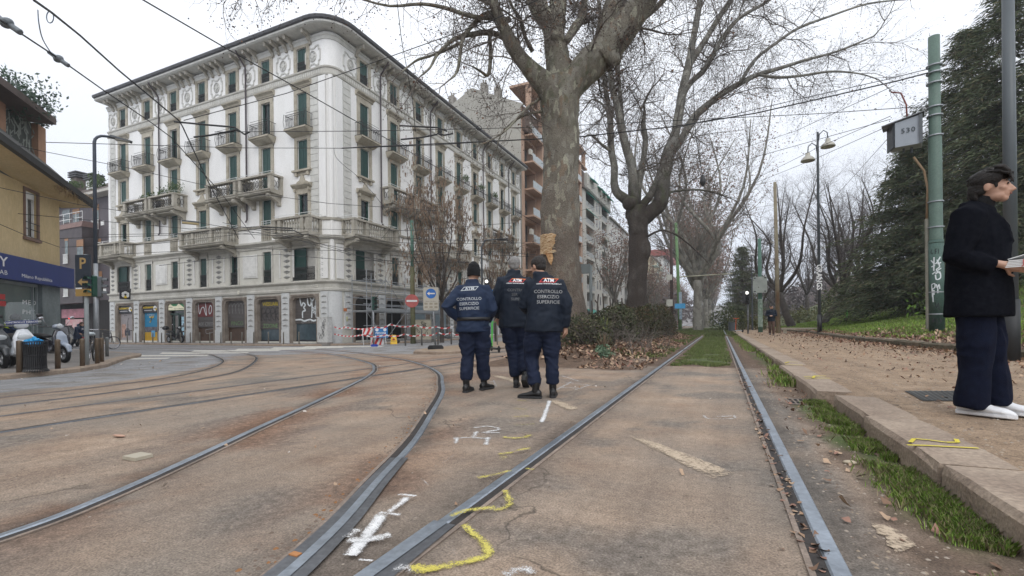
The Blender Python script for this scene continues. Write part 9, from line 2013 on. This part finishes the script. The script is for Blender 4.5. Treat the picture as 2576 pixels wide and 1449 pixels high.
# ------------------------------------------------------------------ leaf litter, grass blades, stones
def litter(name,n,fx_,size,mats,seed,lift=.012,curl=.4):
 q=np.random.RandomState(seed);P=fx_(q,n);n=len(P);Z=np.array([zg(x,y)for x,y in P]);a=q.rand(n)*6.283;s=size*q.uniform(.5,1.35,n)*(1+0*P[:,0]);nv=7
 k=np.arange(nv);ang=2*math.pi*k/nv;rad=np.array([1,.55,.9,.5,.62,.5,.9])[None]*q.uniform(.8,1.15,(n,nv));X=rad*np.cos(ang)[None]*s[:,None];Y=rad*np.sin(ang)[None]*s[:,None]*.8
 tx,ty=q.randn(n)*curl,q.randn(n)*curl;cz=q.uniform(-.5,1.2,n)
 ZZ_=X*tx[:,None]+Y*ty[:,None]+cz[:,None]*(X**2)/s[:,None]*.8;ca,sa=np.cos(a)[:,None],np.sin(a)[:,None];ZZ_=ZZ_-ZZ_.min(1,keepdims=True)*.85
 Vx=P[:,:1]+X*ca-Y*sa;Vy=P[:,1:]+X*sa+Y*ca;Vz=Z[:,None]+lift*q.rand(n,1)+ZZ_+.003;V=np.stack([Vx,Vy,Vz],-1).reshape(-1,3)
 return npmesh(name,V,np.arange(n*nv).reshape(n,nv),mats,None,mi=q.randint(0,len(mats),n),kind='stuff')
LF=[M('fallen_leaf_%s'%w,c,.85,.2,20)for w,c in(('tan',(.30,.19,.12)),('brown',(.19,.115,.075)),('pale',(.40,.28,.19)),('dark',(.1,.065,.045)),('rose',(.27,.15,.11)))]
def bank(q,n):
 x=-3.1+q.randn(n)*1.0;y=9.8+q.rand(n)**.8*24;k=(x>-5.2)&(x<-1.75+.35*np.sin(y))&(q.rand(n)<np.clip((y-9.3)/3.5,.05,1));return np.stack([x,y],1)[k]
litter('fallen_leaves',34000,bank,.05,LF,1,.05,.45)
def bankedge(q,n):x=q.uniform(-2.6,-1.35,n);y=9.0+q.rand(n)**1.3*25;return np.stack([x,y],1)
litter('fallen_leaves',1500,bankedge,.045,LF,2)
def lawnk(q,n):
 y=q.uniform(2,50,n);xl=np.array([LAWNX(v)for v in y]);x=xl+q.randn(n)*.55+.15;x=np.where(q.rand(n)<.4,xl+.3+q.rand(n)**1.5*2.0,x);k=(x>1.5)&((x<xl+.5)|(y<24));return np.stack([x,y],1)[k]
litter('fallen_leaves',13000,lawnk,.05,LF,3,.02,.5)
def pathl(q,n):y=q.uniform(2,40,n);x=1.4+3.5*q.rand(n)**.55;return np.stack([x,y],1)
litter('fallen_leaves',2600,pathl,.035,LF,4)
def groove(q,n):y=1.0+q.rand(n)**1.5*9;x=.3+q.randn(n)*.028;return np.stack([x,y],1)
litter('fallen_leaves',260,groove,.022,LF,5,.004,.2)
def strip(q,n):y=1.0+q.rand(n)*8;x=.72+q.randn(n)*.14;return np.stack([x,y],1)
litter('fallen_leaves',150,strip,.026,LF,6)
def roadl(q,n):return np.stack([q.uniform(-9,.3,n),1+q.rand(n)*9],1)
litter('litter_scraps',120,roadl,.018,[LF[0],LF[2],M('pale_scrap',(.55,.5,.45),.8)],7)
litter('litter_scraps',90,lambda q,n:np.stack([q.uniform(-18,-13.5,n),4.0+q.rand(n)*6],1),.03,[LF[2],MATS['pale_scrap']],8)
def grassblades(name,pts,h,w,seed,cols):
 q=np.random.RandomState(seed);n=len(pts);Z=np.array([zg(x,y)for x,y in pts]);H_=h*q.uniform(.45,1.25,n);a=q.rand(n)*6.283;ln=q.uniform(.15,.8,n)*H_;dx,dy=np.cos(a),np.sin(a);wx,wy=-dy*w,dx*w
 B=np.stack([pts[:,0],pts[:,1],Z-.005],1);Mi=B+np.stack([dx*ln*.35,dy*ln*.35,H_*.6],1);T=B+np.stack([dx*ln,dy*ln,H_],1);W=np.stack([wx,wy,0*wx],1)
 V=np.stack([B-W,B+W,Mi+W*.8,T,Mi-W*.8],1).reshape(-1,3);return npmesh(name,V,np.arange(5*n).reshape(n,5),cols,None,mi=q.randint(0,len(cols),n),kind='stuff')
GB=[M('grass_blade_%s'%w,c,.7,.2,10)for w,c in(('a',(.25,.4,.07)),('b',(.34,.5,.1)),('c',(.18,.3,.05)),('d',(.42,.42,.2)),('e',(.35,.29,.17)))]
GBF=[M('grass_far_%d'%i,c,.8,.2,3)for i,c in enumerate(((.12,.17,.045),(.17,.23,.06),(.09,.12,.04),(.22,.22,.1)))]
q=np.random.RandomState(3)
# strip of tufts along the kerb
def dens(x,y,e,lo=0):return np.array([noise.fractal((a*e,b*e,lo),1,2,3)for a,b in zip(x,y)])
n=30000;y=1.9+4.0*q.rand(n);x=.985-np.abs(q.randn(n))*.085;k=(x>.66)&(dens(x,y,3.0)>-.12+1.6*np.clip((.84-x),0,1)+.5*np.clip(2.6-y,0,1));grassblades('grass',np.stack([x,y],1)[k],.052,.0018,1,GB)
n=9000;y=6.6+26*q.rand(n)**1.2;x=.985-np.abs(q.randn(n))*.13;k=(x>.55)&(dens(x,y,1.0,5)>.0);grassblades('grass',np.stack([x,y],1)[k],.11,.005,2,GB)
n=42000;y=10.2+30*q.rand(n)**1.5;x=q.uniform(-.95,.22,n);k=(dens(x,y,1.1,9)>-.18-.25*np.clip((y-12)/10,0,1)+.25*(np.abs(x+.36)>.48))&(y>10.35+.25*np.sin(x*9));grassblades('grass',np.stack([x,y],1)[k],.045,.006,3,GBF)
n=16000;y=12+30*q.rand(n);x=q.uniform(-2.5,-1.3,n);k=dens(x,y,.8,2)>.1-.012*(y-12);grassblades('grass',np.stack([x,y],1)[k],.09,.008,4,GBF)
n=30000;y=33+45*q.rand(n)**1.4;x=q.uniform(-5.2,1.1,n);k=~(((np.abs(x+1.13)<.12)|(np.abs(x-.37)<.12)));grassblades('grass',np.stack([x,y],1)[k],.16,.014,5,GBF)
n=90000;y=6+50*q.rand(n)**1.1;xl=np.array([LAWNX(v)for v in y]);x=xl+.2+13*q.rand(n)**1.15;k=dens(x,y,.55,4)>.1-.2*np.clip(x-xl,0,3)-.01*(y-10);grassblades('grass',np.stack([x,y],1)[k],.11,.011,6,[M('lawn_%d'%i,c,.8,.2,3)for i,c in enumerate(((.2,.34,.05),(.28,.43,.07),(.15,.24,.045),(.3,.34,.11)))])
# pebbles and clods
def stones(name,P,s,mats,seed):
 q=np.random.RandomState(seed);n=len(P);Z=np.array([zg(a,b)for a,b in P]);o=np.array([[1,0,0],[.5,.8,0],[-.6,.8,0],[-1,0,0],[-.5,-.8,0],[.6,-.75,0],[0,0,.6]]);S_=s*q.uniform(.4,1.6,(n,1,1));V=o[None]*S_*q.uniform(.75,1.25,(n,7,3));a=q.rand(n)*6.28;c,sn=np.cos(a)[:,None],np.sin(a)[:,None]
 V=np.stack([V[:,:,0]*c-V[:,:,1]*sn,V[:,:,0]*sn+V[:,:,1]*c,V[:,:,2]],-1);V[:,:,0]+=P[:,:1];V[:,:,1]+=P[:,1:];V[:,:,2]+=Z[:,None]
 f=np.array([[i,(i+1)%6,6]for i in range(6)]);F=(np.arange(n)[:,None,None]*7+f[None]).reshape(-1,3);return npmesh(name,V.reshape(-1,3),F,mats,None,False,np.repeat(q.randint(0,len(mats),n),6),kind='stuff')
PB=[M('pebble_a',(.3,.24,.18),.9),M('pebble_b',(.15,.11,.085),.9),M('pebble_c',(.33,.28,.23),.85)]
n=1700;stones('gravel',np.stack([q.uniform(.46,1.0,n),1.0+10*q.rand(n)**1.4],1),.006,PB,1)
n=5200;stones('gravel',np.stack([1.36+3.4*q.rand(n),2+12*q.rand(n)**1.3],1),.008,PB,2)
n=900;t_=q.rand(n);pts_=np.array([L2[int(i)]for i in(q.rand(n)**1.2*70+4)]);stones('rubble',pts_+q.randn(n,2)*.05+np.array([-.13,.02]),.008,[PB[1],M('orange_clod',(.25,.12,.05),.95),PB[1]],3)
n=2600;stones('gravel',np.stack([q.uniform(-10,.3,n),1+11*q.rand(n)**1.2],1),.0045,[PB[0],PB[1],PB[1],PB[2]],4)
n=130;stones('rubble',np.stack([.36-.05+q.randn(n)*.02,1.2+5*q.rand(n)],1),.009,PB,6)
mb=MB();c=onroad(345,1154);mb.box((c.x-.07,c.y-.05,0),(c.x+.07,c.y+.06,.022));o=mb.build('broken_tile',M('cream_tile',(.42,.38,.3),.7));tag(o,'small cream broken tile lying on the brown road at the left','debris')
mb=MB();c=onroad(743,1403);mb.box((c.x-.022,c.y-.012,0),(c.x+.02,c.y+.014,.016));tag(mb.build('brick_chip',M('orange_brick_chip',(.4,.18,.07),.9)),'orange brick chip beside the switch at the bottom','debris')
for k,(u,v,s,lab)in enumerate(((2437,1168,.03,'smooth pale pebble lying in the dirt right of the rail'),(1960,2060,.02,''),(300,1100,.05,'flat pink wood splinter on the brown road'),(2352,1100,.03,''))):
 if not lab:continue
 if k==0:u,v=2138,1167
 mb=MB();c=onroad(u,v);mb.ball((c.x,c.y,c.z+s*.3),(s*1.3,s*.8,s*.45)if k==0 else(s*1.6,s*.5,s*.15),10,6);tag(mb.build('pebble' if k==0 else 'wood_splinter',M('pale_pebble',(.45,.38,.28),.7)if k==0 else M('pink_wood',(.42,.26,.19),.8),None,True),lab,'debris')
# thin winter air
hm=bpy.data.materials.new('haze_air');hm.use_nodes=True;ht=hm.node_tree;ht.nodes.clear();ho=ht.nodes.new('ShaderNodeOutputMaterial');hv=ht.nodes.new('ShaderNodeVolumePrincipled');hv.inputs['Density'].default_value=HAZE;hv.inputs['Color'].default_value=(.86,.9,.96,1);ht.links.new(hv.outputs[0],ho.inputs['Volume'])
mb=MB();mb.box((-310,-20,-4),(310,650,42));mb.build('haze',hm,kind='stuff')
bpy.context.view_layer.update()
print('objects',len(bpy.data.objects))
